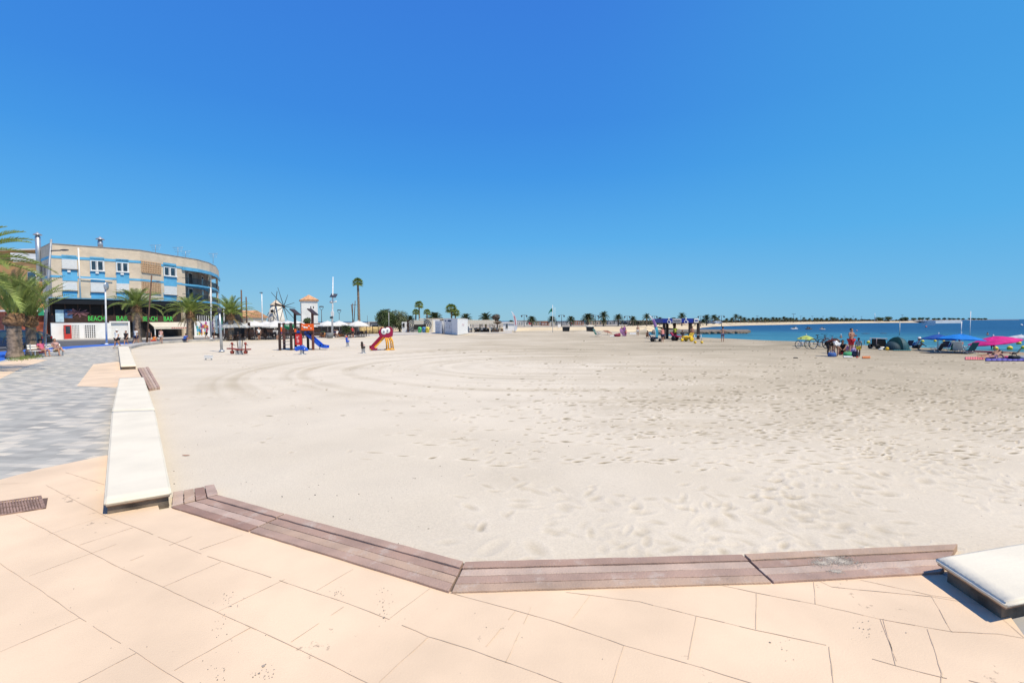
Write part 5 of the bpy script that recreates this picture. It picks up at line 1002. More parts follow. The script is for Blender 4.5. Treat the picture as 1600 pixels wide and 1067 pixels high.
# ================================================================ PEOPLE
def skinmesh(name, nodes_, edges_, m, parent, sub=1, loc=(0, 0, 0)):
    """nodes_: list of (co, r or (rx, ry)); root at index 0"""
    me = bpy.data.meshes.new(name); me.from_pydata([tuple(c) for c, r in nodes_], edges_, []); me.materials.append(m)
    o = bpy.data.objects.new(name, me); COL.objects.link(o); o.parent = parent; o.location = loc
    me.attributes  # skin layer
    md = o.modifiers.new('skin', 'SKIN'); md.use_smooth_shade = True; md.branch_smoothing = .3
    if not me.skin_vertices: 
        bm = bmesh.new(); bm.from_mesh(me); bm.verts.layers.skin.verify(); bm.to_mesh(me); bm.free()
    for i, (c, r) in enumerate(nodes_):
        s_ = me.skin_vertices[0].data[i]; s_.radius = r if isinstance(r, tuple) else (r, r); s_.use_root = (i == 0)
    sb = o.modifiers.new('subsurf', 'SUBSURF'); sb.levels = sub; sb.render_levels = sub
    return o
SK = {'fair': (.50, .27, .18), 'tan': (.46, .24, .155), 'brown': (.30, .15, .09), 'dark': (.07, .04, .028)}
HAIR = {'black': (.015, .012, .010), 'brown': (.06, .03, .018), 'blond': (.35, .23, .10), 'grey': (.35, .33, .31)}
def V(*a): return Vector(a)
def pose(kind, s=1):
    J = dict(pel=V(0, 0, .93), bel=V(0, 0, 1.08), che=V(0, 0, 1.27), nek=V(0, .01, 1.45), jaw=V(0, -.02, 1.52), hed=V(0, -.005, 1.61), top=V(0, .005, 1.69),
             sl=V(-.17, 0, 1.39), el=V(-.22, .03, 1.13), wl=V(-.23, -.03, .90), sr=V(.17, 0, 1.39), er=V(.22, .03, 1.13), wr=V(.23, -.03, .90),
             hl=V(-.09, 0, .88), kl=V(-.10, -.01, .49), al=V(-.10, .02, .08), hr=V(.09, 0, .88), kr=V(.10, -.01, .49), ar=V(.10, .02, .08))
    if kind == 'walk': J.update(kl=V(-.09, -.12, .50), al=V(-.09, -.20, .09), kr=V(.09, .02, .50), ar=V(.09, .28, .14), el=V(-.22, .12, 1.15), wl=V(-.21, .12, .92), er=V(.22, -.06, 1.14), wr=V(.2, -.22, .96))
    if kind == 'akimbo': J.update(el=V(-.34, .06, 1.16), wl=V(-.17, -.06, 1.00), er=V(.34, .06, 1.16), wr=V(.17, -.06, 1.0))
    if kind == 'hold': J.update(el=V(-.23, -.02, 1.15), wl=V(-.08, -.24, 1.20), er=V(.23, -.02, 1.15), wr=V(.08, -.26, 1.18))
    if kind in ('sit', 'sitx'):
        for k in J:
            if k[0] not in 'ka' or k in ('kl', 'kr'): pass
        dz = -.47
        for k in ('pel', 'bel', 'che', 'nek', 'jaw', 'hed', 'top', 'sl', 'sr', 'el', 'er', 'wl', 'wr', 'hl', 'hr'): J[k] = J[k]+V(0, 0, dz)
        for k, d_ in (('bel', .04), ('che', .11), ('nek', .16), ('jaw', .13), ('hed', .14), ('top', .15), ('sl', .14), ('sr', .14), ('el', .10), ('er', .10)): J[k] = J[k]+V(0, d_, 0)
        J.update(kl=V(-.12, -.43, .49), al=V(-.12, -.42, .08), kr=V(.12, -.43, .49), ar=V(.12, -.45, .08), wl=V(-.14, -.2, .60), wr=V(.14, -.2, .60))
        if kind == 'sitx': J.update(kl=V(-.10, -.45, .47), al=V(-.11, -.52, .08), kr=V(.03, -.47, .60), ar=V(-.05, -.80, .36), wl=V(-.12, -.12, .75), el=V(-.24, -.02, .72))
    if kind == 'bend':
        J.update(pel=V(0, .08, .90), bel=V(0, -.02, 1.0), che=V(0, -.20, 1.06), nek=V(0, -.40, 1.04), jaw=V(0, -.46, .98), hed=V(0, -.53, .95), top=V(0, -.60, .92), sl=V(-.17, -.34, 1.03), sr=V(.17, -.34, 1.03), el=V(-.2, -.38, .76), er=V(.2, -.40, .76), wl=V(-.14, -.46, .54), wr=V(.13, -.48, .52), hl=V(-.1, .06, .85), hr=V(.1, .06, .85), kl=V(-.12, .0, .47), kr=V(.12, 0, .47))
    if kind == 'squat':
        J.update(pel=V(0, .16, .28), bel=V(0, .10, .42), che=V(0, 0, .60), nek=V(0, -.08, .76), jaw=V(0, -.14, .82), hed=V(0, -.13, .91), top=V(0, -.13, .99), sl=V(-.17, -.06, .70), sr=V(.17, -.06, .70), el=V(-.2, -.26, .55), er=V(.2, -.26, .55), wl=V(-.1, -.42, .42), wr=V(.1, -.44, .40), hl=V(-.1, .14, .27), hr=V(.1, .14, .27), kl=V(-.14, -.28, .48), kr=V(.14, -.28, .48), al=V(-.13, -.05, .08), ar=V(.13, -.05, .08))
    if kind == 'ground':
        J.update(pel=V(0, .12, .13), bel=V(0, .14, .28), che=V(0, .14, .46), nek=V(0, .10, .64), jaw=V(0, .05, .70), hed=V(0, .06, .79), top=V(0, .07, .87), sl=V(-.17, .11, .58), sr=V(.17, .11, .58), el=V(-.22, -.05, .40), er=V(.22, -.05, .40), wl=V(-.12, -.25, .38), wr=V(.12, -.25, .38), hl=V(-.1, .08, .13), hr=V(.1, .08, .13), kl=V(-.13, -.28, .46), kr=V(.13, -.28, .46), al=V(-.12, -.52, .08), ar=V(.12, -.52, .08))
    if kind == 'lie':   # prone, head towards +x
        J = dict(pel=V(0, 0, .13), bel=V(.15, 0, .12), che=V(.33, 0, .23), nek=V(.49, 0, .34), jaw=V(.56, -.02, .34), hed=V(.63, 0, .38), top=V(.70, 0, .42), sl=V(.44, .17, .28), el=V(.52, .24, .05), wl=V(.74, .10, .04), sr=V(.44, -.17, .28), er=V(.52, -.24, .05), wr=V(.74, -.10, .04), hl=V(-.05, .09, .12), kl=V(-.44, .11, .08), al=V(-.85, .12, .07), hr=V(-.05, -.09, .12), kr=V(-.44, -.11, .09), ar=V(-.85, -.12, .07))
    return {k: v*s for k, v in J.items()}
def person(label, loc, rz, kind='stand', h=1.7, skin='tan', top=None, bottom=None, hair='black', hat=None, dress=None, group=None, long_hair=False, name='person', female=False, stout=1.0, shoes=None):
    s = h/1.72; J = pose(kind, s); t = thing(name, label, 'person', loc, rz, group); m = mat('skin_'+skin, SK[skin], rough=.6, var=.06)
    w = stout*s; lie = kind == 'lie'
    def rr(a, b): return (a*w, b*w)
    sh = .92 if female else 1
    fwd = V(0, -1, 0)
    if lie: fwd = V(-1, 0, -.1)
    N_ = []; E_ = []; ix = {}
    def add(k, c, r, par=None):
        ix[k] = len(N_); N_.append((c, r))
        if par is not None: E_.append((ix[par], ix[k]))
    add('pel', J['pel'], rr(.135, .105)); add('bel', J['bel'], rr(.12, .095), 'pel'); add('che', J['che'], rr(.145*sh, .105), 'bel'); add('nek', J['nek'], .055*s, 'che'); add('jaw', J['jaw'], (.066*s, .075*s), 'nek'); add('hed', J['hed'], (.078*s, .095*s), 'jaw'); add('top', J['top'], (.055*s, .065*s), 'hed')
    up = (J['top']-J['jaw']).normalized(); fc = (fwd-up*fwd.dot(up)).normalized()
    for a_ in 'lr':
        sg = -1 if a_ == 'l' else 1
        add('s'+a_, J['s'+a_], .055*w, 'che'); add('e'+a_, J['e'+a_], .040*w, 's'+a_); add('w'+a_, J['w'+a_], .026*s, 'e'+a_)
        d_ = (J['w'+a_]-J['e'+a_]).normalized(); side = d_.cross(V(0, 1, 0)); side = side.normalized() if side.length > .1 else V(1, 0, 0)
        pm = J['w'+a_]+d_*.06*s; add('p'+a_, pm, (.034*s, .018*s), 'w'+a_)
        q_ = side
        for fi, (o_, L_) in enumerate(((-.026, .07), (-.009, .08), (.009, .075), (.026, .06))):
            b0 = pm+d_*.035*s+q_*o_*s; add('f%s%d' % (a_, fi), b0, .009*s, 'p'+a_); add('g%s%d' % (a_, fi), b0+d_*L_*.55*s+fwd*.012*s, .008*s, 'f%s%d' % (a_, fi)); add('i%s%d' % (a_, fi), b0+d_*L_*.95*s+fwd*.03*s, .007*s, 'g%s%d' % (a_, fi))
        th_ = pm-d_*.02*s-q_*.035*s*1; add('t'+a_, th_, .011*s, 'p'+a_); add('u'+a_, th_+d_*.045*s-q_*.018*s, .009*s, 't'+a_)
        add('h'+a_, J['h'+a_], .085*w, 'pel'); mid = J['h'+a_].lerp(J['k'+a_], .45); add('m'+a_, mid, .078*w, 'h'+a_); add('k'+a_, J['k'+a_], .054*w, 'm'+a_); cf = J['k'+a_].lerp(J['a'+a_], .35)+V(0, .015, 0)*s*(0 if lie else 1); add('c'+a_, cf, .052*w, 'k'+a_); add('a'+a_, J['a'+a_], .034*s, 'c'+a_)
        toe = J['a'+a_]+(V(0, -.16, -.05)*s if not lie else V(-.15, 0, -.02)*s); add('o'+a_, toe, (.034*s, .024*s), 'a'+a_)
    nose = J['hed'].lerp(J['jaw'], .45)+fc*.088*s; add('nose', nose, .012*s, 'jaw')
    skinmesh('body', N_, E_, m, t)
    e0 = MB()
    for sg in (-1, 1):
        sdv = up.cross(fc)*sg; e0.ball(J['hed'].lerp(J['jaw'], .12)+fc*.082*s+sdv*.030*s, .011*s, n=8, m=6)
    e0.build('eyes', M_blk, t); e1 = MB()
    for sg in (-1, 1): sdv = up.cross(fc)*sg; e1.ball(J['hed'].lerp(J['jaw'], .3)+sdv*.082*s, .012*s, .024*s, .032*s, n=8, m=6)
    e1.build('ears', m, t)
    hm = mat('hair_'+hair, HAIR[hair], rough=.7); hb = MB(); hc = J['hed']+up*.012*s-fc*.018*s; rotm = Matrix((up.cross(fc), -fc, up)).transposed(); hb.ball(hc, .092*s, .108*s, .098*s, 14, 10, rot=rotm)
    if long_hair: hb.ball(hc-up*.13*s-fc*.05*s, .085*s, .05*s, .14*s, 12, 8, rot=rotm)
    # cut the face free: push hair behind the face plane
    hb.v = [tuple(Vector(v)-fc*max(0, (Vector(v)-hc).dot(fc)-.055*s) if (Vector(v)-hc).dot(up) < .045*s else v) for v in hb.v]; hb.build('hair', hm, t)
    if hat: hp = MB(); hm2 = mat('hat_'+hat[0], hat[1], rough=.9); hp.lathe([(.17*s if hat[2] else .112*s, .0), (.17*s if hat[2] else .112*s, .012*s), (.112*s, .02*s), (.108*s, .08*s), (.08*s, .12*s), (.01, .135*s)], J['hed']+up*.03*s-fc*.015*s, 14, rot=rotm); hp.build('hat', hm2, t)
    if hat and not hat[2]: MB().obox(J['hed']+up*.035*s+fc*.09*s-up.cross(fc)*.07*s, up.cross(fc)*.14*s, fc*.08*s, up*.01*s).build('cap_peak', mat('hat_'+hat[0], hat[1]), t)
    if top or dress:
        col_ = dress or top; mm = mat('cloth_%s' % col_[0], col_[1], rough=.9, var=.12); g = .022*s
        N2 = [(J['bel'], (.12*w+g+.008, .095*w+g+.008)), (J['che'], (.145*w*sh+g, .105*w+g)), (J['che'].lerp(J['nek'], .62), (.085*s+g, .07*s+g)), (J['pel'], (.135*w+g+.01, .105*w+g+.01))]; E2 = [(0, 1), (1, 2), (0, 3)]
        for a_ in 'lr': i_ = len(N2); N2.append((J['s'+a_], .055*w+g)); N2.append((J['s'+a_].lerp(J['e'+a_], .6), .045*w+g)); E2 += [(1, i_), (i_, i_+1)]
        skinmesh('dress_top' if dress else 'shirt', N2, E2, mm, t)
    if dress:
        q_ = J['pel']; n2 = [(q_, rr(.16, .13)), (J['hl'].lerp(J['kl'], .5).lerp(J['hr'].lerp(J['kr'], .5), .5), rr(.19, .15)), (J['kl'].lerp(J['kr'], .5)+(J['hl']-J['kl'])*.15, rr(.20, .16))]; skinmesh('skirt', n2, [(0, 1), (1, 2)], mat('cloth_%s' % dress[0], dress[1]), t)
    if bottom:
        mm = mat('cloth_%s' % bottom[0], bottom[1], rough=.9, var=.12); g = .02*s; f = bottom[2] if len(bottom) > 2 else .55
        N2 = [(J['pel'], (.138*w+g, .108*w+g))]; E2 = []
        for a_ in 'lr': i_ = len(N2); N2.append((J['h'+a_], .088*w+g)); N2.append((J['h'+a_].lerp(J['k'+a_], f), .078*w+g)); E2 += [(0, i_), (i_, i_+1)]
        skinmesh('shorts' if f < .9 else 'trousers', N2, E2, mm, t)
    return t
WHT = ('white', (.75, .75, .73)); BLK = ('black', (.02, .02, .025)); NAVY = ('navy', (.02, .03, .09)); PINK = ('pink', (.62, .12, .22)); RED = ('red', (.55, .03, .04)); BLUE = ('blue', (.03, .10, .42)); YEL = ('yellow', (.75, .60, .05)); GRN = ('green', (.1, .4, .12)); GREY = ('grey', (.3, .3, .32)); ORG = ('orange', (.7, .2, .03)); LIM = ('lime', (.6, .75, .05)); PUR = ('purple', (.30, .08, .35))
# park bench with the seated pair
b_ = P(77, 556.5); t = thing('park_bench', 'white slatted promenade bench under the seated pair', 'park bench', b_, R(74))
for k in range(4): MB().box(-.95, .95, -.05+.12*k, .05+.12*k, .41, .45).build('slat', M_wht, t)
for k in range(2): MB().obox((-.95, .46+.03*k, .55+.17*k), (1.9, 0, 0), (0, .04, .12), (0, .03, 0)).build('back_slat', M_wht, t)
for s_ in (-.8, .8): MB().box(s_-.03, s_+.03, -.05, .02, 0, .409).box(s_-.03, s_+.03, .36, .42, 0, .409).box(s_-.03, s_+.03, .45, .5, .30, .9).box(s_-.03, s_+.03, -.06, .5, .37, .408).build('leg', M_metal, t)
rb_ = R(74); cx_ = Vector((math.cos(rb_), math.sin(rb_), 0))
person('seated woman in a pink swimsuit with a dark cap leaning back', b_-cx_*.38+Vector((-.1, .1, 0)), rb_+R(8), 'sit', 1.66, 'tan', top=PINK, bottom=(PINK[0], PINK[1], .25), hair='black', hat=('black', BLK[1], False), stout=1.12, female=True)
person('seated person with crossed bare legs beyond the woman in pink', b_+cx_*.42+Vector((-.1, .1, 0)), rb_, 'sitx', 1.72, 'tan', top=('pale_pink', (.6, .35, .3)), bottom=('khaki', (.35, .28, .18), .6), hair='brown', stout=1.05)
# walkers on the promenade
def G0(px, py): return P(px, py, 0.0)
person('walker in white shirt, black shorts and white cap at the far bench', G0(183.5, 544.0), R(-5), 'walk', 1.72, 'tan', top=WHT, bottom=BLK+(.6,), hair='grey', hat=('white', WHT[1], False), stout=1.2)
person('walker in a black vest beside the white capped one', G0(197.5, 541), R(10), 'walk', 1.58, 'tan', top=BLK, bottom=BLK+(.5,), hair='black', female=True)
person('walker in white tee shirt and dark shorts seen from behind', G0(213, 539), R(170), 'walk', 1.78, 'tan', top=WHT, bottom=NAVY+(.6,), hair='brown')
person('person in dark clothes standing by the leaning brown mast', G0(233, 537.5), R(30), 'stand', 1.72, 'tan', top=('charcoal', (.05, .05, .06)), bottom=BLK+(.6,), hair='black')
person('person in a red and white top near the awning post', G0(252, 536.5), R(180), 'stand', 1.65, 'tan', top=('redwhite', (.75, .45, .4)), bottom=WHT+(.5,), hair='brown', female=True)
person('person in orange sitting low on the concrete edging', G0(241, 536)+Vector((0, 0, .0)), R(180), 'squat', 1.6, 'tan', top=ORG, bottom=RED+(.6,), hair='brown')
person('person in a blue shirt crouching in front of the awning post', G0(289.5, 534.3), R(175), 'squat', 1.75, 'tan', top=BLUE, bottom=NAVY+(.7,), hair='black')
# ================================================================ PLAYGROUND
M_pw = mat('play_wood', (.16, .055, .035), rough=.6, var=.2); M_pd = mat('play_dark', (.05, .028, .022), rough=.6, var=.2); M_po = mat('play_orange', (.85, .13, .015), rough=.4, var=.03); M_pr = mat('play_red', (.55, .02, .025), rough=.4, var=.05); M_pb = mat('play_blue', (.015, .10, .58), rough=.35, var=.05); M_pg = mat('play_green', (.02, .24, .10), rough=.5, var=.1); M_py = mat('play_yellow', (.78, .38, .03), rough=.4, var=.05); M_mar = mat('play_maroon', (.28, .008, .05), rough=.4, var=.05); M_grd = mat('spring_grey', (.40, .42, .44), rough=.4, metal=.4); M_bord = mat('play_redbrown', (.28, .05, .035), rough=.5, var=.1)
Yp = PG(470, 547).y; zs = PG(470, 547).z
b_ = PG(463, 547); t = thing('play_tower', 'multicoloured climbing frame with an orange panel, dark roof fins and a blue slide', 'climbing frame', b_)
def pz(y_, Yd=None): return D(470, y_, Yd or Yp).z-b_.z
def pxx(x_, Yd=None): return D(x_, 530, Yd or Yp).x-b_.x
posts = [(436.8, 504.5, 0, M_pd), (443.8, 504.5, 1.5, M_pw), (454.7, 504.5, 0, M_pd), (461.5, 489, 1.5, M_pd), (470.5, 504.5, 0, M_pw), (481, 505, 1.6, M_pd), (488.8, 489, .1, M_pw)]
for x_, yt, dy, m in posts: X_ = D(x_, 530, Yp+dy).x-b_.x; MB().box(X_-.085, X_+.085, dy-.085, dy+.085, -.1, D(x_, yt, Yp+dy).z-b_.z).build('post', m, t, bevel=.01)
for x_, dy in ((461.5, 1.5), (488.8, .1)):
    X_ = D(x_, 530, Yp+dy).x-b_.x; z_ = pz(488.5, Yp+dy); MB().obox((X_-.28, dy-.45, z_+.28), (.60, 0, -.52), (0, .9, 0), (.04, 0, .07)).build('roof_fin', M_pd, t)
def pan(x0, y0, x1, y1, dy, m, nm, th=.04): return MB().box(pxx(x0, Yp+dy), pxx(x1, Yp+dy), dy, dy+th, pz(y1, Yp+dy), pz(y0, Yp+dy)).build(nm, m, t, bevel=.01)
op = pan(470.9, 506, 490.3, 516.3, -.13, M_po, 'orange_panel'); rp = pan(461, 522, 471.2, 539, -.15, M_pr, 'red_panel')
for (x_, y_, r_) in ((477, 511.5, .12), (480.5, 512, .10), (484, 509.5, .07), (474, 509.5, .07), (487, 513, .06)): MB().ball((pxx(x_, Yp), -.14, pz(y_)), r_, .02, r_*.7, 8, 5).build('panel_cutout', M_wh, t)
for (x_, y_, r_) in ((465.5, 527.5, .14), (466.5, 533, .17), (468, 525.5, .07)): MB().ball((pxx(x_, Yp), -.16, pz(y_)), r_*.7, .02, r_, 8, 5).build('panel_cutout', mat('cutout_pink', (.7, .3, .3)), t)
MB().box(pxx(437), pxx(489), 0, 1.6, pz(521.8), pz(520.2)).build('platform', M_pd, t)
for x0, x1, dy in ((437, 454.5, .0), (437, 461, 1.5), (471, 489, 1.5)): MB().tube([(pxx(x0), dy, pz(506.5)), (pxx(x1), dy, pz(506.5))], .045, 6).build('rail', M_pd, t)
nb = MB()
for k in range(9): a_ = pi*k/8; nb.tube([(pxx(438+1.9*k), .7, pz(507)), (pxx(440+1.6*k), .7, pz(512+3*math.sin(a_)))], .035, 4)
for j in range(3): nb.tube([(pxx(438+15.5*i/8), .7, pz(508+j*1.6+3.4*math.sin(pi*i/8))) for i in range(9)], .05, 4)
nb.build('green_net', M_pg, t)
pan(438.5, 511, 440.5, 518, -.1, M_po, 'small_panel'); pan(460, 514, 463, 519, -.1, M_po, 'small_panel'); pan(463.5, 517, 469, 520, .5, M_pb, 'blue_panel')
for k in range(4): MB().tube([(pxx(437.3), 0, pz(524+5*k)), (pxx(443.5), 1.2, pz(524+5*k))], .025, 5).build('rung', M_metal, t)
sp_ = [(472, 521), (476, 524.5), (484, 531.5), (492, 538.5), (497, 542.8), (502, 544), (507.5, 544.5)]
L_ = [Vector((pxx(x), .55, pz(y))) for x, y in sp_]; mb = MB()
for i in range(len(L_)-1):
    d_ = L_[i+1]-L_[i]; up = Vector((-d_.z, 0, d_.x)).normalized(); mb.obox(L_[i]+Vector((0, -.28, 0)), d_*1.02, (0, .56, 0), up*.04); mb.obox(L_[i]+Vector((0, -.31, 0)), d_*1.02, (0, .05, 0), up*.24); mb.obox(L_[i]+Vector((0, .27, 0)), d_*1.02, (0, .05, 0), up*.24)
mb.build('slide', M_pb, t); MB().tube([(pxx(495), .55, 0), (pxx(495), .55, pz(541.5))], .04, 6).build('slide_leg', M_metal, t)
# spring riders
def spring(mb, o, r, h, turns=5): mb.tube([Vector(o)+Vector((r*math.cos(a), r*math.sin(a), h*a/(2*pi*turns))) for a in [2*pi*k/10 for k in range(turns*10+1)]], .022, 5)
b_ = PG(472, 553.5); t = thing('spring_rider', 'blue dolphin shaped spring rider in front of the climbing frame', 'spring rider', b_); Yb = b_.y; k_ = Yb/F
def q(x, y): return Vector(((x-472)*k_, 0, (553.5-y)*k_))
mb = MB(); mb.extr([q(x, y)+Vector((0, -.14, 0)) for x, y in ((461.3, 547.3), (461.5, 541.5), (464, 543.2), (466.5, 540), (470, 540.8), (473.5, 538.5), (475, 541), (479.5, 543.5), (481.8, 548), (477, 548.3), (473, 546.8), (468, 547), (464.5, 548.4))], (0, .28, 0)); mb.build('body', M_pb, t, bevel=.05, seg=3)
mb = MB(); spring(mb, (0, 0, 0), .14, q(472, 547).z); mb.build('spring', M_grd, t); MB().lathe([(.26, -.03), (.26, .03)], (0, 0, 0), 14).build('foot', M_grd, t); MB().tube([q(474.5, 540)+Vector((0, -.25, 0)), q(474.5, 540)+Vector((0, .25, 0))], .02, 6).build('handle', M_metal, t); MB().ball(q(477.5, 545)+Vector((0, -.15, 0)), .04).build('eye', M_wh, t)
b_ = PG(374, 554); t = thing('spring_seesaw', 'red brown spring seesaw with grey springs and metal handles', 'seesaw', b_); k_ = b_.y/F
def q(x, y, d=0): return Vector(((x-374)*k_, d, (554-y)*k_))
mb = MB()
for i, (x0, y0, x1, y1) in enumerate(((356.3, 544.5, 363, 544.8), (363, 544.8, 374, 546.3), (374, 546.3, 384, 546), (384, 546, 391, 546))): mb.obox(q(x0, y0+.8, -.16), q(x1, y1+.8, -.16)-q(x0, y0+.8, -.16), (0, .32, 0), (0, 0, .09))
mb.build('beam', M_bord, t)
for x_, s_ in ((363, 1), (384, -1)):
    MB().tube([q(x_, 548), q(x_, 537.5)], .05, 6).build('upright', M_bord, t); MB().tube([q(x_-1.5, 539.5, -.2), q(x_, 538.5), q(x_+1.5, 539.5, .2)], .03, 6).build('handle', M_metal, t); MB().ball(q(x_, 537), .10, .08, .12).build('knob', M_bord, t); MB().lathe([(.12, -.25), (.16, -.05), (.05, 0)], q(x_, 547.5), 8).build('footrest', M_bord, t)
for x_ in (371, 377): 
    MB().tube([q(x_, 545, .1), q(x_-1.2*(1 if x_ < 374 else -1), 531.5, .1)], .03, 6).build('side_bar', M_pd, t); mb = MB(); spring(mb, q(x_-.5, 554), .11, 7.5*k_); mb.build('spring', M_grd, t)
mb = MB(); mb.box(*(lambda a, b: (a, b))(q(370, 0).x, q(378, 0).x), -.25, .25, -.04, .03); mb.build('foot_plate', M_grd, t); mb = MB(); mb.obox(q(372.5, 545, .05), q(376, 545)-q(372.5, 545), (0, .05, 0), (0, 0, .62)); mb.build('back_plate', mat('plate_pale', (.60, .60, .57)), t)
for px, py, ty, lb, cc in ((543.3, 541.5, 525.5, 'small blue and orange spring rider farther back in the sand', M_pb), (567.7, 551.8, 534.5, 'dark spring rider with a grey spring left of the maroon slide', M_pd)):
    b_ = PG(px, py); t = thing('spring_rider', lb, 'spring rider', b_); h = (py-ty)*b_.y/F; mb = MB(); spring(mb, (0, 0, 0), .13, h*.42); mb.build('spring', M_grd, t); MB().lathe([(.22, -.03), (.22, .03)], (0, 0, 0), 12).build('foot', M_grd, t)
    MB().extr([Vector((-.07, -.3, h*.42)), Vector((-.07, .3, h*.42)), Vector((-.07, .34, h*.62)), Vector((-.07, .12, h*.58)), Vector((-.07, -.1, h*.62)), Vector((-.07, -.16, h*.95)), Vector((-.07, -.34, h*.98)), Vector((-.07, -.38, h*.8))], (.14, 0, 0)).build('body', cc, t, bevel=.03); MB().tube([(-.18, -.15, h*.74), (.18, -.15, h*.74)], .022, 6).build('handle', M_pr, t); MB().ball((0, -.3, h*.97), .09, .1, .09).build('head', M_po if cc is M_pb else M_pd, t)
# maroon animal slide
b_ = PG(601, 547); t = thing('animal_slide', 'maroon slide shaped like a round eyed creature on yellow legs', 'slide', b_, R(26)); k_ = b_.y/F
def q(x, y, d=0): return Vector(((x-601)*k_, d, (547-y)*k_))
hp = [(593.5, 519), (594.5, 516), (596.5, 514), (598.5, 511), (601, 513), (604, 513.5), (606, 510.5), (609, 510.6), (612, 513.5), (612.8, 518.5), (612, 525), (606, 527.5), (599, 527), (594.5, 524.5)]
for d_ in (-.5, .44): MB().extr([q(x, y, d_) for x, y in hp], (0, .06, 0)).build('side_panel', M_mar, t, bevel=.01)
for (x_, y_, r_) in ((598.6, 517.5, .24), (604.2, 516, .22)):
    e = MB().ball(q(x_, y_, -.52), r_, .05, r_*1.15, 12, 8).build('eye', M_wh, t); MB().ball(q(x_-.3, y_+.5, -.57), r_*.35, .03, r_*.45, 8, 6).build('pupil', mat('pupil_grey', (.25, .3, .36)), parent=e)
for (x0, y0, x1, y1, x2, y2, d_) in ((604, 526, 605.5, 536, 605.8, 546.5, -.42), (609, 526, 612, 534, 613, 546, -.42), (604, 526, 605.5, 536, 605.8, 546.5, .42), (609, 526, 612, 534, 613, 546, .42)):
    MB().tube([q(x0, y0, d_), q(x1, y1, d_), q(x2, y2, d_)], [.08, .065, .06], 8).build('leg', M_py, t); MB().ball(q(x2-1.2, y2-.1, d_), .2, .11, .07, 10, 6).build('foot', M_py, t)
for k in range(4): MB().tube([q(610.5+.6*k, 529+4.2*k, -.4), q(610.5+.6*k, 529+4.2*k, .4)], .025, 6).build('rung', M_metal, t)
sl = [(604, 523), (600, 527.5), (592, 536), (585.5, 543), (582, 545.2), (579, 545.4)]; mb = MB()
for i in range(len(sl)-1):
    a_, c_ = q(*sl[i]), q(*sl[i+1]); d_ = c_-a_; up = Vector((-d_.z, 0, d_.x)).normalized(); up = up if up.z > 0 else -up; mb.obox(a_+Vector((0, -.26, 0)), d_*1.01, (0, .52, 0), up*.04)
mb.build('chute', M_py, t)
for dd in (-.31, .27):
    mb = MB()
    for i in range(len(sl)-1): a_, c_ = q(*sl[i]), q(*sl[i+1]); d_ = c_-a_; up = Vector((-d_.z, 0, d_.x)).normalized(); up = up if up.z > 0 else -up; mb.obox(a_+Vector((0, dd, -.06 if dd < 0 else 0)), d_*1.01, (0, .045, 0), up*(.30 if dd > 0 else .12))
    mb.build('chute_side', M_mar if dd > 0 else M_py, t)
MB().extr([q(x, y, -.34) for x, y in ((583, 539.5), (580, 540.5), (579.3, 545.5), (588.5, 546), (589.5, 543), (586, 543.5))], (0, .05, 0)).build('chute_tail', M_mar, t)
# white low sign
b_ = PG(326, 562.3); t = thing('low_sign', 'small white box sign standing low in the sand', 'sign', b_); k_ = b_.y/F
MB().box(-6*k_, 6*k_, -.05, .05, .10, 6.2*k_).build('panel', M_wh, t, bevel=.01); MB().box(-6.6*k_, 6.6*k_, -.06, .07, 6.2*k_+.002, 6.2*k_+.03).build('lid', M_wh, t)
for s_ in (-1, 1): MB().box(s_*4.5*k_-.03, s_*4.5*k_+.03, -.03, .03, -.1, .098).build('leg', M_metal, t)
MB().box(-4*k_, 4.0*k_, -.053, -.051, 2.6*k_, 3.2*k_).build('marks', mat('faint_grey', (.5, .5, .52)), t)
# ================================================================ CAFE TERRACE
M_par = mat('parasol_white', (.80, .79, .75), rough=.9, var=.03, trans=.3)
def parasol(label, cat, loc, r, hr, ha, m, sides=8, pm=None, group=None, tilt=0, taz=0, rz=0, strip=None, low=0.0, val=.18):
    t = thing('parasol' if cat == 'parasol' else 'beach_umbrella', label, cat, loc, rz, group); ax = Matrix.Rotation(taz, 3, 'Z') @ Matrix.Rotation(tilt, 3, 'X') @ Matrix.Rotation(-taz, 3, 'Z'); piv = Vector((0, 0, hr*.86)); mb = MB()
    def tf(p): return piv+ax @ (Vector(p)-piv)
    rings = [(r, hr), (r*.72, hr+(ha-hr)*.38), (r*.4, hr+(ha-hr)*.72), (.02, ha)]
    for j in range(sides):
        a0 = 2*pi*j/sides; a1 = 2*pi*(j+1)/sides; am = (a0+a1)/2
        for k in range(3):
            (r0, z0), (r1, z1) = rings[k], rings[k+1]; cs = lambda rr_, a, z: tf((rr_*math.cos(a), rr_*math.sin(a), z)); md = .955
            mb.face([cs(r0, a0, z0), cs(r0*md, am, z0+.03), cs(r1*md, am, z1+.02), cs(r1, a0, z1)]); mb.face([cs(r0*md, am, z0+.03), cs(r0, a1, z0), cs(r1, a1, z1), cs(r1*md, am, z1+.02)])
        if val: mb.face([cs(r, a0, hr), cs(r, a0, hr-val*.6), cs(r*md, am, hr-val), cs(r*md, am, hr+.03)]); mb.face([cs(r*md, am, hr+.03), cs(r*md, am, hr-val), cs(r, a1, hr-val*.6), cs(r, a1, hr)])
    can = mb.build('canopy', m, t)
    MB().tube([(0, 0, -.05), piv, tf((0, 0, ha+.1))], .028, 8).build('pole', pm or M_lampw, t); MB().ball(tf((0, 0, ha+.1)), .05).build('finial', pm or M_lampw, t)
    rb = MB()
    for j in range(sides): a0 = 2*pi*j/sides; rb.tube([tf((0, 0, hr+.05)), tf((r*.55*math.cos(a0), r*.55*math.sin(a0), hr+(ha-hr)*.52-.03))], .01, 4)
    rb.build('ribs', pm or M_lampw, t); return t
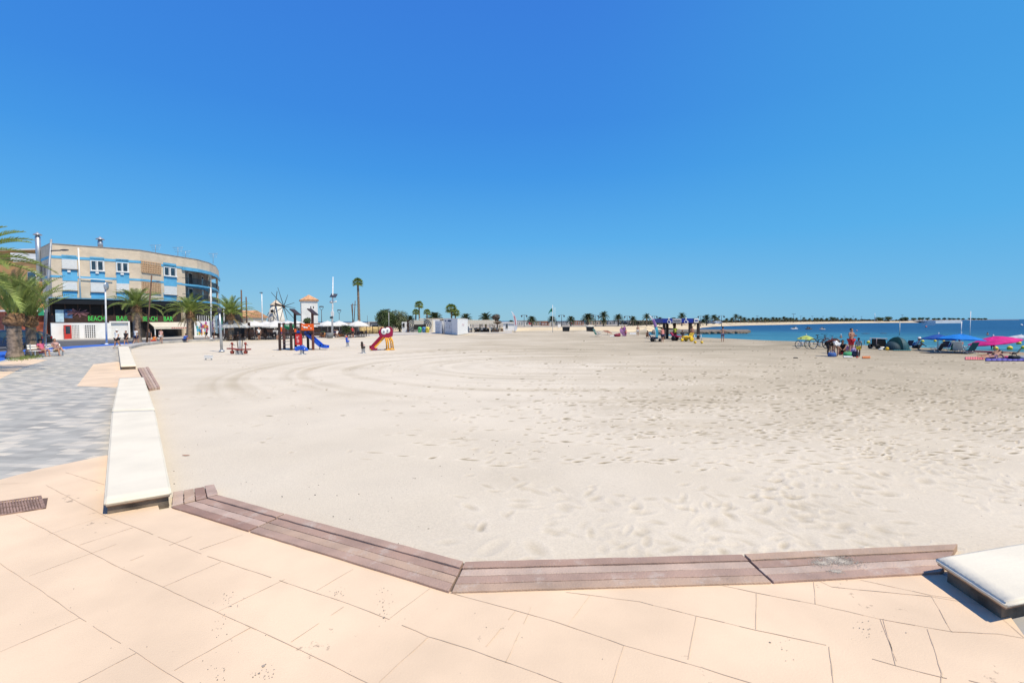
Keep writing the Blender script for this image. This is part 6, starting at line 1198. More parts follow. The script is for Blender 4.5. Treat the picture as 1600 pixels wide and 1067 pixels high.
par = [(365, 61, 2.0, 501.2, 510.2, 'first white terrace parasol beside the palm and the dark screens'), (397, 66, 1.75, 501.5, 509, 'second white terrace parasol right of the brown masts'), (416, 70, 1.6, 502, 509, 'small white terrace parasol left of the windmill foot'), (431, 64, 1.9, 501, 510, 'wide white terrace parasol in front of the windmill'), (449.5, 67, 1.7, 501.3, 508, 'white terrace parasol behind the green net of the climbing frame'), (464, 68, 1.5, 501.8, 508, 'white terrace parasol behind the dark roof fin of the climbing frame'), (512, 74, 1.9, 503, 508.3, 'flat white parasol right of the white tower by the solar mast'), (530, 76, 1.7, 503, 508.3, 'flat white parasol just left of the potted bush'), (559.5, 72, 1.75, 502, 508.5, 'rightmost white terrace parasol in front of the bamboo fence')]
for px, Yd, r_, ya, yr, lb in par:
    ha = max(2.5, D(px, ya, Yd).z); hr = max(1.75, D(px, yr, Yd).z); parasol(lb, 'parasol', base_at(px, Yd), r_, hr, ha, M_par, 4 if r_ > 1.65 else 8, M_lampw, rz=pi/4+random.uniform(-.1, .1))
M_chr = mat('chair_dark', (.045, .03, .028), rough=.6); M_chw = mat('chair_white', (.65, .65, .63), rough=.6)
def make_chair(m, label, group, loc, rz):
    t = thing('terrace_chair', label, 'chair', loc, rz, group); MB().box(-.22, .22, -.22, .22, .42, .46).build('seat', m, t); MB().obox((-.22, .19, .464), (.44, 0, 0), (0, .035, 0), (0, .07, .42)).build('backrest', m, t)
    for sx_ in (-1, 1):
        for sy_ in (-1, 1): MB().box(sx_*.2-.018, sx_*.2+.018, sy_*.2-.018, sy_*.2+.018, 0, .418).build('leg', m, t)
    return t
def make_table(m, label, group, loc):
    t = thing('terrace_table', label, 'table', loc, 0, group); MB().box(-.4, .4, -.4, .4, .71, .745).build('tabletop', m, t); MB().tube([(0, 0, .03), (0, 0, .708)], .035, 8).build('leg', M_metal, t); MB().box(-.25, .25, -.25, .25, 0, .029).build('foot', m, t); return t
ch0 = tb0 = None; random.seed(21)
spots = [(352, 60), (362, 59), (374, 60.5), (386, 63), (397, 62), (409, 65), (420, 63), (430, 66), (441, 64), (452, 66), (463, 68), (474, 70), (398, 70), (425, 70), (508, 70), (526, 71), (548, 70), (560, 72), (537, 74), (568, 74)]
for i, (px, Yd) in enumerate(spots):
    c_ = base_at(px+random.uniform(-1.5, 1.5), Yd); lt = 'dark square table of the crowded terrace under the white parasols'; lc = 'dark terrace chair set round a table under the white parasols'
    if tb0 is None: tb0 = make_table(M_chr, lt, 'terrace tables under the white parasols', c_)
    else: dup(tb0, c_)
    for k in range(4):
        a_ = k*pi/2+random.uniform(-.2, .2); l_ = c_+Vector((.68*math.cos(a_), .68*math.sin(a_), 0)); rz = a_-pi/2
        if ch0 is None: ch0 = make_chair(M_chr, lc, 'dark terrace chairs', l_, rz)
        else: dup(ch0, l_, rz)
for px, Yd in ((736, 102.5), (743, 105), (752, 102.5), (759, 105), (768, 103), (777, 106)):
    c_ = base_at(px, Yd); dup(tb0, c_, None, 'dark square table standing in the shade of the cream pergola', 'tables under the pergola')
    for k in range(4): a_ = k*pi/2+random.uniform(-.2, .2); dup(ch0, c_+Vector((.68*math.cos(a_), .68*math.sin(a_), 0)), a_-pi/2, 'terrace chair round a table in the shade of the cream pergola', 'chairs under the pergola', mats={'seat': M_chw, 'backrest': M_chw} if k % 2 else None)
# terrace screens, bar hut, planters
for x0, x1, y0, Yd, m, nm, lb in ((365, 381, 512, 66, M_blk, 'windbreak_screen', 'black screen behind the first white parasol'), (386.5, 390, 504, 62, M_pd, 'timber_totem', 'dark narrow timber totem between the two left parasols'), (411, 416, 511, 64, M_pd, 'timber_totem', 'dark timber post block right of the second parasol'), (426, 435, 516, 72, M_lampw, 'menu_board', 'pale menu board at the back of the terrace')):
    a_ = base_at(x0, Yd); b_ = base_at(x1, Yd); t = thing(nm, lb, nm.split('_')[1], a_); MB().box(0, b_.x-a_.x, 0, .12, .12, D(x0, y0, Yd).z).build('panel', m, t); MB().box(-.02, (b_.x-a_.x)+.02, -.06, .18, -.05, .118).build('foot', M_pd, t)
t = thing('terrace_bar', 'long low terrace bar and back fence behind the parasols', 'bar', base_at(430, 76)); a_ = base_at(345, 76); b_ = base_at(500, 80); mb = MB(); mb.obox(a_, b_-a_, (0, .3, 0), (0, 0, 1.1)); mb.build('counter', M_brn, t, world=True)
mb = MB()
for k in range(26): q_ = a_.lerp(b_, (k+random.uniform(.1, .7))/26); mb.obox(q_+Vector((0, .35, 0)), (random.uniform(.3, 1.1), 0, 0), (0, .4, 0), (0, 0, random.uniform(1.3, 1.75)))
mb.build('back_units', M_dk, t, world=True)
t = thing('terrace_store', 'dark store behind the right hand terrace parasols', 'store', base_at(530, 82)); a_ = base_at(498, 82); b_ = base_at(556, 82); MB().obox(a_, b_-a_, (0, 2, 0), (0, 0, 1.55)).build('wall', M_dk, t, world=True)
for px, Yd, lb in ((503.5, 72, 'orange planter at the foot of the forked lantern'), (533, 74, 'orange planter near the potted bush')):
    t = thing('flower_planter', lb, 'planter', base_at(px, Yd)); MB().lathe([(.3, 0), (.5, .3), (.55, .62), (.48, .64)], (0, 0, 0), 14).build('pot', mat('terracotta', (.58, .25, .09)), t); MB().ball((0, 0, .68), .42, .42, .22).build('plants', M_leaf, t)
TP = [(356, 60.5, 'sit', RED, 'person in red sitting at the left end of the terrace'), (369, 60, 'sit', BLK, 'person in black sitting under the first parasol'), (404, 61.5, 'stand', WHT, 'waiter in white standing among the terrace tables'), (437, 63, 'sit', PUR, 'person in purple sitting in front of the windmill'), (522, 69.5, 'sit', NAVY, 'person in navy seated right of the solar mast'), (526, 70.5, 'sit', WHT, 'person in white seated right of the solar mast'), (550.5, 68, 'stand', RED, 'person in a red top standing by the rightmost terrace parasol'), (333, 63, 'stand', GREY, 'passer by in grey in front of the shop banners'), (322, 64, 'walk', PINK, 'passer by in pink walking past the mural board')]
for i, (px, Yd, pk, tp_, lb) in enumerate(TP): person(lb, base_at(px, Yd), random.uniform(-1, 1), pk, 1.7, random.choice(['tan', 'fair']), top=tp_, bottom=BLK+(.7,), hair=random.choice(['black', 'brown']))
# ================================================================ CARS
def car(label, loc, rz, m, group=None, suv=False, sc=1):
    t = thing('parked_car', label, 'car', loc, rz, group, sc=sc); H = 1.75 if suv else 1.45; L = 4.5 if suv else 4.2; w = .89; z0 = .28 if suv else .2
    prof = [(-L/2, z0+.1), (-L/2+.02, .72), (-L/2+.12, .86), (-L/2+1.05, .98), (-L/2+1.75, H-.05), (-L/2+2.1, H), (L/2-.85, H-.02), (L/2-.25, 1.02), (L/2-.02, .92), (L/2, z0+.12), (L/2-.15, z0), (-L/2+.15, z0)]
    bm = bmesh.new(); rows = []
    for yy, ins in ((-w, 0), (w, 0)):
        rows.append([bm.verts.new((x, yy*(1-.16*max(0, (z-.95))/(H-.95)), z)) for x, z in prof])
    bm.faces.new(rows[0]); bm.faces.new(rows[1][::-1]); n_ = len(prof)
    for i in range(n_): bm.faces.new((rows[0][i], rows[1][i], rows[1][(i+1) % n_], rows[0][(i+1) % n_]))
    bmesh.ops.recalc_face_normals(bm, faces=bm.faces[:]); me = bpy.data.meshes.new('body'); bm.to_mesh(me); bm.free(); me.materials.append(m); o = bpy.data.objects.new('body', me); COL.objects.link(o); o.parent = t; bv = o.modifiers.new('bevel', 'BEVEL'); bv.width = .06; bv.segments = 3
    for s_ in (-1, 1):
        y_ = s_*(w*.93+.01); MB().extr([(-L/2+1.3, y_+.0*s_, 1.02), (-L/2+1.83, y_-.055*s_, H-.14), (L/2-1.0, y_-.055*s_, H-.14), (L/2-.5, y_, 1.03)], (0, s_*.02, 0)).build('window', M_glass, t)
        MB().box(-L/2-.01, -L/2+.14, s_*.62-.16, s_*.62+.16, .62, .78).build('headlight', mat('lens', (.7, .7, .68), rough=.2), t, bevel=.02); MB().box(L/2-.1, L/2+.01, s_*.68-.1, s_*.68+.1, .68, .88).build('tail_light', M_pr, t)
        MB().box(-L/2+1.3, -L/2+1.45, s_*(w+.02), s_*(w+.16), .98, 1.1).build('mirror', m, t)
        for x_ in (-L/2+.82, L/2-.85):
            rr_ = Matrix.Rotation(pi/2, 3, 'X'); wl = MB().lathe([(.18, -.11), (.33, -.11), (.345, -.06), (.345, .06), (.33, .11), (.18, .11)], (x_, s_*(w-.08), .34), 18, rot=rr_).build('wheel', mat('tyre', (.02, .02, .02), rough=.9), t); MB().lathe([(.19, -.115), (.17, -.10), (.04, -.09), (.04, .09), (.17, .10), (.19, .115)], (x_, s_*(w-.08), .34), 14, rot=rr_).build('rim', M_metal, wl)
    MB().extr([(-L/2+1.12, -.72, 1.03), (-L/2+1.12, .72, 1.03), (-L/2+1.74, .62, H-.1), (-L/2+1.74, -.62, H-.1)], (-.03, 0, .02)).build('windscreen', M_glass, t); MB().extr([(L/2-.27, -.7, 1.08), (L/2-.27, .7, 1.08), (L/2-.80, .62, H-.14), (L/2-.80, -.62, H-.14)], (.03, 0, .02)).build('rear_window', M_glass, t)
    MB().box(-L/2-.015, -L/2+.06, -.42, .42, .55, .68).build('grille', M_blk, t); MB().box(-L/2-.03, -L/2-.016, -.26, .26, .4, .51).build('number_plate', M_wh, t); return t
CM_ = {n: mat('car_'+n, c, rough=.25, spec=.6, var=.03) for n, c in (('navy', (.015, .03, .075)), ('white', (.72, .72, .72)), ('grey', (.22, .23, .25)), ('red', (.40, .03, .03)), ('black', (.02, .02, .022)))}
car('dark blue off road car parked at the left edge behind the thick palm', P(3, 546), R(75), CM_['navy'], suv=True)
cw = car('white car parked beyond the dark blue one at the left edge', base_at(4, 50), R(20), CM_['white'])
car('dark car half hidden between the two left palm trunks', P(37, 539), R(15), CM_['black'])
for k, (px, Yd, cn, lb) in enumerate([(848, 146, 'white', 'white car in the row behind the sand bank left of the green flag'), (899, 152, 'red', 'red car in the row behind the left of the two dark boxes'), (912, 150, 'grey', 'grey car left of the broad palm on the bank'), (956, 154, 'white', 'white car between the tallest palm and the purple sunshade palm'), (976, 150, 'black', 'black car right of the purple sunshade'), (1000, 152, 'white', 'white car left of the cyan feather flag'), (1110, 158, 'grey', 'grey car beyond the right post of the shelter'), (1120, 160, 'white', 'white car by the first palms of the far beach'), (828, 150, 'red', 'red car behind the sand bank by the bushy palm')]):
    dup(cw, base_at(px, Yd+50, .7), R(random.choice([0, 180])+random.uniform(-8, 8)), lb, mats={'body': CM_[cn], 'mirror': CM_[cn]})
# low far buildings behind the bank
random.seed(4); fk = [('white', (.62, .60, .55)), ('tan', (.45, .34, .24)), ('brick', (.38, .17, .11)), ('grey', (.3, .3, .31))]
for k, (px0, px1, Yd, h, ci, lb) in enumerate([(806, 826, 170, 1.7, 0, 'long white low house on the bank right of the white feather flag'), (832, 856, 178, 1.5, 1, 'tan low house on the bank left of the green flag'), (846, 858, 165, 1.2, 2, 'red brick low house just left of the green flag'), (870, 888, 180, 1.4, 3, 'grey low house behind the left dark box'), (896, 912, 185, 1.6, 2, 'reddish low house between the two dark boxes'), (920, 948, 190, 1.6, 1, 'tan low house behind the tallest palm'), (950, 985, 200, 1.6, 3, 'long grey low house behind the purple sunshade'), (985, 1025, 205, 1.6, 1, 'tan low house behind the cyan feather flag'), (1030, 1060, 215, 1.6, 0, 'pale low house behind the left half of the sign shelter'), (1062, 1092, 215, 1.4, 2, 'reddish low house behind the right half of the sign shelter')]):
    mm = mat('low_house_'+fk[ci][0], fk[ci][1], var=.25, scale=.6); a_ = base_at(px0, Yd, .7); b_ = base_at(px1, Yd, .7); simple_block('low_house', lb, a_, b_, h, 5, mm, [(f, f+.08, .25, .75) for f in (.08, .24, .45, .62, .82)], mm, z0=.7, over=.1)
# ================================================================ BEACH: FLAGS, SHELTER, UMBRELLAS, PEOPLE
def kz(b): return b.y/F
def feather(label, bx, by, tx, ty, m1, m2, wpx):
    b_ = PG(bx, by); k_ = kz(b_); t = thing('feather_flag', label, 'feather flag', b_); def_ = lambda x, y, d=0: Vector(((x-bx)*k_, d, (by-y)*k_)); top = def_(tx, ty)
    L = [(0, 0), (.35, .03), (.7, .22), (.9, .6), (1, 1)]; pts = [Vector((top.x*u, 0, top.z*v_)) for v_, u in ((0, 0), (.35, .06), (.65, .28), (.85, .62), (1, 1))]; MB().tube(pts, [.04, .035, .03, .02, .012], 6).build('pole', M_lampw, t)
    n_ = 14; cl = MB(); cl2 = MB()
    def pp(s): return pts[0].lerp(pts[1], s/.35) if s < .35 else pts[1].lerp(pts[2], (s-.35)/.3) if s < .65 else pts[2].lerp(pts[3], (s-.65)/.2) if s < .85 else pts[3].lerp(pts[4], (s-.85)/.15)
    for i in range(n_):
        s0 = .10+.9*i/n_; s1 = .10+.9*(i+1)/n_; w0 = wpx*k_*(math.sin(pi*min(1, max(.0, (1-s0)*.9+.02)))**.5); w1 = wpx*k_*(math.sin(pi*min(1, max(.0, (1-s1)*.9+.02)))**.5) if i < n_-1 else .02
        a_, c_ = pp(s0), pp(s1); (cl if s0 > .5 else cl2).face([a_, a_+Vector((w0, .05*math.sin(i), -.1*w0)), c_+Vector((w1, .05*math.sin(i+1), -.1*w1)), c_])
    cl.build('sail', m1, t); cl2.build('sail', m2, t); MB().box(-.35, .35, -.2, .2, -.02, .06).build('foot', M_blk, t); return t, pp, k_
mf1 = mat('flag_white', (.75, .76, .78), var=.05, trans=.3); mf2 = mat('flag_cyan', (.10, .50, .62), var=.1, trans=.3)
t, pp, k_ = feather('white and cyan feather flag at the left of the blue sign shelter', 1024.5, 533.5, 1013.2, 491.5, mf1, mf2, 5)
for s_ in (.62, .72, .8): MB().ball(pp(s_)+Vector((2.2*k_, -.06, -.1)), .14, .02, .22, 8, 5).build('emblem', mat('emblem_purple', (.25, .12, .35)), t)
t, pp, k_ = feather('white feather flag with small red writing near the pergola', 804.3, 519.5, 799, 486.5, mf1, mf1, 4.5)
for k in range(8): s_ = .38+.055*k; MB().box(-.09, .09, -.02, .0, -.08, .08).build('red_mark', M_red, t).location = pp(s_)+Vector((2.0*k_, -.07, 0))
# green flag
b_ = PG(863.5, 519.5); t = thing('green_flag', 'green beach flag flying left from a tall thin pole', 'flag', b_); k_ = kz(b_); MB().tube([(0, 0, -.1), (0, 0, 43*k_)], [.07, .05], 6).build('pole', M_lampw, t)
mb = MB()
for i in range(6):
    x0, x1 = -i*1.1*k_, -(i+1)*1.1*k_; z0 = 38*k_-.12*i*i*.25; z1 = 38*k_-.12*(i+1)**2*.25; mb.face([(x0, .1*math.sin(i), z0), (x1, .1*math.sin(i+1), z1), (x1, .1*math.sin(i+1), z1-5.5*k_+i*.1), (x0, .1*math.sin(i), z0-6*k_+i*.1)])
mb.build('cloth', mat('flag_green', (.01, .16, .09), trans=.2), t)
b_ = base_at(867.5, 134, .7); pole('thin_pole', 'thin pale pole right beside the green flag', 'mast', b_, D(867, 480, 134), .05, M_lampw)
b_ = PG(874, 514); b_.y += 4; t = thing('notice_board', 'small white notice board on the bank right of the green flag', 'sign', base_at(874, 121, .55)); MB().box(-.38, .38, -.03, .03, .15, 1.0).build('board', M_wh, t); MB().box(-.3, -.24, .031, .09, -.1, .9).box(.24, .3, .031, .09, -.1, .9).build('legs', M_metal, t)
# dark boxes (upturned pedal craft) on the sand
for px, wd, lb, cover in ((884.5, 11, 'left dark open box standing on the yellow sand', False), (922, 11, 'right dark box with a pale heap piled on it on the yellow sand', True)):
    b_ = PG(px, 517.8); k_ = kz(b_); t = thing('beach_container', lb, 'container', b_); w_ = wd*k_/2; h_ = 6.5*k_
    MB().extr([(-w_*.9, -.5, 0), (w_*.85, -.5, 0), (w_, -.5, h_), (-w_, -.5, h_)], (0, 1.2, 0)).build('tub', M_blk, t, bevel=.03); MB().box(-w_*1.05, w_*1.05, -.56, .76, h_+.003, h_+.1).build('rim', M_lampd, t)
    if cover: MB().ball((-.1, .1, h_+.12), w_*1.15, .6, .42, 12, 8).ball((.5, .0, h_+.15), .4, .4, .35, 10, 6).build('heap', M_cream, t)
# tilted sunshades in the middle
m_bs = mat('shade_brown', (.34, .16, .10), var=.2, scale=2, trans=.2); m_ps = mat('shade_purple', (.24, .10, .24), var=.2, scale=2, trans=.2)
b_ = PG(949, 523.5); k_ = kz(b_); parasol('reddish brown tilted beach umbrella standing alone left of the purple one', 'beach umbrella', b_, 8*k_, 4.6*k_, 7*k_, m_bs, 8, M_lampw, tilt=R(18), taz=R(60), val=0)
b_ = PG(973, 525.5); k_ = kz(b_); parasol('purple beach umbrella tipped towards the camera beside two people', 'beach umbrella', b_, 7.3*k_, 7*k_, 10*k_, m_ps, 8, M_lampw, tilt=R(58), taz=R(35), val=0)
person('person in blue standing behind the purple beach umbrella', PG(975.5, 525.5), R(20), 'stand', 1.75, 'tan', top=PUR, bottom=BLUE, hair='black')
person('bather standing behind the top of the purple umbrella', PG(971.5, 521), 0, 'stand', 1.75, 'brown', bottom=NAVY)
person('child in pink shorts right of the purple umbrella', PG(977.8, 525.6), R(40), 'walk', 1.25, 'tan', bottom=PINK)
person('pale bather standing right of the purple umbrella', PG(996.5, 525), R(-20), 'stand', 1.72, 'fair', bottom=WHT, hair='blond')
person('dark haired bather sitting beside the cyan feather flag', PG(1011.5, 527.6), R(-10), 'squat', 1.75, 'brown', bottom=BLK); 
# small chairs, towels on that stretch
def lowchair(label, loc, rz, m, group=None, sc=1, fm=None):
    t = thing('beach_chair', label, 'beach chair', loc, rz, group, sc=sc); MB().obox((-.26, -.22, .26), (.52, 0, 0), (0, .46, -.05), (0, 0, .02)).build('seat', m, t); MB().obox((-.26, .24, .22), (.52, 0, 0), (0, .30, .58), (0, .02, -.012)).build('backrest', m, t)
    for s_ in (-.28, .28):
        MB().tube([(s_, -.24, 0), (s_, .20, .42), (s_, .52, .78)], .014, 6).build('frame_side', fm or M_metal, t); MB().tube([(s_, .32, 0), (s_, -.18, .42)], .014, 6).build('leg', fm or M_metal, t); MB().tube([(s_, -.24, .43), (s_, .22, .45)], .02, 6).build('armrest', fm or M_metal, t)
    return t
MC = {n: mat('chaircloth_'+n, c, rough=.8, trans=.15) for n, c in (('navy', (.015, .03, .10)), ('blue', (.02, .07, .36)), ('green', (.015, .13, .10)), ('teal', (.01, .10, .14)), ('red', (.35, .03, .06)), ('dark', (.03, .03, .045)))}
lowchair('small green beach chair left of the brown umbrella', PG(935, 526), R(60), MC['green'], sc=1.5)
def towel(label, px0, py0, px1, py1, m, cat='towel'):
    a_, b_, c_, d_ = PG(px0, py1), PG(px1, py1), PG(px1, py0), PG(px0, py0); o0 = (a_+b_+c_+d_)/4; mb = MB(); n_ = 8
    for i in range(n_):
        for j in range(4):
            def q(u, v): p_ = a_.lerp(b_, u).lerp(d_.lerp(c_, u), v); return Vector((p_.x-o0.x, p_.y-o0.y, p_.z-o0.z+.03+.003*math.sin(7*u+3*v)))
            mb.face([q(i/n_, j/4), q((i+1)/n_, j/4), q((i+1)/n_, (j+1)/4), q(i/n_, (j+1)/4)], True)
    o = mb.build(cat.replace(' ', '_'), m, None); o.location = o0; md = o.modifiers.new('thick', 'SOLIDIFY'); md.thickness = .008; md.offset = 1; return tag(o, label, cat)
towel('pale towel spread left of the purple umbrella', 953, 525, 968, 526, M_wh); towel('white inflatable sheet between the two bathers near the groyne', 984, 520.5, 994, 522, M_wh)
bg_ = MB(); bg_.ball((0, 0, .22), .55, .3, .25, 12, 8).ball((.3, 0, .38), .2, .2, .18, 8, 6); o = bg_.build('beach_bag', mat('bag_maroon', (.25, .02, .05))); o.location = PG(964.5, 526); tag(o, 'dark red bag lying beside the pale towel', 'bag')
# ---- blue sign shelter
b_ = PG(1062, 530); Ys = b_.y; zb = b_.z; t = thing('sign_shelter', 'blue accessible beach shelter with wheelchair symbols on its fascia', 'shelter', b_)
M_sb = mat('sign_blue', (.01, .03, .28), rough=.5, var=.08); M_sg = mat('sign_grey', (.45, .45, .48), rough=.6, var=.1)
def X(px, Yd=Ys): return D(px, 515, Yd).x
def Zp(py, Yd=Ys): return D(1062, py, Yd).z
for x_, dy in ((1037.5, 0), (1053, 2.6), (1078.2, -.1), (1091, 0), (1065, 2.6), (1090, 2.6)): MB().box(X(x_)-.16, X(x_)+.16, Ys+dy-.12, Ys+dy+.12, zb-.2, Zp(505.3)).build('post', M_pd, t, world=True)
MB().box(X(1034), X(1092.5), Ys-.3, Ys+3, Zp(505.2)+.003, Zp(504.4)).build('roof', M_pd, t, world=True)
for x0, x1, m in ((1034, 1049, M_sb), (1049.2, 1063, M_sg), (1063.2, 1081.5, M_sb), (1083, 1089.5, M_wh)):
    fo = MB().box(X(x0), X(x1), Ys-.36, Ys-.26, Zp(504.3)+.003, Zp(497.6)).build('fascia_panel', m, t, world=True)
    if m is M_sb:
        cx0 = X(1043.5) if x0 < 1050 else X(1070); zc_ = Zp(501.3); s_ = MB(); yy = Ys-.40
        s_.ball((cx0-.02, yy, zc_+.33), .09, .02, .09, 8, 6); s_.obox((cx0-.07, yy, zc_-.05), (.12, 0, 0), (0, .03, 0), (0, 0, .3)); s_.obox((cx0-.05, yy, zc_-.05), (.3, 0, 0), (0, .03, 0), (0, 0, .09)); s_.obox((cx0+.18, yy, zc_-.3), (.09, 0, 0), (0, .03, 0), (0, 0, .26))
        s_.tube([(cx0+.02+.24*math.cos(a), yy, zc_-.12+.24*math.sin(a)) for a in [pi*.75+k*pi*1.25/10 for k in range(11)]], .035, 5); s_.build('wheelchair_symbol', M_wh, fo, world=True)
    elif m is M_sg:
        for k in range(9): MB().box(X(1050.5+k*1.3), X(1051.3+k*1.3), Ys-.38, Ys-.361, Zp(502.5), Zp(500+.4*(k % 3))).build('letter_mark', M_lampd, fo, world=True)
    else: MB().box(X(1084), X(1088.5), Ys-.38, Ys-.361, Zp(502), Zp(500)).build('emblem', M_sb, fo, world=True)
MB().box(X(1034), X(1034.6), Ys-.25, Ys+3, Zp(504.3), Zp(497.6)).build('side_panel', M_sb, t, world=True)
person('broad person in a pink top and navy shorts at the left post of the shelter', PG(1035, 534.3), R(15), 'stand', 1.66, 'tan', top=('rose', (.65, .25, .22)), bottom=NAVY+(.8,), hair='black', stout=1.35)
person('assistant in a lime vest inside the blue shelter', PG(1055, 531.8), R(-30), 'hold', 1.76, 'brown', top=LIM, bottom=('maroon', (.12, .02, .02), .7), hair='black')
person('dark clothed person seated in the middle of the shelter', PG(1067, 531.5), R(10), 'sit', 1.76, 'brown', top=BLK, bottom=BLK+(.7,))
person('sunburnt man standing right in the shelter without a shirt', PG(1081.5, 531.5), R(-15), 'hold', 1.72, 'tan', bottom=RED+(.6,), stout=1.15)
person('bather in dark shorts and cap walking alone on the sand right of the shelter', PG(1129, 534.4), R(160), 'akimbo', 1.72, 'tan', bottom=('slate', (.10, .11, .2), .6), hat=('black', BLK[1], False))
def wheelchair(label, loc, rz, m, wm, sc=1):
    t = thing('amphibious_wheelchair', label, 'wheelchair', loc, rz, sc=sc); MB().obox((-.28, -.45, .42), (.56, 0, 0), (0, .7, -.06), (0, 0, .12)).build('seat', m, t); MB().obox((-.28, .22, .40), (.56, 0, 0), (0, .42, .62), (0, .1, -.06)).build('backrest', m, t)
    for s_ in (-.46, .46): MB().lathe([(.12, -.12), (.24, -.12), (.30, 0), (.24, .12), (.12, .12)], (s_, .2, .28), 14, rot=Matrix.Rotation(pi/2, 3, 'Y')).build('wheel', wm, t); MB().tube([(s_*.75, -.5, .5), (s_*.75, .3, .62)], .08, 8).build('armrest_float', m, t)
    MB().lathe([(.06, -.1), (.16, -.1), (.2, 0), (.16, .1), (.06, .1)], (0, -.75, .2), 12, rot=Matrix.Rotation(pi/2, 3, 'Y')).build('front_wheel', wm, t); MB().tube([(0, -.75, .25), (0, -.4, .45)], .03, 6).build('frame', M_metal, t); return t
M_yel = mat('float_yellow', (.80, .52, .03), rough=.45)
wheelchair('yellow amphibious wheelchair parked in front of the shelter', PG(1074, 533.5), R(-70), M_yel, M_yel, 1.0)
wheelchair('dark amphibious wheelchair in the shade of the shelter', PG(1057, 532.5), R(50), M_mar, M_blk, 1.0)
wheelchair('blue amphibious wheelchair beside the cyan feather flag', PG(1022, 533.8), R(70), MC['navy'], M_blk, .85)
b_ = PG(1090.5, 536.6); t = thing('beach_walker', 'small metal walker frame with yellow floats at the right of the shelter', 'walker frame', b_)
for s_ in (-.35, .35): MB().tube([(s_, -.2, .1), (s_, .1, .95), (s_, .35, .95)], .03, 6).build('frame', M_metal, t); MB().ball((s_, -.15, .14), .14, .22, .14, 10, 6).build('float', M_yel, t)
MB().tube([(-.35, .1, .9), (.35, .1, .9)], .03, 6).build('crossbar', M_metal, t)
# ---- bicycles
def bicycle(label, loc, rz, m, sc=1):
    t = thing('bicycle', label, 'bicycle', loc, rz, sc=sc)
    for x_ in (-.52, .52):
        w_ = MB(); pts = [(x_+.33*math.cos(a), 0, .345+.33*math.sin(a)) for a in [2*pi*k/24 for k in range(25)]]; w_ = w_.tube(pts, .026, 6, cap=False).build('wheel', M_blk, t); MB().tube([(x_+.30*math.cos(a), 0, .345+.30*math.sin(a)) for a in [2*pi*k/24 for k in range(25)]], .014, 5, cap=False).build('rim', M_metal, w_); sp = MB()
        for k in range(12): a = 2*pi*k/12; sp.tube([(x_, 0, .345), (x_+.3*math.cos(a), 0, .345+.3*math.sin(a))], .0035, 3)
        sp.build('spokes', M_metal, w_)
    MB().tube([(-.52, 0, .345), (-.08, 0, .30), (.38, 0, .78), (-.20, 0, .80), (-.08, 0, .30)], .022, 6).tube([(-.20, 0, .80), (-.52, 0, .345)], .015, 6).build('frame', m, t); MB().tube([(.35, 0, .88), (.40, 0, .72), (.52, 0, .345)], .02, 6).build('fork', m, t)
    MB().ball((-.22, 0, .92), .13, .07, .035, 10, 6).tube([(-.22, 0, .9), (-.2, 0, .8)], .016, 5).build('saddle', M_blk, t); MB().tube([(.30, -.28, .98), (.36, 0, .96), (.30, .28, .98)], .014, 6).tube([(.36, 0, .96), (.36, 0, .86)], .016, 6).build('handlebar', M_blk, t); MB().lathe([(.09, -.01), (.09, .01)], (-.08, -.04, .30), 14, rot=Matrix.Rotation(pi/2, 3, 'X')).tube([(-.08, -.06, .30), (.06, -.06, .16)], .01, 5).build('crank', M_metal, t); return t
bicycle('black mountain bicycle with large dark wheels beside the family group', PG(1281, 544.8), R(8), M_blk, 1.25)
bicycle('small blue bicycle under the yellow green umbrella', PG(1254, 543.8), R(14), mat('bike_blue', (.05, .18, .45)), .95)
bicycle('dark bicycle partly behind the bending family', PG(1293, 542), R(-5), M_bord, 1.05)
def bumb(label, px, py, rpx, rimy, apy, m, tilt=0, taz=0, pm=None, sides=8, z=None):
    b_ = PG(px, py); k_ = kz(b_); return parasol(label, 'beach umbrella', b_, rpx*k_, (py-rimy)*k_, (py-apy)*k_, m, sides, pm or M_lampw, tilt=tilt, taz=taz, val=.06)
bumb('yellow green beach umbrella over the small blue bicycle', 1259, 541, 12.3, 529.5, 524.3, mat('umb_lime', (.62, .72, .18), trans=.35), tilt=R(4), taz=0)
bumb('dark blue beach umbrella overlapped by the bright blue one', 1465, 548, 21, 530.2, 522.6, mat('umb_navy', (.02, .10, .42), trans=.3), tilt=R(3), taz=R(90))
bumb('bright blue beach umbrella over the folding chairs', 1500, 550, 28.5, 530.2, 521.8, mat('umb_blue', (.015, .26, .80), trans=.35), tilt=R(3), taz=R(90))
bumb('hot pink beach umbrella tilted to the left', 1554, 549.5, 30.5, 534.5, 525.5, mat('umb_pink', (.85, .03, .30), trans=.35), tilt=-R(11), taz=R(75))
bumb('white beach umbrella at the right edge behind the pink one', 1594, 546, 23, 531.3, 523, mat('umb_white', (.75, .77, .78), trans=.35), tilt=R(3), taz=0)
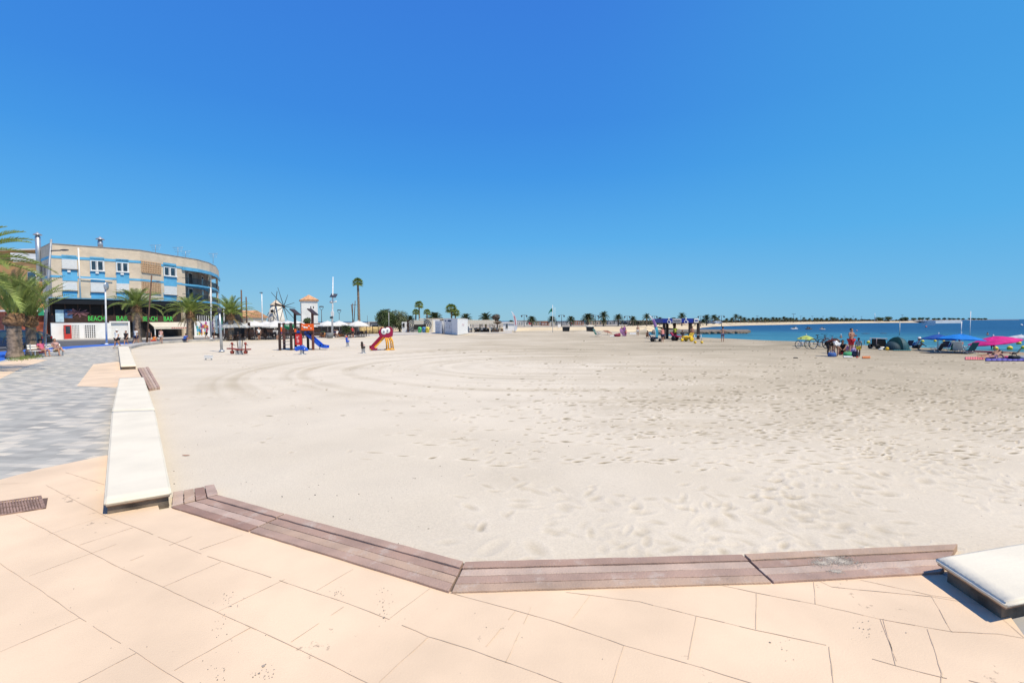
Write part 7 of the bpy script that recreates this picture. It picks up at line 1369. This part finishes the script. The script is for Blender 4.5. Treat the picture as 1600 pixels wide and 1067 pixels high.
# ---- family group
person('person in dark clothes stooping at the left of the family group', PG(1294, 556.5), R(60), 'bend', 1.75, 'dark', top=('darkred', (.12, .025, .02)), bottom=BLK+(.9,), hair='black')
person('person bending away with a white top and bare tanned legs', PG(1306, 557.2), R(175), 'bend', 1.68, 'tan', top=WHT, bottom=WHT+(.2,), hair='brown', female=True)
person('dark haired bather leaning over the bags in the family group', PG(1316, 553.5), R(-35), 'squat', 1.75, 'brown', top=BLK, bottom=BLK+(.6,), hair='black')
person('bare chested man in red shorts standing behind the family bags', PG(1329.5, 551), R(12), 'hold', 1.84, 'tan', bottom=RED+(.95,), hair='black', stout=1.15)
person('boy in white shirt and yellow shorts at the right of the family group', PG(1341, 557.6), R(-60), 'stand', 1.28, 'dark', top=GREY, bottom=YEL+(.7,), hair='black')
person('young woman in dark clothes stooping behind the stooping left person', PG(1299, 552), R(20), 'bend', 1.7, 'brown', top=BLK, bottom=BLK+(.9,), hair='black', long_hair=True)
def bag(label, px, py, rx, ry, rz_, m, nm='beach_bag', cat='bag', handle=True):
    b_ = PG(px, py); t = thing(nm, label, cat, b_); mb = MB(); rx *= .8; ry *= .8; rz_ *= .85; mb.lathe([(rx*.85, 0), (rx, rz_*.3), (rx*.95, rz_*.8), (rx*.7, rz_)], (0, 0, 0), 12, jitter=.04); mb.v = [(x, y*ry/rx, z) for x, y, z in mb.v]; mb.build('body', m, t)
    if handle: MB().tube([(-rx*.5, 0, rz_*.95), (-rx*.3, 0, rz_*1.35), (rx*.3, 0, rz_*1.35), (rx*.5, 0, rz_*.95)], .018, 5).build('handle', m, t)
    return t
def cm(n, c): return mat(n, c, rough=.7)
bag('blue bag between the legs of the stooping figures', 1300, 557.3, .34, .22, .34, cm('bag_blue', (.05, .12, .35))); bag('red cushion bag in the middle of the family group', 1317, 553.2, .42, .25, .22, cm('bag_red', (.6, .03, .04)), handle=False); bag('green bag in the middle of the family group', 1325, 556.3, .38, .25, .32, cm('bag_green', (.08, .42, .18))); bag('pink and white striped bag at the feet of the man in red', 1327, 550.5, .42, .25, .55, cm('bag_pinkstripe', (.6, .25, .38))); bag('lilac cool bag beside the boy', 1335, 552, .3, .22, .42, cm('bag_lilac', (.35, .28, .5))); bag('dark rucksack in front of the boy', 1336.5, 557.2, .28, .2, .42, cm('bag_dark', (.04, .05, .08)))
towel('white towel in front of the family bags', 1318, 556.6, 1332, 558.8, M_wh); towel('orange towel right of the family group', 1347.5, 557.2, 1360, 560.2, cm('towel_orange', (.72, .22, .05)))
towel('small scrap of orange cloth right of the boy', 1338, 557.8, 1341, 559, cm('cloth_coral', (.7, .1, .06)), 'cloth')
o = MB().ball((0, 0, .04), .16, .06, .04).ball((.1, .03, .03), .08, .04, .03).build('driftwood', M_blk); o.location = PG(1243, 560); tag(o, 'small dark piece of driftwood lying alone on the sand', 'driftwood')
# ---- stroller trailer and pop-up tent
b_ = PG(1372, 545); t = thing('bike_trailer', 'black child trailer with pale frame beside the tent', 'trailer', b_); MB().extr([(-.35, -.32, .2), (.5, -.32, .2), (.38, -.32, .82), (-.35, -.32, .86)], (0, .64, 0)).build('hood', M_blk, t, bevel=.06)
MB().tube([(-.42, -.35, .1), (-.42, -.35, .9), (.42, -.35, .87), (.58, -.35, .15), (-.42, -.35, .1)], .028, 6).tube([(-.42, .35, .1), (-.42, .35, .9), (.42, .35, .87), (.58, .35, .15), (-.42, .35, .1)], .028, 6).build('frame', mat('frame_pale', (.6, .42, .36)), t)
for s_ in (-.4, .4): MB().lathe([(.03, -.03), (.2, -.03), (.22, 0), (.2, .03), (.03, .03)], (-.35, s_, .2), 16, rot=Matrix.Rotation(pi/2, 3, 'X')).build('wheel', M_blk, t)
MB().ball((.1, -.4, .1), .28, .1, .1).build('side_pouch', M_wh, t)
b_ = PG(1398.5, 546.3); k_ = kz(b_); t = thing('popup_tent', 'teal pop up beach tent open on its left', 'tent', b_); M_tn = mat('tent_teal', (.035, .12, .14), rough=.6, var=.12, trans=.2); M_tn2 = mat('tent_dark', (.015, .045, .06), rough=.7, trans=.1)
def dome(mb, cx, rx, ry, h, a0, a1, n=14, m=8):
    for i in range(n):
        for j in range(m):
            def q(i, j): u = a0+(a1-a0)*i/n; v = pi/2*j/m; return Vector((cx+rx*math.cos(u)*math.cos(v), ry*math.sin(u)*math.cos(v), h*math.sin(v)))
            mb.face([q(i, j), q(i+1, j), q(i+1, j+1), q(i, j+1)], True)
mb = MB(); dome(mb, 3*k_, 12.5*k_, .95, 20*k_, -pi*.62, pi*.62); mb.build('canopy', M_tn, t); mb = MB(); dome(mb, -7*k_, 10.5*k_, .85, 13*k_, -pi, 0); mb.build('front_flap', M_tn2, t); MB().box(-17*k_, 13*k_, -.8, .8, .0, .03).build('groundsheet', M_tn, t); MB().tube([(3*k_+12.5*k_*math.cos(pi*.62)*math.cos(v), -.95*math.sin(pi*.62)*math.cos(v), 20*k_*math.sin(v)) for v in [pi/2*i/8 for i in range(9)]], .02, 5).build('hoop', M_tn2, t)
o = MB().ball((0, 0, .12), .13).build('beach_ball', M_yel); o.location = PG(1386, 547); tag(o, 'yellow ball lying at the foot of the teal tent', 'ball')
bag('pale sandals bag by the trailer wheel', 1376, 546.5, .2, .15, .12, M_wh, 'beach_bag', 'bag', False)
towel('teal towel spread between the tent and the woman in the white hat', 1396, 545.5, 1424, 547.8, mat('towel_teal', (.08, .28, .30)))
person('woman in a white sun hat and striped top crouching right of the tent', PG(1433, 547), R(60), 'squat', 1.72, 'tan', top=('striped', (.35, .42, .5)), bottom=BLK+(.5,), hair='brown', hat=('white', WHT[1], True), female=True)
b_ = PG(1421, 543); 
# folding chairs under the blue umbrellas
for px, py, rz, mk, lb, sc_ in ((1418, 543, 170, 'navy', 'navy folding chair at the left end of the row near the tent', 1.1), (1424.5, 542.5, 185, 'blue', 'blue folding chair behind the woman in the white hat', 1.1), (1443, 542, 175, 'navy', 'navy folding chair right of the woman in the white hat', 1.0), (1452.5, 542, 180, 'blue', 'blue folding chair under the left rim of the dark blue umbrella', 1.0), (1461, 551.5, 200, 'dark', 'black folding chair nearest the camera under the dark blue umbrella', 1.25), (1472, 546, 170, 'navy', 'navy folding chair between the two blue umbrella poles', 1.2), (1479.5, 545.5, 190, 'blue', 'blue folding chair in the middle of the group', 1.15), (1487, 551.5, 165, 'green', 'green folding chair left of the orange haired figure', 1.25), (1511, 552.5, 185, 'teal', 'teal folding chair at the right of the bright blue umbrella', 1.4)):
    lowchair(lb, PG(px, py), R(rz), MC[mk], sc=sc_*.74)
person('person in orange sitting under the bright blue umbrella', PG(1498, 546.5), R(170), 'ground', 1.75, 'brown', top=ORG, bottom=NAVY+(.6,), hair='brown')
o = lowchair('pale low lounger beside the orange clad figure', PG(1499, 552), R(120), cm('lounger_pale', (.55, .6, .6)), sc=1.1)
o = MB().box(-1.5, 1.5, -.5, .5, .0, .03).build('painted_shadow', cm('mat_black', (.02, .02, .03))); o.location = PG(1478, 552.0)+Vector((0, 0, .03)); tag(o, 'dark painted shadow of the blue umbrella under the folding chairs', 'mat')  # black sheet laid on the sand as the blue umbrella's cast shadow
# right: lying couple, towels
person('sunbather lying face down with dark hair on the purple towel', PG(1551, 560.8)+Vector((0, 0, .05)), R(10), 'lie', 1.68, 'tan', bottom=('palepink', (.6, .35, .35), .2), hair='black', long_hair=False, female=True)
person('second sunbather in dark swimwear lying just behind the first', PG(1548, 557.8)+Vector((0, 0, .05)), R(12), 'lie', 1.7, 'brown', bottom=BLK+(.3,), hair='black', female=True)
towel('purple and blue towel under the sunbathers', 1540, 560, 1606, 564.5, cm('towel_purple', (.12, .10, .38))); towel('coral pink towel at the feet of the sunbathers', 1508, 558.3, 1538, 562.5, cm('towel_coral', (.72, .18, .18)))
bag('pink beach bag by the heads of the sunbathers', 1575, 560.5, .28, .2, .2, cm('bag_hotpink', (.7, .08, .2)), handle=False); bag('dark beach bag right of the pink bag', 1584.5, 561.5, .42, .25, .28, M_blk); bag('white and dark bag at the right edge by the towel', 1597, 561, .3, .2, .22, cm('bag_grey', (.3, .32, .35)), handle=False)
b_ = PG(1587, 553.2); t = thing('anchor_weight', 'dark anchor bar lying on the sand behind the sunbathers', 'anchor', b_); MB().tube([(-.2, 0, .03), (.15, 0, .12), (.35, 0, .38)], .04, 6).build('shank', M_blk, t); MB().tube([(-.2, -.2, .04), (-.25, 0, .03), (-.2, .2, .04)], .03, 6).build('fluke', M_blk, t); MB().ball((-.1, 0, .07), .14, .1, .07).build('weight', M_blk, t)
person('dark haired figure standing in the shallows behind the pink umbrella', P(1550.5, 549.5, -1.2), R(160), 'stand', 1.55, 'dark', top=BLK, bottom=BLK+(.6,), hair='black')
# ================================================================ ON THE WATER
def waterperson(label, px, py, skin, hair='black', hat=None, h=1.7, sub=1.3, rz=0):
    b_ = P(px, py, ZW); b_.z = ZW-sub; return person(label, b_, rz, 'stand', h, skin, hair=hair, hat=hat, top=None, bottom=NAVY+(.4,))
waterperson('swimmer in a white hat standing in the water behind the family group', 1314, 528, 'tan', hat=('white', WHT[1], True), sub=1.05)
waterperson('swimmer with head and shoulders above the water left of the pink umbrella', 1543, 523.5, 'tan', sub=1.15, h=1.75)
buoy0 = None
M_buoy = mat('buoy_yellow', (.88, .66, .04), rough=.35, var=.1)
def buoy(label, px, py, rpx, m, group=None):
    b_ = P(px, py, ZW); r_ = rpx*b_.y/F; t = thing('buoy', label, 'buoy', b_, group=group); MB().ball((0, 0, r_*.62), r_, n=16, m=10).build('float', m, t); MB().tube([(0, 0, r_*1.55), (0, 0, r_*1.9)], r_*.12, 6).build('eye_bolt', M_metal, t); MB().lathe([(r_*1.0, r_*.58), (r_*1.02, r_*.62), (r_*1.0, r_*.66)], (0, 0, 0), 16, cap=False).build('band', mat('buoy_band', (.25, .28, .08)), t); return t
for px, py, r_, lb in ((1422, 535, 1.9, 'small yellow buoy just right of the teal tent'), (1441.5, 534.5, 2.1, 'small yellow buoy right above the white sun hat'), (1461, 534, 1.9, 'small yellow buoy under the dark blue umbrella'), (1474.5, 534.5, 1.8, 'small yellow buoy between the two blue umbrellas'), (1489.5, 534.5, 1.9, 'small yellow buoy under the bright blue umbrella'), (1555.5, 546.5, 3.3, 'large yellow buoy below the pink umbrella'), (1577.7, 546, 3.5, 'largest yellow buoy right of the pink umbrella'), (1599, 545, 3.0, 'yellow buoy cut by the right edge'), (1591.8, 537.8, 3.0, 'yellow buoy below the white umbrella'), (1357, 536.5, 2.6, 'yellow buoy left of the black trailer')): buoy(lb, px, py, r_, M_buoy)
buoy('small red and white buoy just beyond the man in red shorts', 1338.5, 517.3, 1.1, cm('buoy_pink', (.75, .35, .3))); buoy('tiny red and white buoy below the white net band', 1447, 511.5, 1.3, cm('buoy_redwhite', (.75, .25, .22))); buoy('tiny white float near the right edge of the sea', 1596, 509, 1.6, M_wh)
def jetski(label, px, py, m, rz=0):
    b_ = P(px, py, ZW); k_ = b_.y/F*.9; t = thing('jet_ski', label, 'jet ski', b_, rz, 'jet skis moored in the bay'); s = 12*k_/3.2
    MB().extr([(-1.6*s, -.5*s, .05*s), (1.2*s, -.5*s, -.05*s), (1.6*s, -.5*s, .3*s), (1.1*s, -.5*s, .5*s), (-1.3*s, -.5*s, .55*s)], (0, 1.0*s, 0)).build('hull', m, t, bevel=.12*s); MB().ball((.1*s, 0, .75*s), .75*s, .28*s, .32*s, 12, 8).build('seat', M_blk, t); MB().extr([(-.9*s, -.3*s, .5*s), (-.2*s, -.3*s, .5*s), (-.5*s, -.3*s, 1.15*s), (-.7*s, -.3*s, 1.1*s)], (0, .6*s, 0)).build('cowling', m, t, bevel=.05*s); MB().tube([(-.5*s, -.45*s, 1.25*s), (-.5*s, .45*s, 1.25*s)], .05*s, 6).build('handlebar', M_blk, t); return t
jetski('white jet ski leftmost of the three moored in the bay', 1241, 514.6, M_wh, R(180)); jetski('black and white jet ski in the middle of the three moored', 1263.5, 514.6, cm('jet_dark', (.12, .12, .13)), R(10)); jetski('small jet ski rightmost of the three moored in the bay', 1285, 515.2, cm('jet_grey', (.4, .4, .4)), R(20))
for px, py, w_, lb in ((1353, 521.5, 14, 'left dark low float line on the water'), (1380.5, 521.3, 12, 'right dark low float line on the water')):
    b_ = P(px, py, ZW); k_ = b_.y/F; o = MB().ball((0, 0, .02), w_*k_/2, .35, .14, 14, 6).build('kayak', cm('kayak_dark', (.03, .08, .14)), None); o.location = b_; tag(o, lb, 'kayak')
# ---- volleyball net and posts
b_ = PG(1514.5, 541); t = thing('volleyball_post', 'tall white post standing right of the white net band', 'post', b_); MB().tube([(0, 0, -.3), (0, 0, (541-486.3)*b_.y/F)], .065, 10).build('post', M_lampw, t); MB().lathe([(.15, -.02), (.15, .1), (.07, .14)], (0, 0, 0), 12).build('foot', M_lampw, t)
Yn = b_.y+7; A_ = D(1406, 502, Yn); B_ = D(1502.5, 502, Yn); t = thing('volleyball_net', 'beach volleyball net with a broad white band and pale posts', 'net', Vector((B_.x, B_.y, ZW)))
MB().tube([Vector((A_.x, A_.y, ZW-.8)), A_], .09, 8).build('post', mat('post_pale', (.55, .57, .52)), t, world=True); MB().tube([Vector((B_.x-.1, B_.y, ZW-.8)), B_], .09, 8).build('post', M_lampw, t, world=True)
p1 = D(1462, 501.2, Yn); p2 = D(1462, 505.3, Yn); q1 = D(1502, 500.0, Yn); q2 = D(1502, 504.8, Yn); MB().extr([p1, p2, q2, q1], (0, .04, 0)).build('band', M_wh, t, world=True)
e1 = D(1511.5, 499.2, Yn-.5); MB().extr([q1+Vector((.01, 0, 0)), q1+Vector((.01, 0, -.15)), e1+Vector((0, 0, -.1)), e1], (0, .04, 0)).build('guy_band', M_wh, t, world=True)
nm_ = MB(); a1 = D(1439.5, 502.2, Yn); a2 = D(1439.5, 508, Yn); c1 = p1+Vector((-.05, 0, 0)); c2 = D(1461.5, 508, Yn)
for k in range(14): nm_.tube([a1.lerp(c1, k/13), a2.lerp(c2, k/13)], .012, 3)
for k in range(8): nm_.tube([a1.lerp(a2, k/7), c1.lerp(c2, k/7)], .012, 3)
nm_.tube([A_, a1], .02, 4); nm_.build('mesh', cm('net_grey', (.35, .38, .5)), t, world=True)
b_ = PG(1350.5, 540); b_ = P(1350.5, 538.8, ZW); t = thing('swim_post', 'thin dark post standing at the waterline left of the yellow buoy', 'post', b_); MB().tube([(0, 0, -.3), (0, 0, 7.5*b_.y/F)], .03, 6).build('post', M_blk, t); MB().ball((0, 0, .02), .08, .08, .05, 8, 5).build('collar', M_grd, t)
# left street signs
b_ = base_at(70, 42); t = pole('street_sign', 'green cross street sign on a white post behind the left palms', 'sign', b_, D(70, 486, 42), .04, M_lampw); z_ = D(66, 487, 42).z; MB().box(-.45, .02, -.12, -.06, z_-.35, z_+.35).build('panel', mat('sign_green', (.05, .42, .18)), t)
t = thing('information_post', 'grey green information post next to the seated pair', 'sign', P(60.5, 553)); MB().box(-.16, .16, -.06, .06, 0, 1.75).build('panel', mat('post_greygreen', (.10, .16, .15)), t, bevel=.02); MB().box(-.26, .26, -.15, .15, -.03, .04).build('foot', M_conc, t)
tf_ = MB(); random.seed(8)
for k in range(420):
    px, py = random.choice([(18, 562), (33, 561), (50, 559), (58, 557), (40, 560)]); q_ = P(px+random.gauss(0, 5), py+random.gauss(0, 1.2), 0); a_ = random.random()*6.3; h_ = random.uniform(.06, .28); tf_.face([q_+Vector((-.015, 0, 0)), q_+Vector((.015, 0, 0)), q_+Vector((math.cos(a_)*h_*.6, math.sin(a_)*h_*.6, h_))])
tag(tf_.build('grass_tufts', M_fr), 'tufts of grass and weeds at the foot of the left palms', 'grass', kind='stuff')
